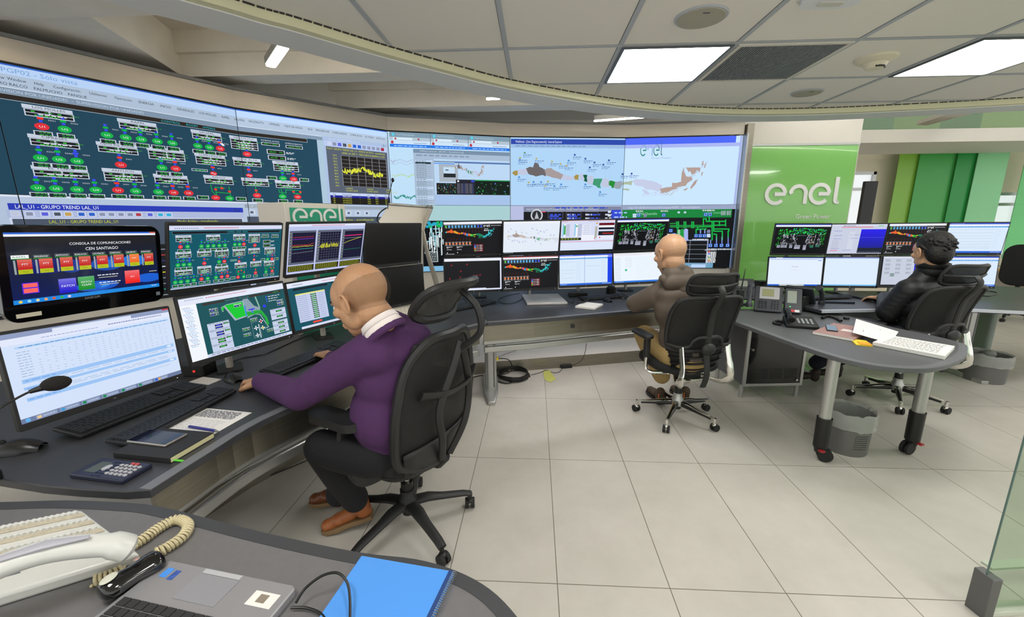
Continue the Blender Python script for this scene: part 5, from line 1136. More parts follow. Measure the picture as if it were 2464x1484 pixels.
# far console (middle station)
fR = top_poly(((1172,776),(1300,767),(1420,756),(1540,746),(1700,735),(1800,729)), ZD)
tR = thing('console_desk', 'long dark grey console desk below the video wall, where the man in brown sits', 'desk', (.6, 3.8, 0))
worktop('worktop', fR+[(2.05, 4.75), (1.9, 5.3), (.6, 5.0), (-.95, 4.72), (-.79, 4.4), (-.41, 3.4)], ZD-.001, tR)
m = MB(); m.prism(offs(fR, -.002)+offs(fR, .038)[::-1], ZD-.001, ZD+.0015); m.build('edge_band', M_edge_glint, tR, world=True, smooth=0)
apron(fR, .14, tR)
def tleg(px, py, ang, parent, z=ZD):
    p = at_z(px, py, 0); M = Matrix.Translation((p.x, p.y, 0)) @ Matrix.Rotation(ang, 4, 'Z')
    m = MB(); m.rbox((0,.3,z/2-.02), (.11,.07,z-.06), .03, M=M); m.build('leg', M_alu, parent, world=True, bevel=.003)
    m = MB()
    for s in (-1, 1): m.bb(s*.03-.006, s*.03+.006, .262, .268, .06, z-.05, M=M)
    m.build('leg_groove', M_alu_d, parent, world=True, smooth=0)
    m = MB(); m.add([(-.03,0,.0),(.03,0,.0),(.07,.25,.0),(.07,.65,.0),(-.07,.65,.0),(-.07,.25,.0),(-.03,0,.035),(.03,0,.035),(.07,.25,.06),(.07,.65,.06),(-.07,.65,.06),(-.07,.25,.06)],
              [(5,4,3,2,1,0),(6,7,8,9,10,11),(0,1,7,6),(1,2,8,7),(2,3,9,8),(3,4,10,9),(4,5,11,10),(5,0,6,11)], M)
    m.build('leg_foot', M_alu, parent, world=True, bevel=.006)
tleg(1183, 975, .12, tR)
m = MB()
for u in (.955,): 
    p = on_plane(1374, 773, fR[1], fR[3]); m.cyl(p+Vector((0,-.16,0)), p+Vector((0,-.15,0)), .02, n=16)
    o = m.build('cable_hole', M_black, tR, world=True)
    for v in o.data.vertices: pass
# white plinth behind with steel kick face
k0_, k1_ = at_z(1170, 898, 0), at_z(1541, 868, 0); dk = (k1_-k0_).normalized(); nk = Vector((-dk.y, dk.x, 0))
pl = [k0_-dk*.35, k1_+dk*.9]; pr = [(-1.15, 3.55, 0), (-1.95, 2.2, 0), (-2.3, 1.2, 0)]
path = [(pl[1].x, pl[1].y), (pl[0].x, pl[0].y), (-1.2, 3.35), (-1.75, 2.2), (-2.1, 1.0)]
m = MB(); m.prism(path+[(-3.9, 1.0), (-3.35, 2.9), (-2.6, 4.0), (-1.6, 5.1), (-.3, 5.5), (1.2, 5.7), (2.6, 5.6), (2.4, 4.9)], 0, .13)
struct('trim_15', m, mat('plinth_white', '#efe9e2', .35, var=.015), smooth=0)
m = MB(); m.prism(offs(path, .014)+offs(path, .003)[::-1], .0, .128); o = struct('trim_16', m, M_steel, smooth=0)
# added, unseen glowing strip under the middle desk, brightens the white plinth
t = thing('plinth_fill_light', 'strip light fixed under the middle console, lighting the white plinth', 'light', (.4, 4.35, .62)); q_ = offs(fR, .42); q2_ = offs(fR, .46)
m = MB(); m.prism(q_[:5]+q2_[:5][::-1], .69, .70); m.build('diffuser', mat('plinth_fill_glow', (1,.96,.95), .5, emit=20.0), t, world=True, smooth=0)
# right console
tS = thing('console_desk', 'grey console desk in front of the right monitor bank, curving off to the picture edge', 'desk', (3.6, 4.4, 0))
fS = top_poly(((1978,747),(2100,745),(2230,743),(2355,745),(2464,750),(2560,752)), ZD)
worktop('worktop', fS+[(6.3, 4.3), (6.2, 4.9), (5.6, 5.3), (5.0, 5.2), (4.9, 4.85), (2.45, 4.95), (2.5, 4.15)], ZD, tS)
m = MB(); m.prism(offs(fS, -.003)+offs(fS, .035)[::-1], ZD-.022, ZD+.0015); m.build('edge_band', mat('edge_pale', '#b9bcc4', .35), tS, world=True, smooth=0)
panel_under(fS[:4], .16, .42, ZD-.05, 'modesty_panel', mat('panel_grey', '#8f9494', .5), tS)
for px, py in ((2345, 905), (2400, 912)): pass
tleg(2370, 925, -.1, tS); tleg(1960, 905, .1, tS)
m = MB(); p = at_z(2390, 905, 0); m.rbox((p.x-.02, p.y+.18, .36), (.07,.2,.66), .03); m.build('side_column', mat('col_green_grey', '#7f8a80', .35), tS, world=True, bevel=.004)
# oval meeting-height side table on castors
oz = top_poly(((1780,778),(1840,800),(1900,822),(2000,855),(2100,878),(2200,887),(2270,880),(2318,860),(2329,842),(2318,826),(2250,808),(2150,787),(2060,764),(1990,748)), ZO)
oz = [tuple(p[:2]) for p in spline([(x, y, 0) for x, y in oz], 5)]
tO = thing('side_table', 'grey oval-ended side table on two castor legs, holding telephones and notebooks', 'table', (2.3, 3.2, 0))
worktop('tabletop', oz+[(2.62, 4.1), (2.40, 4.12), (1.72, 4.05), (1.70, 3.75)], ZO, tO, mtl=M_desk2)
rim = offs(oz[:46], 0.001); m = MB(); m.prism(rim+offs(oz[:46], .045)[::-1], ZO-.001, ZO+.0012); m.build('edge_band', M_edge_glint, tO, world=True, smooth=0)
for (px, py), lb in (((1968, 1105), 0), ((2188, 1088), 1)):
    p = at_z(px, py, 0); m = MB(); m.cyl((p.x, p.y, .30), (p.x, p.y, ZO-.03), .036, n=20); m.build('leg', M_alu, tO, world=True)
    m = MB(); m.cyl((p.x, p.y, .10), (p.x, p.y, .31), .043, .045, n=20); m.cyl((p.x, p.y, .06), (p.x, p.y, .11), .03, .04, n=16); s = MB()
    m.build('leg_sleeve', M_black, tO, world=True)
    d = Vector((.03, -.012, 0)) if lb == 0 else Vector((-.03, -.01, 0)); c = Vector((p.x, p.y, .045))+d
    w_ = MB(); ax = Vector((-d.y, d.x, 0)).normalized()
    for q in (-1, 1): w_.cyl(c+ax*q*.008, c+ax*q*.026, .045, n=20)
    o = w_.build('castor', M_rubber, tO, world=True, bevel=.003)
    b = MB(); b.box(tuple(c+Vector((-d.x*1.6, -.035, .045))), (.03,.03,.012), .3); b.build('brake_lever', mat('brake_red', '#a3202a', .4), tO, world=True, bevel=.002)
# cabinet under the table
pc = Vector((1.90, 3.66, 0)); t = thing('cabinet', 'black and grey under-table cabinet with vent slots and steel feet', 'cabinet', (pc.x, pc.y, 0), .09)
MB().bb(0, .54, .012, .5, .13, .66).build('body', mat('cab_grey', '#4d5054', .5), t, bevel=.003)
MB().bb(.02, .52, 0, .012, .145, .645).build('door', M_black_g, t, bevel=.002)
m = MB(); m.bb(-.006, .02, -.008, .012, .12, .66); m.bb(.52, .546, -.008, .012, .12, .66); m.bb(.02, .52, -.008, .012, .12, .145); m.build('frame', M_alu, t, bevel=.003)
m = MB()
for c_ in range(3):
    for r_ in range(9): m.bb(.1+c_*.135, .215+c_*.135, -.001, .001, .19+r_*.011, .194+r_*.011)
m.build('vent_slots', M_rubber, t, smooth=0)
m = MB(); m.cyl((.045, -.002, .47), (.045, -.02, .47), .011); m.build('lock', M_chrome, t); m = MB(); m.cyl((.49, -.002, .175), (.49, -.012, .175), .01); m.build('screw', M_chrome, t)
for x in (.0, .52):
    for y in (.03, .45): MB().cyl((x+.005, y, 0), (x+.005, y, .13), .018, n=14).build('foot', M_alu, t)
# near desk (camera side)
tN = thing('foreground_desk', 'dark grey desk nearest the viewer, carrying the white telephone and laptop', 'desk', (-.8, .6, 0))
nf = top_poly(((-300,1212),(0,1208),(160,1204),(310,1210),(400,1222),(640,1282),(860,1328),(1000,1345),(1100,1374),(1180,1418),(1245,1484),(1290,1560),(1310,1700)), ZN)
nf = [tuple(p[:2]) for p in spline([(x, y, 0) for x, y in nf], 4)]
worktop('worktop', nf+[(.0, .25), (-2.6, .25)], ZN, tN, mtl=M_desk3)
m = MB(); m.prism(offs(nf, -.001)+offs(nf, -.035)[::-1], ZN-.001, ZN+.0014); m.build('edge_band', mat('edge_mid', '#3f4043', .5), tN, world=True, smooth=0)
for x, y in ((-1.9, .6), (-.35, .5)): MB().cyl((x, y, 0), (x, y, ZN-.03), .035, n=18).build('leg', M_alu, tN, world=True)

# monitor poles
def mpole(x, y, z1, lb, rz, zb=ZD, mtl=None, ext=.05):
    mtl = mtl or M_alu
    t = thing('monitor_pole', lb, 'monitor stand', (x, y, zb), rz, 'poles carrying the stacked monitors')
    MB().rbox((0,0,.006), (.16,.12,.012), .02).build('base', M_black_m, t, bevel=.002)
    MB().cyl((0,0,.01), (0,0,z1-zb), .018, n=14).build('pole', mtl, t)
    for z in (1.09, 1.44): MB().rbox((0,-.02-ext/2,z-zb), (.04,.04+ext,.05), .008).build('bracket', M_black_m, t, bevel=.002)
for x, y, k in ((-1.70, 2.12, 'between the touch monitor and the hydro overview'), (-1.50, 2.78, 'behind the trend chart monitor'), (-1.24, 3.47, 'behind the switched-off monitors')):
    mpole(x, y, 1.5, 'pale monitor pole standing '+k, -.9, mtl=mat('pole_beige', '#b9b3a8', .5))
for n_, k in (('R1b','at the left end of the middle station'),('R2b','above the silver laptop'),('R3b','behind the plot window monitors'),('R4b','behind the man in brown')):
    c = PO[n_]; mpole(c[0]-.02, c[1]+.50, 1.5, 'metal monitor pole '+k, .15, ext=.36)
for n_, k in (('S1b','left end of the right station'),('S2b','second from the left at the right station'),('S3b','behind the dark-haired man'),('S4b','right end of the right station')):
    c = PO[n_]; mpole(c[0], c[1]+.19, 1.46, 'metal monitor pole, '+k, 0)

# ---------------------------------------------------------------- sign box and slanted stand
A = at_d(684, 500, 3.35); B = at_d(829, 493, 3.62)
def signbox():
    a = at_d(683, 486, 3.3); b = at_d(829, 487, 3.62); zt = a.z; u = Vector((b.x-a.x, b.y-a.y, 0)); w_ = u.length; rz = math.atan2(u.y, u.x)
    t = thing('sign_box', 'white upright box with a green front and white company lettering', 'sign', (a.x, a.y, .0), rz)
    m = MB(); m.bb(0, w_, 0, .30, .0, zt); m.build('cabinet', mat('sign_white', '#e4ded4', .5), t, bevel=.004)
    m = MB(); m.bb(.035, w_-.03, -.006, .0, .2, zt-.035); m.build('front', mat('sign_green', '#12a17c', .35, var=.06, vscale=60), t, smooth=0)
    M = Matrix.Translation((.05, -.006, zt-.0-1.36*(w_-.09)/3.72)) @ Matrix.Rotation(math.pi/2, 4, 'X')
    k = (w_-.09)/3.72; o = mb_logo(MB(), M, k, .006, .15).build('logo_letters', LW, t, smooth=0)
    for y in (.06, .24): MB().cyl((.02, y, 0), (.02, y, .001), .01).build('foot', M_alu, t)
signbox()
def stand():
    P = lambda px, py, D: at_d(px, py, D)
    t = thing('presentation_stand', 'tall white slanted stand with flared metal top behind the black monitors', 'stand', (P(1000,640,4.0).x, P(1000,640,4.0).y, 0))
    W_ = mat('stand_metal', '#c9c4ba', .35, metal=.25)
    m = MB(); f = [P(935,490,3.9), P(1030,496,4.1), P(1042,505,4.1), P(1014,560,4.02), P(1030,640,4.0), P(1062,735,3.95)]
    # side plate as a thick curved ribbon
    a = [P(1024,500,4.0), P(1012,560,4.0), P(1020,610,4.0), P(1040,680,4.0), P(1062,760,4.0)]; b = [P(1042,502,4.05), P(1022,545,4.05), P(1034,600,4.05), P(1056,670,4.05), P(1078,760,4.05)]
    m.tube([(p+q)/2 for p, q in zip(a, b)]+[Vector(((a[-1]+b[-1])/2)[:2]+(ZD,)) if False else (a[-1]+b[-1])/2+Vector((.02,0,-.2))], [.035,.03,.035,.045,.05,.05], n=10, flat=.25); m.build('side_rail', W_, t, world=True)
    m = MB(); q = [P(936,492,3.9), P(1040,500,4.15), P(1016,556,4.0), P(905,540,3.8)]; n = Vector((.0,.03,-.015))
    m.add(q+[v+n for v in q], [(0,1,2,3),(7,6,5,4),(0,4,5,1),(1,5,6,2),(2,6,7,3),(3,7,4,0)]); m.build('desk_board', W_, t, world=True, bevel=.004)
    m = MB(); q = [P(905,540,3.8), P(1016,556,4.0), P(1018,760,4.0), P(910,760,3.8)]; m.add(q+[v+n for v in q], [(0,1,2,3),(7,6,5,4),(0,4,5,1),(1,5,6,2),(2,6,7,3),(3,7,4,0)]); m.build('front_panel', W_, t, world=True)
    m = MB(); m.tube([P(936,491,3.9), P(1041,499,4.15)], .012, n=8); m.cyl(P(1034,493,4.1), P(1034,499,4.1), .025, .02); m.build('top_rail', M_alu, t, world=True)
    m = MB(); m.box((P(960,700,3.95).x, P(960,700,3.95).y+.05, .42), (.45,.3,.84), .2); m.build('pedestal', W_, t, world=True, bevel=.01)
    t2 = thing('gooseneck_microphone', 'thin black gooseneck microphone rising from the slanted stand', 'microphone', P(934,500,3.85))
    m = MB(); m.tube(spline([P(925,548,3.8), P(908,530,3.8), P(914,512,3.8), P(930,500,3.82)], 5), .006, n=6); m.build('cable', M_black, t2, world=True)
    m = MB(); m.tube(spline([P(933,503,3.82), P(934,480,3.82), P(944,436,3.82)], 6), .004, n=6); m.build('neck', M_black, t2, world=True)
    m = MB(); m.ell(P(945,433,3.82), (.013,.013,.018)); m.build('capsule', M_black, t2, world=True)
stand()
# ---------------------------------------------------------------- chairs
M_mesh = mat('mesh_fabric', '#181818', .7, alpha=.86)
M_mesh2 = mat('headrest_mesh', '#3a3a38', .7, alpha=.78)
M_frame = mat('chair_frame', '#1c1c1c', .5)
M_seatf = mat('seat_fabric', '#1a1a1b', .85, bump=.1, bscale=400)
def arc_sheet(fn, nu=12, nv=12, th=.02):
    F = [[Vector(fn(i/nu, j/nv)) for i in range(nu+1)] for j in range(nv+1)]
    return F
def castor(t, x, y, a, chrome=False, name='castor'):
    m = MB(); d = Vector((math.cos(a), math.sin(a), 0)); n = Vector((-d.y, d.x, 0)); c = Vector((x, y, .028))-d*.008
    for s in (-1, 1): m.cyl(c+n*s*.006, c+n*s*.024, .028, .026, n=16)
    o = m.build(name, M_rubber, t, bevel=.002)
    m = MB(); m.cyl((x, y, .04), (x, y, .085), .011, n=10); m.ell((x-d.x*.004, y-d.y*.004, .045), (.02,.02,.014)); m.build('stem', M_chrome if chrome else M_black, o)
def ring_tube(mb, pts, r, n=8, flat=1.0): mb.tube(spline(pts, 5, closed=True), r, n=n, closed=True, flat=flat)
def outline_sheet(mb, pts, depth):
    """filled outline of a closed loop (slightly domed)"""
    P = spline(pts, 5, closed=True); c = sum(P, Vector())/len(P); rows = 4
    vs = []; n = len(P)
    for k in range(rows): 
        s_ = 1-k/rows
        for p in P: vs.append(tuple(c+(p-c)*s_+Vector(depth)*(1-s_*s_)))
    vs.append(tuple(c+Vector(depth))); fs = [(k*n+i, k*n+(i+1) % n, (k+1)*n+(i+1) % n, (k+1)*n+i) for k in range(rows-1) for i in range(n)]
    fs += [((rows-1)*n+i, (rows-1)*n+(i+1) % n, rows*n) for i in range(n)]
    mb.add(vs, fs)
def base5(t, chrome, R_, a0, col_z=.36):
    for k in range(5):
        a = a0+2*math.pi*k/5; d = Vector((math.cos(a), math.sin(a), 0)); m = MB()
        if chrome:
            m.tube([d*.02+Vector((0,0,.135)), d*.1+Vector((0,0,.13)), d*R_*.6+Vector((0,0,.112)), d*(R_-.005)+Vector((0,0,.096))], [.022,.018,.015,.012], n=10, flat=.55, up=(0,0,1)); m.cyl(d*R_+Vector((0,0,.06)), d*R_+Vector((0,0,.1)), .012, n=12)
            o = m.build('base_leg', M_chrome, t)
            m = MB(); m.tube([d*.03+Vector((0,0,.115)), d*R_*.6+Vector((0,0,.098)), d*(R_-.03)+Vector((0,0,.085))], [.02,.014,.009], n=8); m.build('leg_underside', M_black, o)
        else:
            m.tube([d*.02+Vector((0,0,.13)), d*.1+Vector((0,0,.13)), d*R_*.55+Vector((0,0,.115)), d*R_*.9+Vector((0,0,.098)), d*(R_+.008)+Vector((0,0,.085))], [.034,.032,.025,.022,.02], n=10, flat=.6, up=(0,0,1)); m.build('base_leg', M_frame, t)
        castor(t, d.x*R_, d.y*R_, a+1.1*k, chrome)
    MB().cyl((0,0,.07), (0,0,.24), .028, n=18).build('column_sleeve', M_black, t)
    MB().lathe([(.0,.1),(.045,.1),(.045,.15),(.034,.17),(.034,.2)], 20).build('hub', M_alu if chrome else M_frame, t)
    MB().cyl((0,0,.2), (0,0,col_z+.05), .015, n=14).build('gas_lift', M_chrome, t)
def chair_black(label, loc, rz, scale=1.0):
    """sits facing +Y"""
    t = thing('office_chair', label, 'office chair', loc, rz, scale=scale); base5(t, False, .31, .55)
    MB().rbox((0,-.02,.405), (.22,.3,.07), .04).build('mechanism', M_black_m, t, bevel=.015)
    m = MB(); pts = rrect(.50,.50,.12,6); m.prism(pts, .43, .50, Matrix.Translation((0,.04,0))); m.build('seat', M_seatf, t, bevel=.028, seg=3)
    m = MB(); m.prism(rrect(.46,.44,.1,6), .405, .432, Matrix.Translation((0,.03,0))); m.build('seat_pan', M_black, t, bevel=.01)
    def back(u, v):   # u -1..1, v 0..1
        wd = .235+.03*math.sin(v*3.1)-.06*v**3; z = .44+.56*v; y = -.21-.02*math.sin(v*3.14*1.2)-.09*v*v+.045*u*u; return Vector((u*wd, y, z))
    loop = [back(-.55,0), back(0,-.03), back(.55,0), back(.95,.12), back(1,.35), back(1,.6), back(.98,.85), back(.7,1.0), back(0,1.02), back(-.7,1.0), back(-.98,.85), back(-1,.6), back(-1,.35), back(-.95,.12)]
    m = MB(); ring_tube(m, loop, .02, 8); m.build('back_frame', M_frame, t)
    rows = [[back(-1+2*i/12, j/14) for i in range(13)] for j in range(15)]
    m = MB(); m.sheet(rows); m.build('back_mesh', M_mesh, t, solid=.004)
    m = MB(); m.sheet([[back((-1+2*i/8)*.9, j/20)+Vector((0,-.012,0)) for i in range(9)] for j in range(5)]); m.build('back_lower_shell', M_frame, t, solid=.012)
    for s in (-1, 1):
        m = MB(); m.tube(spline([back(s*.12,.0)+Vector((0,-.03,0)), back(s*.32,.25)+Vector((0,-.06,0)), back(s*.42,.5)+Vector((0,-.055,0)), back(s*.2,.8)+Vector((0,-.06,0)), back(0,.97)+Vector((0,-.05,0))], 5), .016, n=8, flat=.6); m.build('back_strut', M_frame, t)
    m = MB(); m.tube([back(0,0)+Vector((0,-.02,0)), Vector((0,-.2,.40)), Vector((0,-.05,.39))], .03, n=8); m.build('back_bracket', M_black_m, t)
    m = MB(); m.tube(spline([back(-.75,.64)+Vector((0,-.035,0)), back(-.3,.6)+Vector((0,-.055,0)), back(.3,.6)+Vector((0,-.055,0)), back(.75,.64)+Vector((0,-.035,0))], 5), .028, n=8, flat=.4); m.build('lumbar_bar', M_frame, t)
    m = MB(); m.tube(spline([back(0,.9)+Vector((0,-.05,0)), Vector((0,-.43,1.03)), Vector((0,-.42,1.13)), Vector((0,-.35,1.19))], 5), .014, n=8); m.build('headrest_arm', M_frame, t)
    def hr(u, v): return Vector((u*(.155-.02*abs(2*v-1)), -.285-.09*v*v+.03+.05*u*u-.03*v, 1.08+.14*v))
    hl = [hr(-.7,0), hr(0,-.04), hr(.7,0), hr(1,.25), hr(1,.75), hr(.8,1), hr(0,1.06), hr(-.8,1), hr(-1,.75), hr(-1,.25)]
    m = MB(); ring_tube(m, hl, .018, 8); m.build('headrest_frame', M_frame, t)
    m = MB(); m.sheet([[hr(-1+2*i/8, j/6) for i in range(9)] for j in range(7)]); m.build('headrest_mesh', M_mesh2, t, solid=.003)
    for s in (-1, 1):
        m = MB(); m.prism(rrect(.10,.27,.05,8), .665, .70, Matrix.Translation((s*.30,.07,0))); p = m.build('armrest_pad', M_frame, t, bevel=.012, seg=3)
        m = MB(); m.tube(spline([(s*.29,.04,.665), (s*.295,.05,.58), (s*.29,.03,.48), (s*.25,.0,.40), (s*.14,-.02,.385), (s*.05,-.02,.395)], 5), [.03]*26, n=8, flat=.55, up=(0,1,0)); m.build('armrest_post', M_frame, t)
    return t
def chair_chrome(label, loc, rz, scale=1.0):
    t = thing('office_chair', label, 'office chair', loc, rz, scale=scale, group=None); base5(t, True, .30, .15)
    MB().rbox((0,-.02,.40), (.18,.26,.07), .03).build('mechanism', M_black_m, t, bevel=.01)
    m = MB(); m.tube([(-.13,-.17,.375), (0,-.19,.375), (.13,-.17,.375)], .014, n=8); m.build('cross_bar', M_chrome, t)
    m = MB(); m.prism(rrect(.50,.48,.14,6), .42, .485, Matrix.Translation((0,.05,0))); m.build('seat', M_seatf, t, bevel=.028, seg=3)
    def back(u, v):
        wd = .27-.035*(1-v)**2-.03*v**3; return Vector((u*wd, -.22-.11*v*v+.05*u*u, .62+.38*v))
    loop = [back(-.85,0), back(0,-.04), back(.85,0), back(1,.15), back(1,.5), back(1,.82), back(.86,.99), back(0,1.03), back(-.86,.99), back(-1,.82), back(-1,.5), back(-1,.15)]
    m = MB(); ring_tube(m, loop, .015, 8); m.build('back_frame', M_frame, t)
    m = MB(); m.sheet([[back(-1+2*i/12, j/12) for i in range(13)] for j in range(13)]); m.build('back_mesh', M_mesh, t, solid=.004)
    def low(u, v): return Vector((u*(.235-.05*(1-v)), -.21+.05*u*u-.015*math.sin(v*3), .475+.14*v))
    for k in range(4):
        v = k/3; m = MB(); m.tube([low(-1+2*i/10, v)+Vector((0,0,-.012*(1-(2*i/10-1)**2))) for i in range(11)], .018, n=8, flat=.35, up=(0,0,1)); m.build('lumbar_slat', M_frame, t)
    m = MB(); m.sheet([[low((-1+2*i/8)*.95, j/3)+Vector((0,.012,0)) for i in range(9)] for j in range(4)]); m.build('lumbar_mesh', M_mesh, t, solid=.004)
    for s in (-1, 1):
        m = MB(); m.tube(spline([(s*.11,-.12,.378), (s*.17,-.24,.372), (s*.195,-.30,.42), (s*.185,-.30,.50), (s*.18,-.27,.60), (s*.18,-.255,.655)], 5), [.03]*11+[.022]*15, n=8, flat=.35); m.build('upright', M_chrome, t)
        m = MB(); m.tube(spline([(s*.245,-.19,.665), (s*.19,-.25,.655), (s*.13,-.265,.66), (s*.11,-.28,.70), (s*.07,-.29,.725), (0,-.295,.725)], 5), .013, n=8); m.build('back_yoke', M_frame, t)
    m = MB(); m.tube(spline([(0,-.28,.36), (.0,-.31,.46), (.0,-.29,.60), (0,-.295,.72), (0,-.32,.9), (0,-.37,.99), (0,-.39,1.05), (0,-.36,1.09)], 5), .024, n=8, flat=.5, up=(0,1,0)); m.build('spine', M_frame, t)
    MB().ell((0,-.30,.645), (.055,.03,.045)).build('spine_knob', M_frame, t)
    def hr(u, v): return Vector((u*(.185-.02*abs(2*v-1)), -.31-.05*v+.055*u*u, 1.025+.135*v))
    hl = [hr(-.85,0), hr(0,-.02), hr(.85,0), hr(1,.25), hr(1,.75), hr(.85,1), hr(0,1.02), hr(-.85,1), hr(-1,.75), hr(-1,.25)]
    m = MB(); ring_tube(m, hl, .012, 8); m.tube(spline([hr(-1,.5)+Vector((0,-.01,0)), hr(0,.45)+Vector((0,-.03,0)), hr(1,.5)+Vector((0,-.01,0))], 5), .009, n=6); m.build('headrest_frame', M_frame, t)
    m = MB(); m.sheet([[hr(-1+2*i/8, j/6) for i in range(9)] for j in range(7)]); m.build('headrest_mesh', M_mesh, t, solid=.003)
    for s in (-1, 1):
        m = MB(); m.prism(rrect(.085,.24,.04,8), .66, .69, Matrix.Translation((s*.30,.06,0))); m.build('armrest_pad', M_frame, t, bevel=.01, seg=3)
        m = MB(); m.rbox((s*.29,.0,.585), (.045,.04,.15), .012); m.build('armrest_sleeve', M_frame, t, bevel=.004)
        m = MB(); m.tube(spline([(s*.29,0,.52), (s*.29,0,.43), (s*.27,-.02,.40), (s*.2,-.03,.39), (s*.08,-.03,.385)], 5), .014, n=8); m.build('armrest_post', M_chrome, t)
    return t
c_ = at_z(985, 1262, 0)
ch1 = chair_black('large black mesh office chair with headrest, holding the man in purple', (c_.x, c_.y, 0), math.radians(66), 1.10)
c_ = at_z(1625, 1000, 0)
ch2 = chair_chrome('black mesh chair with chrome uprights, holding the bald man in brown', (1.19, 3.28, 0), math.radians(14), 1.06)
ch3 = chair_chrome('black mesh chair with chrome uprights, holding the dark-haired man behind the side table', (3.25, 3.68, 0), math.radians(12), 1.08)
# office chairs far right
def chair_far(label, loc, rz):
    t = thing('office_chair', label, 'office chair', loc, rz); base5(t, False, .29, .3)
    MB().rbox((0,0,.46), (.48,.46,.08), .1).build('seat', M_seatf, t, bevel=.02)
    MB().rbox((0,-.25,.86), (.46,.07,.62), .12, 5, ax='Y').build('back', M_seatf, t) if False else MB().prism(rrect(.46,.66,.16,6), -.03, .03, Matrix.Translation((0,-.25,.86)) @ Matrix.Rotation(math.pi/2, 4, 'X')).build('backrest', M_seatf, t, bevel=.015)
    MB().tube([(0,-.05,.4), (0,-.24,.42), (0,-.29,.6)], .03, n=8).build('back_bracket', M_black_m, t)
    return t
chair_far('black upholstered office chair at the right picture edge, beyond the right desk', (7.62, 6.95, 0), 2.2)
chair_far('small black office chair farther back, only a sliver seen behind the right monitors', (9.4, 8.3, 0), -.5)
def odesk():
    t = thing('office_desk', 'light wood-edged office desk beyond the right monitors', 'desk', (8.3, 8.0, 0), -.4)
    MB().bb(-.9, .9, -.4, .4, .71, .74).build('desktop', mat('pale_top', '#c9c6bc', .5), t, bevel=.003)
    MB().bb(-.9, .9, -.415, -.4, .705, .745).build('edge', mat('oak_edge', '#c79a52', .5), t, smooth=0)
    MB().bb(-.88, -.84, -.4, .4, 0, .71).build('side_panel', mat('oak_edge', '#c79a52', .5), t, smooth=0); MB().bb(.84, .88, -.4, .4, 0, .71).build('side_panel', mat('oak_edge', '#c79a52', .5), t, smooth=0)
    MB().bb(-.84, .84, .36, .38, .3, .71).build('modesty_panel', mat('pale_top', '#c9c6bc', .5), t, smooth=0)
odesk()
# ---------------------------------------------------------------- people
def organic(name, mb, mtl, parent, vox=.006, it=6, fac=.5):
    me = bpy.data.meshes.new('tmp'); me.from_pydata(mb.v, [], mb.f); ob = bpy.data.objects.new('tmp', me); C.objects.link(ob)
    r = ob.modifiers.new('r', 'REMESH'); r.mode = 'VOXEL'; r.voxel_size = vox; r.use_smooth_shade = True
    s = ob.modifiers.new('s', 'SMOOTH'); s.factor = fac; s.iterations = it
    dg = bpy.context.evaluated_depsgraph_get(); dg.update(); m2 = bpy.data.meshes.new_from_object(ob.evaluated_get(dg)); bpy.data.objects.remove(ob); bpy.data.meshes.remove(me)
    Mi = wmat(parent).inverted(); m2.transform(Mi); m2.name = name; m2.materials.clear(); m2.materials.append(mtl); m2.shade_smooth()
    o = bpy.data.objects.new(name, m2); C.objects.link(o); o.parent = parent; return o
def chain(mb, pts, rad, n=14):
    for (a, b, r0, r1) in zip(pts[:-1], pts[1:], rad[:-1], rad[1:]): mb.cap(a, r0, b, r1, n)
def head_frame(c, fwd, up):
    f = Vector(fwd).normalized(); u = Vector(up); u = (u-f*u.dot(f)).normalized(); x = f.cross(u)
    M = Matrix((x, f, u)).transposed().to_4x4(); M.translation = Vector(c); return M
def head(mb, M, k=1.0, ear=True, beard=False):
    R3 = M.to_3x3()
    def E(c, r, rot=None): mb.ell(M @ (Vector(c)*k), tuple(v*k for v in r), R=R3 @ rot if rot else R3, n=24)
    def K(a, ra, b, rb): mb.cap(M @ (Vector(a)*k), ra*k, M @ (Vector(b)*k), rb*k, 12)
    E((0,-.018,.035), (.078,.100,.088)); E((0,.03,.03), (.070,.066,.075)); E((0,.035,-.03), (.062,.060,.072)); E((0,.04,-.075), (.046,.052,.042)); E((0,.07,-.098), (.022,.02,.02))
    K((-.03,.088,.028), .012, (.03,.088,.028), .012); K((0,.094,.018), .009, (0,.113,-.018), .013); K((-.011,.103,-.024), .009, (.011,.103,-.024), .009)
    for s in (-1, 1): E((s*.045,.068,-.012), (.022,.02,.02)); E((s*.044,.02,-.055), (.02,.04,.035))
    K((-.02,.095,-.055), .008, (.02,.095,-.055), .008); K((-.016,.094,-.065), .008, (.016,.094,-.065), .008)
    if ear:
        for s in (-1, 1):
            rot = Matrix.Rotation(s*.35, 3, 'Z') @ Matrix.Rotation(.2, 3, 'X')
            E((s*.081,-.008,-.004), (.006,.017,.028), rot); 
            pts = [(s*.084,.006,-.018), (s*.087,.004,.012), (s*.091,-.008,.030), (s*.094,-.022,.024), (s*.093,-.026,.004), (s*.088,-.018,-.022), (s*.083,-.004,-.038), (s*.081,.006,-.028)]
            for a, b in zip(pts[:-1], pts[1:]): K(a, .0055, b, .0055)
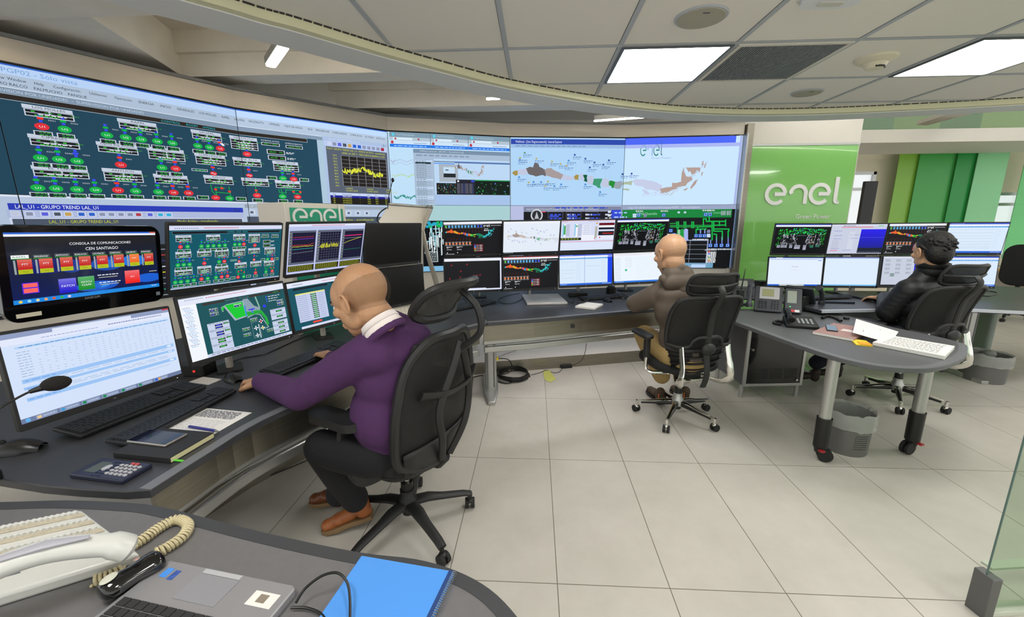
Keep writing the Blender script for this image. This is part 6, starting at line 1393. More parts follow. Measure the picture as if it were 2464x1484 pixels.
def hand(mb, w, fwd, up, side, curl=.5, k=1.0):
    """w wrist, fwd finger direction, up back-of-hand normal, side +1/-1 where the thumb lies along fwd x up"""
    f = Vector(fwd).normalized(); u = Vector(up); u = (u-f*u.dot(f)).normalized(); x = f.cross(u)*side; w = Vector(w)
    P = lambda a, b, c: w+(x*a+f*b+u*c)*k
    mb.cap(P(0,-.03,0), .027*k, P(0,.02,0), .024*k, 12)
    for i, (ox, ln) in enumerate(((.028,.072), (.009,.08), (-.010,.075), (-.028,.06))):
        mb.cap(P(ox*.5,.01,0), .015*k, P(ox,.078,.004), .0115*k, 10); a = P(ox,.08,.004); ang = .25; q = [a]
        for s_ in (.45,.32,.23):
            ang += curl*(.9 if s_ < .45 else .5); d = f*math.cos(ang)-u*math.sin(ang); q.append(q[-1]+d*ln*s_*k)
        chain(mb, q, [.0098*k, .0092*k, .0086*k, .0075*k], 10)
    q = [P(.022,.012,-.006), P(.045,.04,-.014), P(.052,.066,-.022), P(.048,.09,-.028)]; chain(mb, q, [.016*k,.0125*k,.0105*k,.009*k], 10)
def shoe(mb, heel, toe, k=1.0):
    h, t = Vector(heel), Vector(toe); d = (t-h); L = d.length; d.normalize(); up = Vector((0,0,1)); up = (up-d*up.dot(d)).normalized(); s = d.cross(up)
    for a, r, z in ((.02,.036,.045), (.10,.038,.05), (.18,.040,.04), (.25,.036,.03)): mb.ell(h+d*a*L/.28+up*z, (r*1.0,r*1.0,r*.8 if a > .05 else .05), R=Matrix((s,d,up)).transposed(), n=16)
    mb.cap(h+d*.03+up*.04, .038, h+d*.02+up*.10, .040); mb.cap(h+d*.10*L/.28+up*.05, .036, h+d*.22*L/.28+up*.03, .032)
def sole(mb, heel, toe):
    h, t = Vector(heel), Vector(toe); d = (t-h).normalized(); up = Vector((0,0,1)); up = (up-d*up.dot(d)).normalized(); s = d.cross(up); L = (t-h).length
    pts = [(-.036,-.01),(.036,-.01),(.040,.06),(.036,.12),(.046,.2),(.040,.26),(.018,.295),(-.018,.295),(-.040,.26),(-.046,.2),(-.036,.12),(-.040,.06)]
    M = Matrix((s, d, up)).transposed().to_4x4(); M.translation = h; mb.prism([(a, b*L/.28) for a, b in pts], -.008, .016, M)
def V3(*a): return Vector(a)
SK = mat('skin_tan', '#b98c68', .5, var=.05, vscale=14)
SK2 = mat('skin_fair', '#c69a78', .48, var=.05, vscale=14)

# --- man in purple
fw_ = V3(-.93,.36,0).normalized(); lf = V3(-fw_.y, fw_.x, 0)     # forward; lf = his left
lf = V3(-.36,-.93,0)
t = thing('person', 'seated bald man in a purple sweater and navy trousers reaching for a mouse', 'person', (-.70, 1.77, .0))
hd_c = at_d(868, 722, 1.80); face = V3(-.86,.27,-.42); HM = head_frame(hd_c, face, (-.35,.12,1)); hk = 1.19
neckb = at_d(945, 800, 1.88); shL = at_d(898, 838, 1.74); shR = at_d(1000, 815, 1.99); chest = at_d(950, 890, 1.87); belly = at_d(935, 985, 1.86); pel = at_d(935, 1060, 1.90)
elL = at_z(722, 950, ZD+.065); wrL = at_z(630, 918, ZD+.055); elR = at_z(800, 905, ZD+.08); wrR = at_z(800, 862, ZD+.05)
hipL, hipR = pel+lf*.10+V3(0,0,-.02), pel-lf*.10+V3(0,0,-.02); knL = at_d(775, 1075, 1.93); knR = at_d(862, 1008, 2.22); anL = at_d(855, 1200, 2.03); anR = at_d(815, 1188, 2.16)
b = MB(); head(b, HM, hk); b.cap(HM @ V3(0,-.03,-.06)*1, .060*hk, neckb, .068); chain(b, [neckb, chest, belly, pel], [.07,.12,.13,.13]); chain(b, [shL, elL, wrL], [.045,.04,.03]); chain(b, [shR, elR, wrR], [.045,.04,.03]); b.cap(shL, .05, shR, .05)
hdir = at_z(588, 905, ZD+.04)-wrL; hand(b, wrL+hdir.normalized()*.025, hdir+V3(0,0,-.03), (0,0,1), -1, .35, 1.12); hand(b, wrR+V3(-.05,.05,0), (-.7,.6,-.1), (0,0,1), 1, .3, 1.1)
chain(b, [hipL, knL, anL], [.07,.05,.04]); chain(b, [hipR, knR, anR], [.07,.05,.04]); body = organic('body', b, SK, t, .0045, 4)
PUR = mat('purple_knit', '#4b2856', .9, var=.06, vscale=30, bump=.25, bscale=260)
s = MB()
for c_, r_ in ((chest, (.205,.15,.20)), (belly, (.185,.155,.19)), (pel+V3(0,0,.03), (.17,.145,.12))): s.ell(c_, r_, R=Matrix((lf, fw_, V3(0,0,1))).transposed(), n=24)
up_b = chest+V3(.02,0,.12)-fw_*.03; s.ell(up_b, (.17,.115,.11), R=Matrix((lf, fw_, V3(0,0,1))).transposed(), n=24)
s.cap(shL+V3(0,0,-.02), .092, shR+V3(0,0,-.03), .09); s.ell(at_d(965, 812, 1.88), (.12,.085,.075), R=Matrix((lf, fw_, V3(0,0,1))).transposed(), n=20); s.cap(at_d(946, 778, 1.88), .062, at_d(978, 800, 1.89), .08); s.cap(at_d(905, 800, 1.80), .05, at_d(940, 790, 1.86), .06); s.cap(shL, .08, neckb+V3(.01,0,-.05), .085); s.cap(shR, .08, neckb+V3(.01,0,-.05), .085)
mL = (shL+elL)/2; chain(s, [shL+V3(0,0,-.01), mL, elL, (elL+wrL)/2, wrL], [.090,.080,.070,.060,.047]); chain(s, [shR, (shR+elR)/2, elR, wrR], [.084,.072,.062,.045])
for k in range(5):   # folds across the back and the bend of the sleeve
    z = -.02-.055*k; a = chest+lf*.15+V3(0,0,z)-fw_*.04; c2 = chest-lf*.13+V3(0,0,z+.03)-fw_*.11; m_ = (a+c2)/2-fw_*.05+V3(0,0,-.012); chain(s, [a, m_, c2], [.012,.016,.010], 8) if k > 1 else None
for k in range(3): q = elL.lerp(shL, .18+.12*k); chain(s, [q+V3(-.03,-.04,.045), q+V3(.0,-.062,.01), q+V3(.03,-.05,-.04)], [.014,.02,.014], 8)
cc = HM @ (V3(0,-.035,-.095)*hk); cax = (HM.to_3x3() @ V3(0,.25,1)).normalized(); e1 = (HM.to_3x3() @ V3(1,0,0)); e2 = cax.cross(e1)
chain(s, [cc-cax*.052+(e1*math.cos(a)+e2*math.sin(a))*.080 for a in [2*math.pi*i/14 for i in range(15)]], [.019]*15, 8)
organic('sweater', s, PUR, t, .007, 30)
s = MB(); cuff = (wrL-elL).normalized(); s.cyl(wrL-cuff*.01, wrL+cuff*.018, .043, .041, n=24); s.build('cuff', mat('purple_rib', '#4a2a58', .9, bump=.4, bscale=500), t, world=True, bevel=.006)
# shirt collar
cc = HM @ (V3(0,-.035,-.095)*hk); cax = (HM.to_3x3() @ V3(0,.25,1)).normalized(); n_ = 26; e1 = (HM.to_3x3() @ V3(1,0,0)); e2 = cax.cross(e1)
rows_ = []
for j, (rr_, hh) in enumerate(((.088,-.05), (.081,-.028), (.075,-.004), (.0715,.008), (.075,.008), (.083,-.016))):
    rows_.append([cc+cax*hh+(e1*math.cos(2*math.pi*i/n_)+e2*math.sin(2*math.pi*i/n_))*rr_ for i in range(n_+1)])
m = MB(); m.sheet(rows_); m.build('shirt_collar', mat('collar_white', '#e6dcd8', .8, var=.05, vscale=90, stretch=(1,1,6)), t, world=True, solid=.004)
NAVY = mat('navy_cloth', '#07080f', .8, bump=.15, bscale=120)
s = MB(); s.ell(pel+V3(0,0,-.02), (.18,.155,.11), R=Matrix((lf, fw_, V3(0,0,1))).transposed()); chain(s, [hipL, hipL.lerp(knL,.5), knL, knL.lerp(anL,.5), anL], [.105,.10,.080,.078,.066]); chain(s, [hipR, hipR.lerp(knR,.5), knR, knR.lerp(anR,.5), anR], [.105,.10,.080,.078,.066]); organic('trousers', s, NAVY, t, .008, 8)
LEA = mat('tan_leather', '#94552a', .38, var=.15, vscale=10); SOLE = mat('tan_sole', '#7a6040', .6)
for lb, (hl, te) in enumerate(((at_z(893,1238,.075), at_z(782,1277,.012)), (at_z(830,1206,.05)+V3(.05,.03,0), at_z(800,1212,.02)+V3(-.12,.0,0)))):
    s = MB(); shoe(s, hl, te); o = organic('shoe', s, LEA if lb == 0 else mat('tan_leather_shaded', '#6b3b1e', .4), t, .005, 4)  # far shoe wears a darker copy of the leather, shade put into its colour
    s = MB(); sole(s, hl, te); s.build('sole', SOLE, o, world=False) if False else None
    so = s.build('sole', SOLE, o, world=True, bevel=.004)
for sgn in (-1, 1):
    m = MB(); m.ell(HM @ (V3(sgn*.030,.084,.008)*hk), (.0125*hk,)*3, n=14); m.build('eye', mat('eye_white', '#e8e2da', .25), t, world=True)
    m = MB(); m.ell(HM @ (V3(sgn*.030,.0915,.006)*hk), (.006*hk,)*3, n=10); m.build('iris', mat('iris_dark', '#1a0f0a', .2), t, world=True)
    m = MB(); chain(m, [HM @ (V3(sgn*.014,.098,.030)*hk), HM @ (V3(sgn*.032,.095,.036)*hk), HM @ (V3(sgn*.048,.083,.031)*hk)], [.0035,.0045,.003], 8); m.build('eyebrow', mat('brow', '#241812', .9), t, world=True)
m = MB(); m.ell(HM @ (V3(0,-.030,.020)*hk), tuple(v*hk for v in (.0805,.0945,.0850)), R=HM.to_3x3(), n=32); m.build('cropped_hair', mat('stubble', '#4a3c28', .8, alpha=.2), t, world=True)
m = MB(); m.ell(HM @ (V3(0,.076,-.104)*hk), (.02*hk,.016*hk,.018*hk), R=HM.to_3x3()); m.ell(HM @ (V3(0,.098,-.079)*hk), (.008,.006,.008)); m.build('goatee', mat('beard', '#2a211c', .9), t, world=True)

# --- man in brown
t = thing('person', 'seated bald man in a brown hooded jacket and khaki trousers, seen from behind', 'person', (1.0, 3.3, 0))
fw_ = V3(-.30,.95,0).normalized(); rt = V3(fw_.y, -fw_.x, 0); B3 = Matrix((rt, fw_, V3(0,0,1))).transposed()
hc = at_d(1613, 612, 3.52); HM = head_frame(hc, (-.42,.86,-.30), (-.05,.15,1)); hk = 1.27
neckb = at_d(1628, 668, 3.52); shL = at_d(1577, 712, 3.52); shR = at_d(1700, 706, 3.48); chest = at_d(1640, 745, 3.5); belly = at_d(1642, 810, 3.46); pel = at_d(1650, 855, 3.42)
elL = at_z(1527, 738, ZD+.07); elL = at_d(1527, 730, 3.6); wrL = at_z(1565, 716, ZD+.05); elR = shR+V3(.12,.2,-.25); wrR = elR+V3(-.12,.26,.03)
hipL, hipR = pel-rt*.11, pel+rt*.11; knL = at_d(1550, 805, 3.78); knR = knL+rt*.34+V3(0,0,.0); anL = at_d(1592, 903, 3.70); anR = anL+rt*.24+V3(.0,-.04,0)
b = MB(); head(b, HM, hk); b.cap(HM @ V3(0,-.03,-.06), .062*hk, neckb, .07); chain(b, [neckb, chest, belly, pel], [.07,.12,.13,.13]); b.cap(shL, .05, shR, .05); chain(b, [shL, elL, wrL], [.045,.04,.03]); chain(b, [shR, elR, wrR], [.045,.04,.03])
hand(b, wrL+V3(.02,.03,-.01), (.3,.9,-.1), (0,0,1), 1, .3, 1.1); hand(b, wrR+V3(0,.03,-.01), (-.4,.9,-.1), (0,0,1), -1, .3, 1.1); chain(b, [hipL, knL, anL], [.07,.05,.04]); chain(b, [hipR, knR, anR], [.07,.05,.04]); organic('body', b, SK2, t, .005, 4)
BRN = mat('brown_softshell', '#5d5145', .6, var=.04, vscale=20, bump=.1, bscale=150)
s = MB()
for c_, r_ in ((chest, (.235,.145,.20)), (belly, (.20,.15,.18)), (pel+V3(0,0,.04), (.20,.155,.12)), (chest+V3(0,0,.12), (.22,.13,.10))): s.ell(c_, r_, R=B3, n=24)
s.cap(shL, .095, shR, .095); s.cap(shL, .085, neckb, .09); s.cap(shR, .085, neckb, .09); chain(s, [shL, shL.lerp(elL,.5), elL, wrL], [.098,.088,.078,.055]); chain(s, [shR, shR.lerp(elR,.5), elR, wrR], [.098,.086,.076,.055])
s.cap(chest, .17, belly, .165); s.cap(belly, .165, pel, .16)
organic('jacket', s, BRN, t, .008, 90)
s = MB(); s.ell(neckb+V3(.015,-.075,-.03), (.155,.07,.085), R=B3, n=24); s.ell(neckb+V3(0,-.03,.035), (.13,.09,.075), R=B3, n=24); chain(s, [neckb-rt*.13+V3(0,-.02,.0), neckb+V3(.01,-.115,-.085), neckb+rt*.14+V3(0,-.02,-.01)], [.035,.045,.035]); chain(s, [neckb-rt*.10+V3(0,.02,.08), neckb+V3(.0,-.08,.09), neckb+rt*.09+V3(0,.02,.055)], [.03,.032,.026]); organic('hood', s, BRN, t, .006, 14)
KH = mat('khaki_cloth', '#a58a58', .8, var=.05, vscale=12, bump=.1, bscale=90)
s = MB(); s.ell(pel+V3(0,0,-.03), (.20,.16,.10), R=B3); chain(s, [hipL, hipL.lerp(knL,.5), knL, knL.lerp(anL,.5), anL], [.11,.105,.088,.085,.075]); chain(s, [hipR, hipR.lerp(knR,.5), knR, knR.lerp(anR,.5), anR], [.11,.105,.088,.085,.075]); organic('trousers', s, KH, t, .009, 8)
for an in (anL, anR):
    s = MB(); hl = V3(an.x, an.y-.03, .015); te = hl+V3(-.03,.27,0); shoe(s, hl, te); o = organic('shoe', s, mat('brown_shoe', '#4a3a2c', .7), t, .006, 4); s = MB(); sole(s, hl, te); s.build('sole', M_rubber, o, world=True, bevel=.004)
    m = MB(); chain(m, [hl+V3(-.03,-.022,.03), hl+V3(-.03,-.028,.1)], [.004,.004], 6); m.build('stripe', mat('orange_trim', '#d8702a', .6), o, world=True)

# --- dark-haired man
t = thing('person', 'seated dark-haired man in a black quilted jacket working at the right station', 'person', (3.3, 3.75, 0))
fw_ = V3(-.45,.89,0).normalized(); rt = V3(fw_.y, -fw_.x, 0); B3 = Matrix((rt, fw_, V3(0,0,1))).transposed()
hc = at_d(2240, 607, 4.85); HM = head_frame(hc, (-.02,.98,-.18), (-.02,.05,1)); hk = 1.2
neckb = at_d(2243, 655, 4.87); shL = at_d(2190, 700, 4.78); shR = at_d(2285, 690, 5.02); chest = at_d(2228, 730, 4.9); belly = at_d(2225, 780, 4.9); pel = at_d(2225, 812, 4.88)
elL = at_d(2140, 748, 4.80); wrL = at_z(2128, 716, ZD+.055); elR = shR+V3(.1,.22,-.27); wrR = elR+V3(-.2,.2,.02)
hipL, hipR = pel-rt*.11, pel+rt*.11; knL = at_d(2075, 800, 4.85); knR = knL+rt*.32; anL = at_d(1965, 872, 4.95); anR = anL+V3(.3,.12,-.0)
b = MB(); head(b, HM, hk); b.cap(HM @ V3(0,-.03,-.06), .058*hk, neckb, .065); chain(b, [neckb, chest, belly, pel], [.07,.12,.13,.13]); b.cap(shL, .05, shR, .05); chain(b, [shL, elL, wrL], [.045,.04,.03]); chain(b, [shR, elR, wrR], [.045,.04,.03])
hand(b, wrL+V3(-.02,.02,-.005), (-.45,.8,-.12), (0,0,1), 1, .35, 1.1); hand(b, wrR+V3(0,.03,-.01), (-.5,.8,-.1), (0,0,1), -1, .3, 1.1); chain(b, [hipL, knL, anL], [.07,.05,.04]); chain(b, [hipR, knR, anR], [.07,.05,.04]); organic('body', b, SK2, t, .005, 4)
BLK = mat('black_quilt', '#101113', .55, bump=.12, bscale=60)
s = MB()
for c_, r_ in ((chest, (.235,.155,.20)), (belly, (.215,.165,.18)), (pel+V3(0,0,.02), (.22,.17,.13)), (chest+V3(0,0,.12), (.22,.13,.10))): s.ell(c_, r_, R=B3, n=24)
s.cap(shL, .10, shR, .10); s.cap(shL, .085, neckb, .09); s.cap(shR, .085, neckb, .09); chain(s, [shL, shL.lerp(elL,.5), elL, wrL], [.105,.098,.09,.06]); chain(s, [shR, shR.lerp(elR,.5), elR, wrR], [.10,.09,.08,.058])
for k in range(6):
    q = shL.lerp(elL, k/5); s.cap(q+V3(-.012,-.012,0), .108-.003*k, q+V3(0,0,-.004), .104-.003*k)
organic('jacket', s, BLK, t, .009, 5)
m = MB(); cc = neckb+V3(0,0,.035); rows_ = [[cc+V3(math.cos(a)*r_, math.sin(a)*r_, z) for a in [2*math.pi*i/24 for i in range(25)]] for r_, z in ((.11,-.05), (.095,.0), (.09,.045), (.098,.04), (.105,.0))]; m.sheet(rows_); m.build('jacket_collar', BLK, t, world=True, solid=.012)
s = MB(); s.ell(pel+V3(0,0,-.03), (.21,.17,.10), R=B3); chain(s, [hipL, hipL.lerp(knL,.5), knL, anL], [.11,.105,.085,.07]); chain(s, [hipR, hipR.lerp(knR,.5), knR, anR], [.11,.105,.085,.07]); organic('trousers', s, mat('dark_jeans', '#12151f', .8), t, .009, 8)
for an in (anL, anR):
    s = MB(); hl = V3(an.x+.03, an.y, .015); te = hl+V3(-.26,.06,0); shoe(s, hl, te); organic('shoe', s, mat('dark_shoe', '#2c2118', .6), t, .006, 4)
HR = mat('dark_hair', '#0e0b0a', .55, bump=.6, bscale=90, var=.3, vscale=60)
s = MB(); R3 = HM.to_3x3(); r = random.Random(2)
s.ell(HM @ (V3(0,-.032,.055)*hk), tuple(v*hk for v in (.088,.105,.088)), R=R3, n=24); s.ell(HM @ (V3(0,-.06,.0)*hk), tuple(v*hk for v in (.082,.066,.092)), R=R3, n=24)
for sg in (-1, 1): chain(s, [HM @ (V3(sg*.077,.0,.03)*hk), HM @ (V3(sg*.077,.0,.0)*hk)], [.014,.008], 8)
for k in range(110):
    a = r.uniform(0, 2*math.pi); e = r.uniform(-.45, 1.4); d = V3(math.cos(a)*math.cos(e), math.sin(a)*math.cos(e)*1.05, math.sin(e))
    if d.y > .35 and d.z < .45: continue
    p = V3(0,-.03,.045)+V3(d.x*.086, d.y*.10, d.z*.088); q = p+V3(d.x*.006+r.uniform(-.008,.008), d.y*.006-.01, d.z*.006-.016+r.uniform(0,.008)); s.cap(HM @ (p*hk), .012, HM @ (q*hk), .005, 6)
organic('hair', s, HR, t, .0045, 2)
# ---------------------------------------------------------------- things on the desks
M_kb = mat('keyboard_black', '#17181a', .45); M_key = mat('keycap_black', '#202226', .5, spec=.6)
def keyboard(a, b, dep, z, label, group='black computer keyboards', tilt=.07):
    """a, b: left and right ends of the near long edge"""
    A, B = at_z(a[0], a[1], z), at_z(b[0], b[1], z); u = (B-A); L = u.length; t = thing('keyboard', label, 'keyboard', (A.x, A.y, z), math.atan2(u.y, u.x), group)
    Mt = Matrix.Rotation(tilt, 4, 'X'); m = MB(); m.rbox((L/2, dep/2, .010), (L, dep, .014), .008, M=Mt); m.build('body', M_kb, t, bevel=.003)
    m = MB(); kx = (L-.02)/22.3; ky = (dep-.025)/6.2
    for r_ in range(6):
        x = 0.0; wide = {5: (1,1.2,1.2,6,1.2,1.2,1.2,1,1), 4: (2.2,)+(1,)*10+(2.8,), 3: (1.8,)+(1,)*11+(2.2,), 2: (1.5,)+(1,)*12+(1.5,), 1: (1,)*13+(2,), 0: (1,)*15}[r_]
        for w_ in wide: m.box((.012+(x+w_/2)*kx, dep-.014-(r_+.5)*ky, .0195), (w_*kx-.0022, ky-.0024, .005), M=Mt); x += w_
        for c_ in range(3):
            if not (r_ in (3,) or (r_ == 4 and c_ != 1)): m.box((.012+(15.4+c_+.5)*kx, dep-.014-(r_+.5)*ky, .0195), (kx-.0022, ky-.0024, .005), M=Mt)
        for c_ in range(4):
            if r_ > 0: m.box((.012+(18.7+c_*.9+.45)*kx, dep-.014-(r_+.5)*ky, .0195), (kx*.9-.0022, ky-.0024, .005), M=Mt)
    m.build('keys', M_key, t, smooth=0)
    for s in (.12, .88): MB().box((L*s, dep-.015, .002), (.03,.012,.012)).build('foot', M_rubber, t)
    return t
keyboard((195,1058), (498,935), .155, ZD+.004, 'black keyboard directly under the large spreadsheet monitor')
keyboard((318,1078), (572,944), .115, ZD+.004, 'thin black keyboard in front of the other one, next to the white papers')
keyboard((672,908), (850,832), .14, ZD+.004, 'black keyboard under the reservoir diagram monitor, by the arm in purple')
keyboard((1082,752), (1196,729), .15, ZD+.004, 'black keyboard behind the headrest, below the monitor with red marks')
keyboard((1405,724), (1512,715), .12, ZD+.004, 'black keyboard left of the man in brown, near the two mice')
keyboard((1960,722), (2052,718), .12, ZD+.004, 'black keyboard below the blank monitor at the right station')
keyboard((958,790), (1010,770), .14, ZD+.004, 'black keyboard half hidden between the calendar and the empty headrest')
def mouse(px, py, z, rz, label, k=1.0):
    p = at_z(px, py, z); t = thing('computer_mouse', label, 'mouse', (p.x, p.y, z), rz, 'black computer mice')
    rows = []
    for j in range(9):
        v = j/8; y = -.055+.11*v; wd = .032*math.sin(math.pi*(.12+.76*v))**.5; h = .036*math.sin(math.pi*(.1+.8*v))**.7
        rows.append([Vector((wd*math.cos(a)*k, y*k, max(.001, h*math.sin(a))*k)) for a in [math.pi*i/10 for i in range(11)]])
    m = MB(); m.sheet(rows); m.build('shell', mat('mouse_black', '#131416', .3), t, sub=1); MB().cyl((-.003*k,.03*k,.03*k), (.003*k,.03*k,.03*k), .008*k, n=12).build('wheel', M_rubber, t)
    MB().prism([(x*k, y*k) for x, y in rrect(.05, .10, .024, 5)], 0, .004).build('base', M_black, t); return t
mouse(45, 1085, ZD, 1.9, 'large black mouse at the left picture edge', 1.3); mouse(562, 915, ZD, 1.0, 'black mouse beside the hand of the man in purple', 1.15)
mouse(1462, 725, ZD, .4, 'black mouse beside the white notepad', 1.05); mouse(1493, 717, ZD, .8, 'black mouse next to the sleeve of the man in brown', 1.05); mouse(2092, 724, ZD, .2, 'black mouse near the hand of the dark-haired man', 1.1)
def quad_thing(name, label, cat, px, z, th, mtl, part, group=None, bev=.0015):
    """flat rectangular thing; px near-left, near-right, far-right in the photograph"""
    A, B, Cc = (at_z(x, y, z+th) for x, y in px); u = B-A; d = Cc-B; v = d-u*(d.dot(u)/u.dot(u)); t = thing(name, label, cat, (A.x, A.y, z), math.atan2(u.y, u.x), group)
    m = MB(); m.bb(0, u.length, 0, v.length, 0, th); m.build(part, mtl, t, bevel=bev); return t, u.length, v.length
PAPER = mat('paper', '#e9e6e2', .8)
def lines_on(t, x0, x1, y0, y1, n, z, mtl, name='print', w=.0022, cols=1):
    m = MB(); r = random.Random(3)
    for k in range(n):
        y = y0+(y1-y0)*k/max(1, n-1); x = x0
        while x < x1-.004: l = r.uniform(.006,.03); m.bb(x, min(x+l, x1), y, y+w, z, z+.0003); x += l+.005
    return m.build(name, mtl, t, smooth=0)
INK = mat('ink_grey', '#6a6a72', .8)
# notebook, phone, papers, pen, calculator
t, a, b = quad_thing('paper_sheets', 'white printed sheets lying at the desk edge in front of the keyboards', 'papers', ((385,1032),(510,1046),(607,992)), ZD, .003, PAPER, 'sheets'); lines_on(t, .03, a-.04, b*.12, b*.5, 7, .0031, mat('ink_pale', '#b8b8bc', .8)); lines_on(t, .03, a-.03, b*.62, b*.92, 10, .0031, INK, 'table_print', .0045)
t, a, b = quad_thing('notebook', 'black hardcover notebook with cream pages under the smartphone', 'notebook', ((270,1088),(407,1102),(497,1038)), ZD, .022, mat('cover_black', '#232224', .6), 'cover', None, .002)
MB().bb(.004, a-.003, .003, b-.003, .003, .019).build('pages', mat('cream_pages', '#d9d3a4', .8), t, smooth=0); MB().bb(a-.002, a+.001, .004, b-.004, .003, .019).build('page_edge', mat('cream_pages', '#d9d3a4', .8), t, smooth=0)
MB().tube([(a-.03,.02,.006), (a+.0,.015,.006), (a+.03,.02,.002)], .006, n=6, flat=.15, up=(0,0,1)).build('bookmark', mat('bookmark_green', '#5ed23e', .6), t)
t, a, b = quad_thing('smartphone', 'dark smartphone with silver rim lying on the black notebook', 'phone', ((303,1060),(396,1071),(445,1041)), ZD+.022, .009, mat('phone_rim', '#b4b0ac', .3, metal=.7), 'rim', None, .003); MB().bb(.004, a-.004, .004, b-.004, .0088, .0098).build('screen', mat('phone_glass', '#0b1026', .08), t, smooth=0)
A, B = at_z(488, 1031, ZD+.009), at_z(524, 1037, ZD+.009); t = thing('pen', 'blue ballpoint pen lying on the white sheets', 'pen', A); d = (B-A).normalized(); MB().cyl(A-d*.07, B-d*.012, .0055, n=10).build('barrel', mat('pen_blue', '#2c2c86', .3), t, world=True); MB().cyl(B-d*.012, B+d*.01, .005, .001, n=10).build('tip', M_alu, t, world=True)
t, a, b = quad_thing('calculator', 'navy scientific calculator with grey and red keys at the near end of the desk', 'calculator', ((165,1140),(292,1156),(346,1112)), ZD, .016, mat('calc_body', '#20253c', .4), 'body', None, .004)
MB().bb(.03, .075, .02, b-.02, .0158, .0172).build('display', mat('calc_lcd', '#4e5650', .3), t, smooth=0)
m = MB(); m2 = MB()
for i in range(5):
    for j in range(4): m.rbox((a*.58+i*a*.085, b*.16+j*b*.155+.008, .0175), (a*.06, b*.10, .004), .003)
for i in range(4):
    for j in range(6): m2.rbox((a*.38+i*a*.045, b*.1+j*b*.15, .017), (a*.03, b*.07, .003), .002)
m.build('keys', mat('calc_keys', '#b7b7bd', .5), t); m2.build('function_keys', mat('calc_fkeys', '#39405c', .5), t)
m = MB(); m.rbox((a*.72, b*.84, .0175), (a*.06, b*.10, .004), .003); m.rbox((a*.80, b*.84, .0175), (a*.06, b*.10, .004), .003); m.build('red_keys', mat('calc_red', '#d0524e', .5), t)
MB().rbox((a*.42, b*.5, .0175), (.02,.03,.004), .009).build('cursor_pad', mat('calc_keys', '#b7b7bd', .5), t)
t, a, b = quad_thing('note_slips', 'small white paper slips behind the long keyboard, left of the mouse', 'papers', ((455,918),(500,924),(514,909)), ZD, .006, PAPER, 'slips')
# red light gadget and cables under monitor
p = at_z(483, 890, ZD+.03); t = thing('docking_box', 'small black box with a red light between two lower monitors', 'box', (p.x-.05, p.y+.03, ZD)); MB().rbox((0,0,.03), (.16,.1,.06), .01).build('body', M_black, t, bevel=.003); m = MB(); m.cyl((.03,-.051,.03), (.03,-.053,.03), .006); m.build('light', mat('led_red', '#ff2a20', .5, emit=1.5), t)
def cable(name, label, pts, r, mtl=None, z=None, cat='cable'):
    P = [at_z(x, y, q) for x, y, q in pts]; t = thing(name, label, cat, P[0]); m = MB(); m.tube(spline(P, 6), r, n=7); m.build('wire', mtl or M_black, t, world=True); return t
cable('cable', 'thin black cable lying on the desk under the reservoir monitor', [(520,885,ZD+.004),(580,862,ZD+.004),(640,850,ZD+.004),(720,815,ZD+.004),(790,790,ZD+.02)], .003)
cable('cable', 'thin green cable under the reservoir monitor', [(500,893,ZD+.006),(545,868,ZD+.006),(572,850,ZD+.02)], .002, mat('cable_green', '#1f7a58', .5))
# gooseneck microphone at left
P = [at_d(-45, 1010, 1.92), at_d(10, 975, 1.92), at_d(70, 943, 1.92), at_d(118, 927, 1.92)]; t = thing('gooseneck_microphone', 'black gooseneck microphone in front of the spreadsheet monitor', 'microphone', (P[0].x, P[0].y, ZD))
b0 = V3(P[0].x-.14, P[0].y+.02, ZD); m = MB(); m.tube(spline([b0+V3(0,0,.02), b0+V3(.0,0,.1)]+P, 6), .0035, n=8); m.build('neck', M_black, t, world=True)
m = MB(); m.cyl(P[2], P[3], .006, .012); m.build('holder', M_black, t, world=True); m = MB(); R_ = (at_d(152,920,1.92)-P[3]).normalized(); m.ell(at_d(135, 922, 1.92), (.036,.024,.023), R=Matrix((R_, R_.cross(V3(0,0,1)).normalized(), V3(0,0,1))).transposed()); m.build('foam_cap', mat('foam_black', '#1a1614', .95, bump=.5, bscale=600), t, world=True)
MB().rbox((b0.x, b0.y, ZD+.015), (.10,.12,.03), .02).build('base', M_black, t, world=True, bevel=.004)
# calendar
A, B = at_z(945, 770, ZD), at_z(1013, 752, ZD); u = (B-A).normalized(); n = V3(-u.y, u.x, 0); L = (B-A).length; t = thing('desk_calendar', 'red and white spiral desk calendar in front of the switched-off monitors', 'calendar', (A.x, A.y, ZD), math.atan2(u.y, u.x))
m = MB(); h_ = .17; M = Matrix.Rotation(-.28, 4, 'X'); m.bb(0, L, 0, .003, 0, h_, M=M); m.build('page', mat('calendar_page', '#ded6c4', .7), t, smooth=0); M2 = Matrix.Translation((0,.10,0)) @ Matrix.Rotation(.28, 4, 'X'); MB().bb(0, L, 0, .003, 0, h_, M=M2).build('back', mat('calendar_page', '#ded6c4', .7), t, smooth=0)
MB().bb(.0, L*.78, -.001, -.0002, h_*.80, h_*.98, M=M).build('red_band', mat('calendar_red', '#c2303a', .6), t, smooth=0); MB().bb(.0, L, -.001, -.0002, 0, h_*.07, M=M).build('colour_foot', mat('calendar_foot', '#d8883a', .6), t, smooth=0)
m = MB()
for k in range(22): m.tube([M @ V3(.01+k*(L-.02)/21, -.004, h_-.004), M @ V3(.01+k*(L-.02)/21, .006, h_+.006), M @ V3(.01+k*(L-.02)/21, .014, h_-.004)], .0012, n=5)
m.build('spiral', M_black, t)
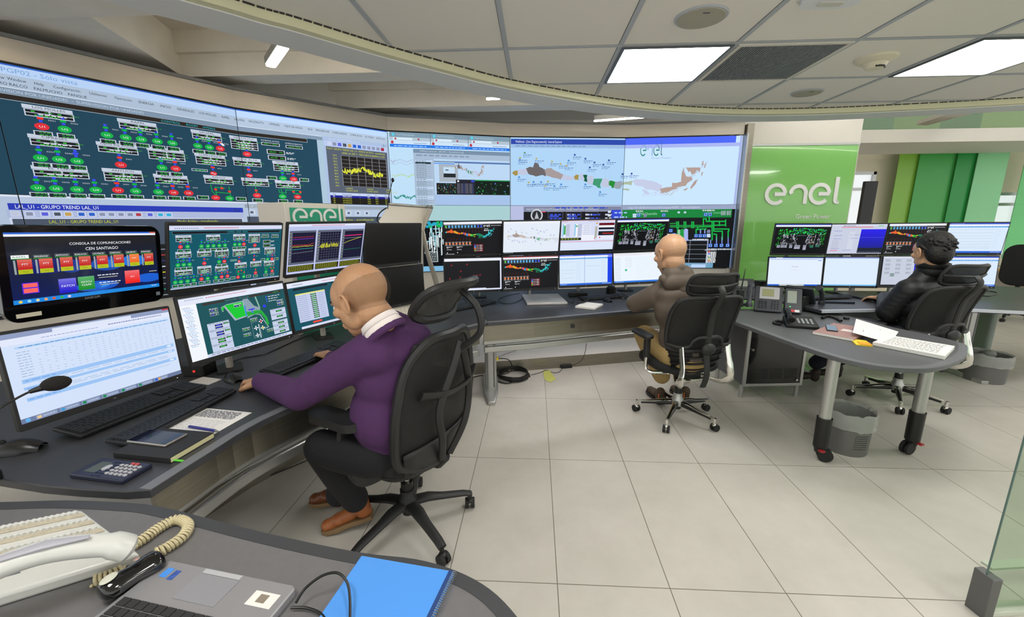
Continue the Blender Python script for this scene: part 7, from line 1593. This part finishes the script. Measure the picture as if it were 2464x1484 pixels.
m = MB(); [m.bb(.02+i*(L-.03)/7, .02+i*(L-.03)/7+.012, -.0008, -.0002, h_*(.15+.12*j), h_*(.15+.12*j)+.003, M=M) for i in range(7) for j in range(5)]; m.build('print', INK, t, smooth=0)

# ---- things on the foreground desk
WP = mat('phone_white', '#cfcfca', .35, coat=.2); WPB = mat('phone_beige_key', '#bfbba8', .6)
c = at_z(150, 1350, ZN); t = thing('desk_telephone', 'large white telephone with rows of speed-dial keys, cut by the left picture edge', 'telephone', (c.x, c.y, ZN))
fl, fr, br_, bl_ = at_z(-160,1480,ZN+.03), at_z(336,1330,ZN+.03), at_z(196,1224,ZN+.075), at_z(-190,1300,ZN+.075)
m = MB(); lo = [V3(p.x, p.y, ZN) for p in (fl, fr, br_, bl_)]; m.add([fl, fr, br_, bl_]+lo, [(0,1,2,3),(7,6,5,4),(0,4,5,1),(1,5,6,2),(2,6,7,3),(3,7,4,0)]); m.build('body', WP, t, world=True, bevel=.008, seg=3)
def onb(s_, v, dz=0): return (fl.lerp(fr, s_)).lerp(bl_.lerp(br_, s_), v)+V3(0,0,dz)
for r_, v in enumerate((.93, .76, .58)):
    m = MB(); ks = MB()
    for k in range(16):
        s_ = .36+k*.038+.0*r_; a = onb(s_, v, .003); ks.box(tuple(a), (.013,.010,.008), -.1)
    q = [onb(.34, v-.09, .001), onb(.97, v-.09, .001), onb(.97, v-.02, .001), onb(.34, v-.02, .001)]; m.add(q+[p+V3(0,0,.002) for p in q], [(4,5,6,7),(3,2,1,0),(0,1,5,4),(1,2,6,5),(2,3,7,6),(3,0,4,7)])
    m.build('label_strip', mat('label_strip', '#b3ab98', .7, var=.15, vscale=120), t, world=True, smooth=0); ks.build('key_row', mat('key_white', '#d0d0cc', .5), t, world=True, bevel=.001)
m = MB(); q = [onb(.05, .2, .001), onb(.42, .2, .001), onb(.42, .52, .001), onb(.05, .52, .001)]; m.add(q+[p+V3(0,0,.003) for p in q], [(4,5,6,7),(3,2,1,0),(0,1,5,4),(1,2,6,5),(2,3,7,6),(3,0,4,7)]); m.build('display_panel', mat('phone_panel', '#7c7f86', .4), t, world=True, smooth=0)
m = MB(); [m.ell(onb(.78+.035*k, .36, .003), (.008,.008,.005)) for k in range(4)]; m.build('round_keys', mat('key_mid', '#8f8f8c', .5), t, world=True)
hA, hB = at_z(-120, 1440, ZN+.10), at_z(318, 1312, ZN+.085); d = (hB-hA); m = MB(); m.tube(spline([hA+V3(0,0,-.01), hA.lerp(hB, .15)+V3(0,0,.03), hA.lerp(hB, .5)+V3(0,0,.045), hA.lerp(hB, .85)+V3(0,0,.02), hB+V3(0,0,-.012)], 6), [.014,.028]+[.036]*4+[.030]*13+[.036]*4+[.028,.014], n=14, flat=[.75]*25, up=(0,0,1)); m.build('handset', WP, t, world=True)
m = MB(); q0 = hA.lerp(hB, .30)+V3(.0,-.012,.062); q1 = hA.lerp(hB, .80)+V3(.0,-.012,.058); m.tube([q0, q0.lerp(q1,.5)+V3(0,0,.007), q1], [.010,.015,.006], n=10, flat=.4, up=(0,0,1)); m.build('handset_recess_shade', mat('handset_shadow', '#a9a8b2', .4), t, world=True)  # raised grey strip, shade of the handset's hollow painted as colour
def coil(name, label, pts, r, pitch, wr, mtl):
    P = spline(pts, 14); L = [0]; 
    for a_, b_ in zip(P[:-1], P[1:]): L.append(L[-1]+(b_-a_).length)
    n = int(L[-1]/pitch*9); out = []; j = 0
    for i in range(n):
        s_ = L[-1]*i/(n-1)
        while j < len(L)-2 and L[j+1] < s_: j += 1
        f_ = (s_-L[j])/max(1e-9, L[j+1]-L[j]); p = P[j].lerp(P[j+1], min(1, f_)); T = (P[j+1]-P[j]).normalized(); a_ = T.cross(V3(0,0,1)).normalized(); b_ = T.cross(a_); an = 2*math.pi*i/9; out.append(p+a_*math.cos(an)*r+b_*math.sin(an)*r)
    t = thing(name, label, 'cord', P[0]); m = MB(); m.tube(out, wr, n=5); m.build('wire', mtl, t, world=True); return t
CRM = mat('cord_cream', '#cfc39c', .5); zc = ZN+.014
coil('coiled_cord', 'cream coiled telephone cord looping behind the white telephone', [at_z(322,1310,zc), at_z(350,1293,zc), at_z(385,1268,zc), at_z(425,1250,zc), at_z(452,1262,zc), at_z(440,1290,zc), at_z(400,1318,zc), at_z(370,1332,zc)], .011, .0085, .0036, CRM)
coil('coiled_cord', 'short cream coiled cord showing beneath the black handset', [at_z(300,1368,zc), at_z(262,1385,zc), at_z(222,1398,zc)], .011, .0085, .0036, CRM)
hA, hB = at_z(250,1425,ZN+.03), at_z(382,1345,ZN+.03); t = thing('handset', 'glossy black handset lying between the white telephone and the laptop', 'handset', (hA.x, hA.y, ZN)); hd_ = (hB-hA); hx_ = hd_.normalized(); hz_ = V3(0,0,1); hz_ = (hz_-hx_*hz_.dot(hx_)).normalized(); m = MB(); m.tube([hA+hx_*hd_.length*v for v in (-.08,-.04,.05,.2,.5,.8,.95,1.04,1.08)], [.012,.024,.031,.031,.026,.031,.031,.024,.012], n=18, flat=.78, up=(0,0,1)); m.build('shell', M_black_g, t, world=True, smooth=60)
m = MB(); q = hA.lerp(hB, .12)+V3(0,0,.026); m.ell(tuple(q), (.012,.018,.003)); m.build('sticker', mat('sticker_pale', '#c8c8b8', .5), t, world=True); m = MB(); m.ell(tuple(hA.lerp(hB, .62)+V3(0,0,.0335)), (.006,.006,.002)); m.build('button', mat('button_rose', '#b89890', .4), t, world=True)
# laptop (keyboard half), seen upside down
A = at_z(403,1345,ZN+.02); B = at_z(716,1408,ZN+.02); u = (B-A).normalized(); n = V3(u.y, -u.x, 0); w_ = (B-A).length; M = Matrix((u, n, u.cross(n))).transposed().to_4x4(); M.translation = V3(A.x, A.y, ZN)
sg = 1 if u.cross(n).z > 0 else -1
t = thing('laptop', 'open silver laptop with stickers at the bottom edge, its palm rest towards the room', 'laptop', (A.x, A.y, ZN)); H_ = lambda z: (z*sg)
SLV = mat('laptop_silver', '#a7a6aa', .35, metal=.5)
m = MB(); m.add([], []); pts = rrect(w_, .25, .014, 4, w_/2, .125); m.prism(pts, H_(0), H_(.02), M); m.build('base', SLV, t, world=True, bevel=.003)
m = MB(); m.bb(w_*.32, w_*.62, .018, .085, H_(.0203), H_(.0209), M=M); m.build('touchpad', mat('touchpad', '#8d8d92', .4), t, world=True, smooth=0); m = MB(); m.bb(w_*.33, w_*.61, .004, .016, H_(.0203), H_(.0209), M=M); m.build('touchpad_buttons', mat('touchpad2', '#b4b4b8', .4), t, world=True, smooth=0)
m = MB()
for r_ in range(5):
    for c_ in range(14): m.bb(w_*.04+c_*w_*.066, w_*.04+c_*w_*.066+w_*.058, .105+r_*.022, .124+r_*.022, H_(.0205), H_(.023), M=M)
m.build('keys', mat('laptop_keys', '#2c2b2c', .5), t, world=True, smooth=0)
m = MB(); m.bb(w_*.08, w_*.13, .02, .045, H_(.0203), H_(.0207), M=M); m.build('blue_sticker', mat('sticker_blue', '#4a92e8', .4), t, world=True, smooth=0); m = MB(); m.bb(w_*.15, w_*.19, .022, .048, H_(.0203), H_(.0207), M=M); m.build('badge_sticker', mat('sticker_badge', '#3a5aa8', .4, var=.5, vscale=120), t, world=True, smooth=0)
m = MB(); m.bb(w_*.78, w_*.95, .03, .065, H_(.0203), H_(.0207), M=M); m.build('white_sticker', mat('sticker_white', '#ebe6e0', .5), t, world=True, smooth=0); m = MB(); m.bb(w_*.83, w_*.89, .036, .056, H_(.0207), H_(.0209), M=M); m.build('sticker_mark', mat('sticker_mark', '#8a7f70', .6), t, world=True, smooth=0)
m = MB(); lid0 = .25; M3 = M @ Matrix.Translation((0, .25, H_(.022))) @ Matrix.Rotation(sg*1.9, 4, 'X')
# blue spiral notebook
t, a, b = quad_thing('spiral_notebook', 'bright blue spiral notebook on the near desk corner', 'notebook', ((700,1570),(985,1590),(1092,1376)), ZN, .012, mat('cover_blue', '#4f97ea', .5), 'cover')
bpy.data.objects.remove(t.children[0]) if False else None
q = [at_z(870,1336,ZN+.012), at_z(1092,1374,ZN+.012), at_z(1000,1570,ZN+.012), at_z(715,1560,ZN+.012)]
for ch in children_of(t): bpy.data.objects.remove(ch)
t.location = (q[3].x, q[3].y, ZN); t.rotation_euler = (0,0,0)
m = MB(); m.add(q+[V3(p.x, p.y, ZN+.001) for p in q], [(0,1,2,3),(7,6,5,4),(0,4,5,1),(1,5,6,2),(2,6,7,3),(3,7,4,0)]); m.build('cover', mat('cover_blue', '#4f97ea', .5), t, world=True, bevel=.001)
m = MB(); e = q[2]-q[1]
for k in range(34): c_ = q[1]+e*(k+.5)/34; o_ = V3(e.y, -e.x, 0).normalized()*(-1); m.tube([c_+V3(0,0,-.008)-o_*.004, c_+V3(0,0,.003)-o_*.001, c_+o_*.006+V3(0,0,.002), c_+o_*.007+V3(0,0,-.006)], .0011, n=5)
m.build('spiral', M_alu, t, world=True); m = MB(); o_ = V3(-e.y, e.x, 0).normalized(); s0 = [q[1]-o_*.012+V3(0,0,.0004), q[1]-o_*.003+V3(0,0,.0004), q[2]-o_*.003+V3(0,0,.0004), q[2]-o_*.012+V3(0,0,.0004)]; m.add(s0, [(0,1,2,3)]); m.build('punched_edge', mat('edge_navy', '#1f3f7a', .6), t, world=True, smooth=0, solid=.0004)
cable('cable', 'black cable looping from the laptop over the blue notebook', [(712,1450,ZN+.02),(735,1415,ZN+.03),(775,1385,ZN+.05),(812,1378,ZN+.05),(835,1400,ZN+.04),(842,1440,ZN+.03),(842,1500,ZN+.02)], .003)
cable('cable', 'black cable running from the laptop side towards the bottom edge', [(700,1462,ZN+.01),(735,1462,ZN+.01),(770,1475,ZN+.01),(790,1500,ZN+.01)], .003)

# ---- middle station desk
t, a, b = quad_thing('closed_laptop', 'closed silver laptop below the rainbow map monitor', 'laptop', ((1268,729),(1366,727),(1348,706)), ZD, .022, mat('laptop_silver2', '#c6c3c0', .35, metal=.3), 'shell', None, .004)
text3d('HEVO', (a*.38, b*.5, .0221), .016, .0004, Matrix.Identity(4), 'lid_lettering', INK, t, xs=1.6)
t, a, b = quad_thing('notepad', 'thick white notepad with a black cable lying on it', 'notepad', ((1384,736),(1430,741),(1457,731)), ZD, .018, PAPER, 'pages')
cable('cable', 'coiled black cable lying on the white notepad', [(1362,722,ZD+.02),(1375,728,ZD+.025),(1400,726,ZD+.03),(1415,720,ZD+.03),(1405,715,ZD+.03),(1385,716,ZD+.03),(1378,724,ZD+.03),(1400,729,ZD+.028),(1416,722,ZD+.03)], .004)
cable('cable', 'thin black cable curling on the desk left of the closed laptop', [(1250,705,ZD+.004),(1215,712,ZD+.004),(1198,722,ZD+.004),(1215,730,ZD+.004),(1240,727,ZD+.004),(1262,715,ZD+.004)], .003)
def blk(name, label, cat, px, py, z, d, rz=0, mtl=None, r=.01):
    p = at_z(px, py, z); t = thing(name, label, cat, (p.x, p.y, z), rz); MB().rbox((0,0,d[2]/2), d, r).build('body', mtl or M_black, t, bevel=min(.004, d[2]*.3)); return t
blk('media_box', 'flat black box standing behind the notepad under the plot monitor', 'box', 1390, 712, ZD, (.2,.1,.04), .1)
t = blk('cable_reel', 'black round cable reel in front of the white list monitor', 'reel', 1470, 706, ZD, (.11,.11,.07), 0, None, .054); MB().cyl((0,0,.07), (0,0,.085), .04, n=20).build('cap', M_dgrey, t)
t = thing('radio_aerial', 'upright black radio with a short aerial behind the man in brown', 'radio', at_z(1758,690,ZD)); p = at_d(1758, 672, 4.6); MB().rbox((p.x, p.y, ZD+.10), (.06,.035,.20), .01).build('body', M_black, t, world=True, bevel=.003); MB().cyl((p.x-.0, p.y, ZD+.19), (p.x, p.y, ZD+.24), .012, .006).build('aerial', M_black, t, world=True)
t = thing('radio_aerial', 'black radio with a long thin aerial in front of the green glass panel', 'radio', at_z(1786,690,ZD)); p = at_d(1787, 660, 4.4); MB().rbox((p.x, p.y, ZD+.08), (.06,.035,.16), .01).build('body', M_black, t, world=True, bevel=.003); MB().cyl((p.x, p.y, ZD+.14), (p.x+.02, p.y, ZD+.36), .008, .002).build('aerial', M_black, t, world=True)
t = blk('speaker_box', 'small black cube speaker left of the web search monitor', 'speaker', 1830, 700, ZD, (.12,.1,.12), .3); m = MB(); m.cyl((-.0,-.051,.06), (0,-.053,.06), .035, n=20); m.build('cone', M_dgrey, t)
# right station desk
t, a, b = quad_thing('closed_laptop', 'closed dark laptop below the grey form monitor', 'laptop', ((2070,715),(2118,714),(2100,702)), ZD, .02, mat('laptop_dark', '#2d3038', .3, metal=.4), 'shell', None, .004)
t = blk('stapler', 'long dark blue pen case lying near the right desk edge', 'pen case', 2015, 729, ZD, (.30,.03,.018), -.1, mat('case_navy', '#1a2236', .4)); t.name = 'pen_case'
t = blk('name_plate', 'pale beige name plate leaning under the web search monitor', 'plate', 1903, 690, ZD+.0, (.34,.012,.05), 0, mat('plate_beige', '#c2beae', .6), .004)
cable('cable', 'black cable lying in loops under the rightmost monitor', [(2355,705,ZD+.004),(2380,700,ZD+.004),(2400,705,ZD+.004),(2380,712,ZD+.004),(2358,710,ZD+.004)], .004)
# ---- side table: telephones
M_ph = mat('phone_grey', '#34373d', .4); M_phs = mat('phone_silver', '#b9b9bb', .3, metal=.4); M_lcd = mat('lcd_olive', '#8f906a', .3); M_lcd2 = mat('lcd_grey', '#8f978c', .3)
def ipphone(px, py, z, rz, label, k=1.0, silver=True, side=True, name='ip_telephone'):
    p = at_z(px, py, z); t = thing(name, label, 'telephone', (p.x, p.y, z), rz, scale=k)
    T = Matrix.Rotation(.85, 4, 'X'); m = MB(); m.rbox((0, .115, .012), (.19,.23,.024), .012, M=T); m.build('body', M_ph, t, bevel=.004)
    m = MB(); m.rbox((.005,.165,.0255), (.135,.11,.004), .006, M=T); m.build('face_plate', M_phs if silver else M_ph, t, bevel=.001)
    m = MB(); m.bb(-.045,.035,.135,.2,.0275,.029,M=T); m.build('display', M_lcd if silver else M_lcd2, t, smooth=0)
    m = MB(); [m.rbox((-.06+.022*c_, .03+.018*r_, .026), (.015,.010,.005), .003, M=T) for c_ in range(3) for r_ in range(4)]; [m.rbox((.025+.02*c_, .03+.02*r_, .026), (.012,.009,.005), .003, M=T) for c_ in range(3) for r_ in range(4)]; m.build('keys', mat('phone_keys', '#15171a', .4), t)
    m = MB(); m.tube(spline([T @ V3(-.125,.02,.03), T @ V3(-.13,.06,.05), T @ V3(-.13,.13,.055), T @ V3(-.13,.19,.045), T @ V3(-.125,.225,.03)], 4), [.024]*4+[.016]*9+[.024]*4, n=10); m.build('handset', M_ph, t)
    m = MB(); m.rbox((0,.15,.06), (.15,.12,.12), .02); m.build('stand', M_black, t, bevel=.005)
    if side:
        m = MB(); m.rbox((.165,.115,.012), (.11,.22,.022), .008, M=T); s = m.build('key_module', M_ph, t, bevel=.004); m = MB(); m.bb(.125,.185,.09,.2,.0235,.0245,M=T); m.build('module_display', M_lcd2, s, smooth=0)
        m = MB(); m.bb(.115,.175,.012,.032,.0235,.0243,M=T); m.build('red_label', mat('label_red', '#c8303a', .5), s, smooth=0); m = MB(); m.bb(.175,.205,.012,.032,.0235,.0243,M=T); m.build('white_label', mat('label_white', '#dcdcdc', .5), s, smooth=0)
        m = MB(); m.bb(.14,.15,.055,.06,.0235,.0245,M=T); m.build('light', mat('led_green', '#50ff60', .5, emit=1.0), s, smooth=0)
    return t
ipphone(1846, 752, ZO, .30-.75, 'grey desk telephone with silver face, olive display and red-labelled key module', 1.2)
ipphone(1790, 722, ZO, -.25, 'dark telephone with grey display behind the brown-clad man\'s chair', 1.15, False, False)
ipphone(1930, 738, ZO, 2.3, 'black telephone turned away, its large handset standing upright', 1.2, False, False)
ipphone(1880, 690, ZO, 2.5, 'dark telephone farthest back in the cluster, only its rear showing', 1.1, False, False)
p = at_z(1925, 785, ZO); t = thing('desk_telephone', 'small plain black telephone with white keys at the front of the side table', 'telephone', (p.x, p.y, ZO), -.35, scale=1.25)
m = MB(); m.add([(-.09,-.07,0),(.09,-.07,0),(.09,.09,0),(-.09,.09,0),(-.09,-.07,.022),(.09,-.07,.022),(.085,.09,.055),(-.085,.09,.055)], [(3,2,1,0),(4,5,6,7),(0,1,5,4),(1,2,6,5),(2,3,7,6),(3,0,4,7)]); m.build('body', M_black, t, bevel=.006)
m = MB(); m.tube(spline([(-.065,-.07,.05),(-.07,-.02,.075),(-.07,.04,.085),(-.065,.09,.075)], 5), [.022]*4+[.014]*8+[.022]*4, n=10); m.build('handset', M_black, t)
m = MB(); [m.rbox((-.015+.024*c_, -.035+.02*r_, .032+.0042*r_), (.013,.010,.005), .003) for c_ in range(4) for r_ in range(4)]; m.build('keys', mat('keys_pale', '#b9bec2', .5), t)
coil('coiled_cord', 'black coiled cord bunched left of the small black telephone', [at_z(1895,778,ZO+.012), at_z(1875,772,ZO+.012), at_z(1862,776,ZO+.012), at_z(1880,781,ZO+.012)], .009, .008, .003, M_black)
coil('coiled_cord', 'black coiled cord lying behind the pink notebook', [at_z(1978,765,ZO+.012), at_z(1992,760,ZO+.012), at_z(2010,764,ZO+.012), at_z(2024,772,ZO+.012)], .010, .008, .003, M_black)
t, a, b = quad_thing('notebook', 'dusty pink notebook with a white label on the side table', 'notebook', ((1955,797),(2055,815),(2060,785)), ZO, .022, mat('cover_pink', '#a98580', .7), 'cover', None, .002); MB().bb(.003, a-.002, -.001, .003, .003, .019).build('pages', PAPER, t, smooth=0); MB().bb(a*.45, a*.85, b*.45, b*.62, .0221, .0225).build('label', mat('label_pinkish', '#e6dcdc', .6), t, smooth=0)
t, a, b = quad_thing('smartphone', 'smartphone lying on the pink notebook', 'phone', ((1990,793),(2017,796),(1998,782)), ZO+.023, .009, M_dgrey, 'rim', None, .002); MB().bb(.003, a-.003, .003, b-.003, .0088, .0096).build('screen', mat('phone_glass2', '#3a5a70', .08), t, smooth=0)
# open ring binder: lifted page and written page
q = [at_z(2142,826,ZO+.02), at_z(2052,800,ZO+.05), at_z(2060,767,ZO+.09), at_z(2162,798,ZO+.03)]; t = thing('open_notebook', 'open white notebook with a raised printed cover and a handwritten page', 'notebook', (q[0].x, q[0].y, ZO))
m = MB(); m.add(q, [(0,1,2,3)]); m.build('raised_cover', PAPER, t, world=True, smooth=0, solid=.002)
m = MB()
for k, s_ in enumerate((.25,.42,.52,.62)):
    a_ = q[1].lerp(q[0], s_).lerp(q[2].lerp(q[3], s_), .2); b_ = q[1].lerp(q[0], s_).lerp(q[2].lerp(q[3], s_), .75); m.tube([a_+V3(0,-.0,.0025), b_+V3(0,0,.0025)], .0018, n=4)
m.build('print', INK, t, world=True, smooth=0)
w4 = [at_z(2100,822,ZO+.028), at_z(2275,856,ZO+.028), at_z(2298,832,ZO+.028), at_z(2142,806,ZO+.028)]; m = MB(); m.add(w4+[V3(p_.x, p_.y, ZO+.001) for p_ in w4], [(0,1,2,3),(7,6,5,4),(0,4,5,1),(1,5,6,2),(2,6,7,3),(3,7,4,0)]); m.build('page_block', PAPER, t, world=True, bevel=.003)
m = MB(); r = random.Random(1)
for k in range(9):
    v = .12+k*.09; x = .12
    while x < .88: l = r.uniform(.02,.06); a_ = w4[0].lerp(w4[1], x).lerp(w4[3].lerp(w4[2], x), v); b_ = w4[0].lerp(w4[1], x+l).lerp(w4[3].lerp(w4[2], x+l), v+r.uniform(-.02,.03)); m.tube([a_+V3(0,0,.0006), b_+V3(0,0,.0006)], .0016, n=4); x += l+.02
m.build('handwriting', INK, t, world=True, smooth=0)
t, a, b = quad_thing('sticky_notes', 'pad of yellow and orange sticky notes on the side table', 'sticky notes', ((2060,828),(2100,832),(2103,820)), ZO, .008, mat('note_yellow', '#f0d23c', .7), 'pad'); MB().bb(a*.25, a, 0, b*.5, .008, .011).build('orange_notes', mat('note_orange', '#eaa21e', .7), t, smooth=0)
t = thing('puck', 'small round black puck on the far edge of the side table', 'puck', at_z(2036,766,ZO)); p = at_z(2036,768,ZO); MB().cyl(p, p+V3(0,0,.02), .022, n=20).build('body', M_black, t, world=True, bevel=.003)

# ---- floor things
def bin_(px, py, label, r_=.15, h=.30, perf=True):
    p = at_z(px, py, 0); t = thing('waste_bin', label, 'waste bin', (p.x, p.y, 0)); sc = 1.0
    MB().lathe([(0,.004),(r_*.9,.004),(r_*.93,.0),(r_,h),(r_-.006,h),(r_*.9,.012),(0,.012)], 36).build('body', mat('bin_grey', '#6c6b69', .45, metal=.3), t)
    if perf:
        m = MB()
        for k in range(9):
            for j in range(7): a = -1.5+k*.075-.3; z = .06+j*.016; q_ = r_*.93+(r_*.07)*z/h; m.cyl((q_*math.cos(a), q_*math.sin(a), z), ((q_+.001)*math.cos(a), (q_+.001)*math.sin(a), z), .003, n=6)
        m.build('perforations', M_rubber, t, smooth=0)
    r = random.Random(px); rows = []
    for z, q_ in ((h-.10, r_+.012),(h-.05, r_+.018),(h+.0, r_+.016),(h+.015, r_+.006),(h-.005, r_-.012),(h-.08, r_-.02),(h-.2, r_-.04)):
        rows.append([V3((q_+r.uniform(-.006,.006))*math.cos(2*math.pi*i/40), (q_+r.uniform(-.006,.006))*math.sin(2*math.pi*i/40), z+r.uniform(-.006,.008)) for i in range(40)])
        rows[-1].append(rows[-1][0])
    m = MB(); m.sheet(rows); m.build('bag_liner', mat('bag_film', '#c9cac6', .25, alpha=.42, bump=.6, bscale=40), t)
    return t
bin_(2029, 1076, 'grey perforated waste bin with clear bag under the side table', .142, .29)
t = bin_(2362, 912, 'grey waste bin with stuffed clear bag beyond the side table', .17, .27, False)
m = MB(); r = random.Random(4)
for k in range(6): m.ell((r.uniform(-.1,.1), r.uniform(-.1,.1), .23+r.uniform(0,.03)), (.05,.05,.035))
m.build('crumpled_paper', mat('crumple', '#a8aaa6', .8, bump=.8, bscale=30), t)
# coil of cable, plug strip, adapter, sticky note on the floor
c = at_z(1238, 908, 0); t = thing('cable_coil', 'thick black cable coiled on the floor below the middle station', 'cable', (c.x, c.y, 0)); r = random.Random(6); pts = []
for k in range(6*16): a = 2*math.pi*k/16; q_ = .155+.02*math.sin(k*.37)+r.uniform(-.002,.002); pts.append((q_*math.cos(a), q_*math.sin(a)*1.05, .012+.010*(k//16)+.004*math.sin(a*2)))
m = MB(); m.tube(pts, .008, n=7); m.build('loops', M_black, t)
P_ = [at_z(x, y, z) for x, y, z in ((1228,905,.06),(1215,870,.2),(1222,868,.25),(1262,885,.15),(1255,905,.06))]; m = MB(); m.tube(spline([at_z(1200,862,.14), at_z(1225,866,.14), at_z(1232,890,.02), at_z(1205,900,.02), at_z(1195,880,.06), at_z(1215,868,.12)], 6), .005, n=6); m.build('loose_end', M_black, t, world=True)
cable('cable', 'thin black cable on the floor running to the power adapter', [(1278,902,.005),(1300,896,.005),(1315,890,.005),(1330,896,.005),(1345,895,.005),(1352,888,.005)], .003)
cable('cable', 'black cable hanging from the middle desk to the power adapter', [(1375,880,.02),(1398,868,.08),(1407,850,.16),(1411,826,.30)], .003)
blk('power_adapter', 'black power adapter lying against the steel kick plate', 'adapter', 1362, 884, 0, (.13,.06,.035), .28)
A, B = at_z(1173, 850, .14), at_z(1196, 864, .14); t = thing('power_strip', 'yellow and black plug strip lying on the white plinth', 'power strip', (A.x, A.y, .14)); u = (B-A).normalized()
m = MB(); m.tube([A, B], .024, n=4); m.build('yellow_shell', mat('strip_yellow', '#e8c820', .45), t, world=True); m = MB(); m.tube([A.lerp(B,.25)+V3(0,-.004,.01), A.lerp(B,.6)+V3(0,-.004,.01)], .022, n=4); m.build('black_centre', M_black, t, world=True)
q = [at_z(1307,896,.001), at_z(1322,893,.001), at_z(1338,912,.001), at_z(1325,920,.001), at_z(1311,914,.001)]; t = thing('sticky_note', 'yellow-green sticky note on the floor', 'note', (q[0].x, q[0].y, 0)); m = MB(); m.add([v+V3(0,0,.001+.012*(k in (0,1))) for k, v in enumerate(q)], [(0,1,2,3,4)]); m.build('sheet', mat('note_green', '#c3c468', .8), t, world=True, smooth=0, solid=.001)
cable('cable', 'pair of black cables on the floor under the left console, upper one', [(450,1225,.01),(520,1180,.01),(600,1145,.01),(680,1112,.01),(735,1088,.01)], .006)
cable('cable', 'pair of black cables on the floor under the left console, lower one', [(485,1232,.01),(530,1200,.01),(610,1160,.01),(690,1128,.01),(745,1105,.01)], .004)
cable('cable', 'black cables on the floor left of the desk leg', [(1095,925,.01),(1125,912,.01),(1160,903,.01),(1185,912,.01),(1215,922,.01),(1235,918,.01)], .005)
# hanging wires behind the far desk
cable('cable', 'thin wires hanging crosswise behind the middle desk', [(1180,868,.14),(1215,852,.14),(1245,842,.14)], .0022, M_dgrey)
# ---- glass partition at the right edge
gp = at_z(2352, 1475, 0); gt = at_z(2464, 1010, 0); e1 = V3(1, .12, 0).normalized()
t = thing('glass_partition', 'clear greenish glass partition edge at the lower right corner', 'glass partition', (gp.x, gp.y, 0), math.atan2(e1.y, e1.x))
GL = bpy.data.materials.new('clear_glass'); GL.use_nodes = True; nt = GL.node_tree; nt.nodes.remove(nt.nodes['Principled BSDF']); tr = nt.nodes.new('ShaderNodeBsdfTransparent'); tr.inputs[0].default_value = (.80,.87,.80,1); gs = nt.nodes.new('ShaderNodeBsdfGlossy'); gs.inputs['Roughness'].default_value = .03; mx = nt.nodes.new('ShaderNodeMixShader'); mx.inputs[0].default_value = .05; nt.links.new(tr.outputs[0], mx.inputs[1]); nt.links.new(gs.outputs[0], mx.inputs[2]); nt.links.new(mx.outputs[0], nt.nodes['Material Output'].inputs[0])
MB().bb(0, 1.6, 0, .006, .02, 2.5).build('pane', GL, t, smooth=0)
MB().bb(-.003, .0, .0, .006, .02, 2.5).build('pane_edge', mat('glass_edge', '#56706a', .2), t, smooth=0)
MB().bb(-.012, .03, -.03, .04, 0, .19).build('floor_clamp', M_alu_d, t, bevel=.003)
MB().bb(.03, 1.6, -.02, .03, .0, .02).build('floor_rail', mat('rail_pale', '#c2c8b8', .4), t, bevel=.002)
MB().bb(.09, 1.55, .05, .09, .155, .165).build('lower_frame', mat('rail_pale', '#c2c8b8', .4), t, smooth=0)
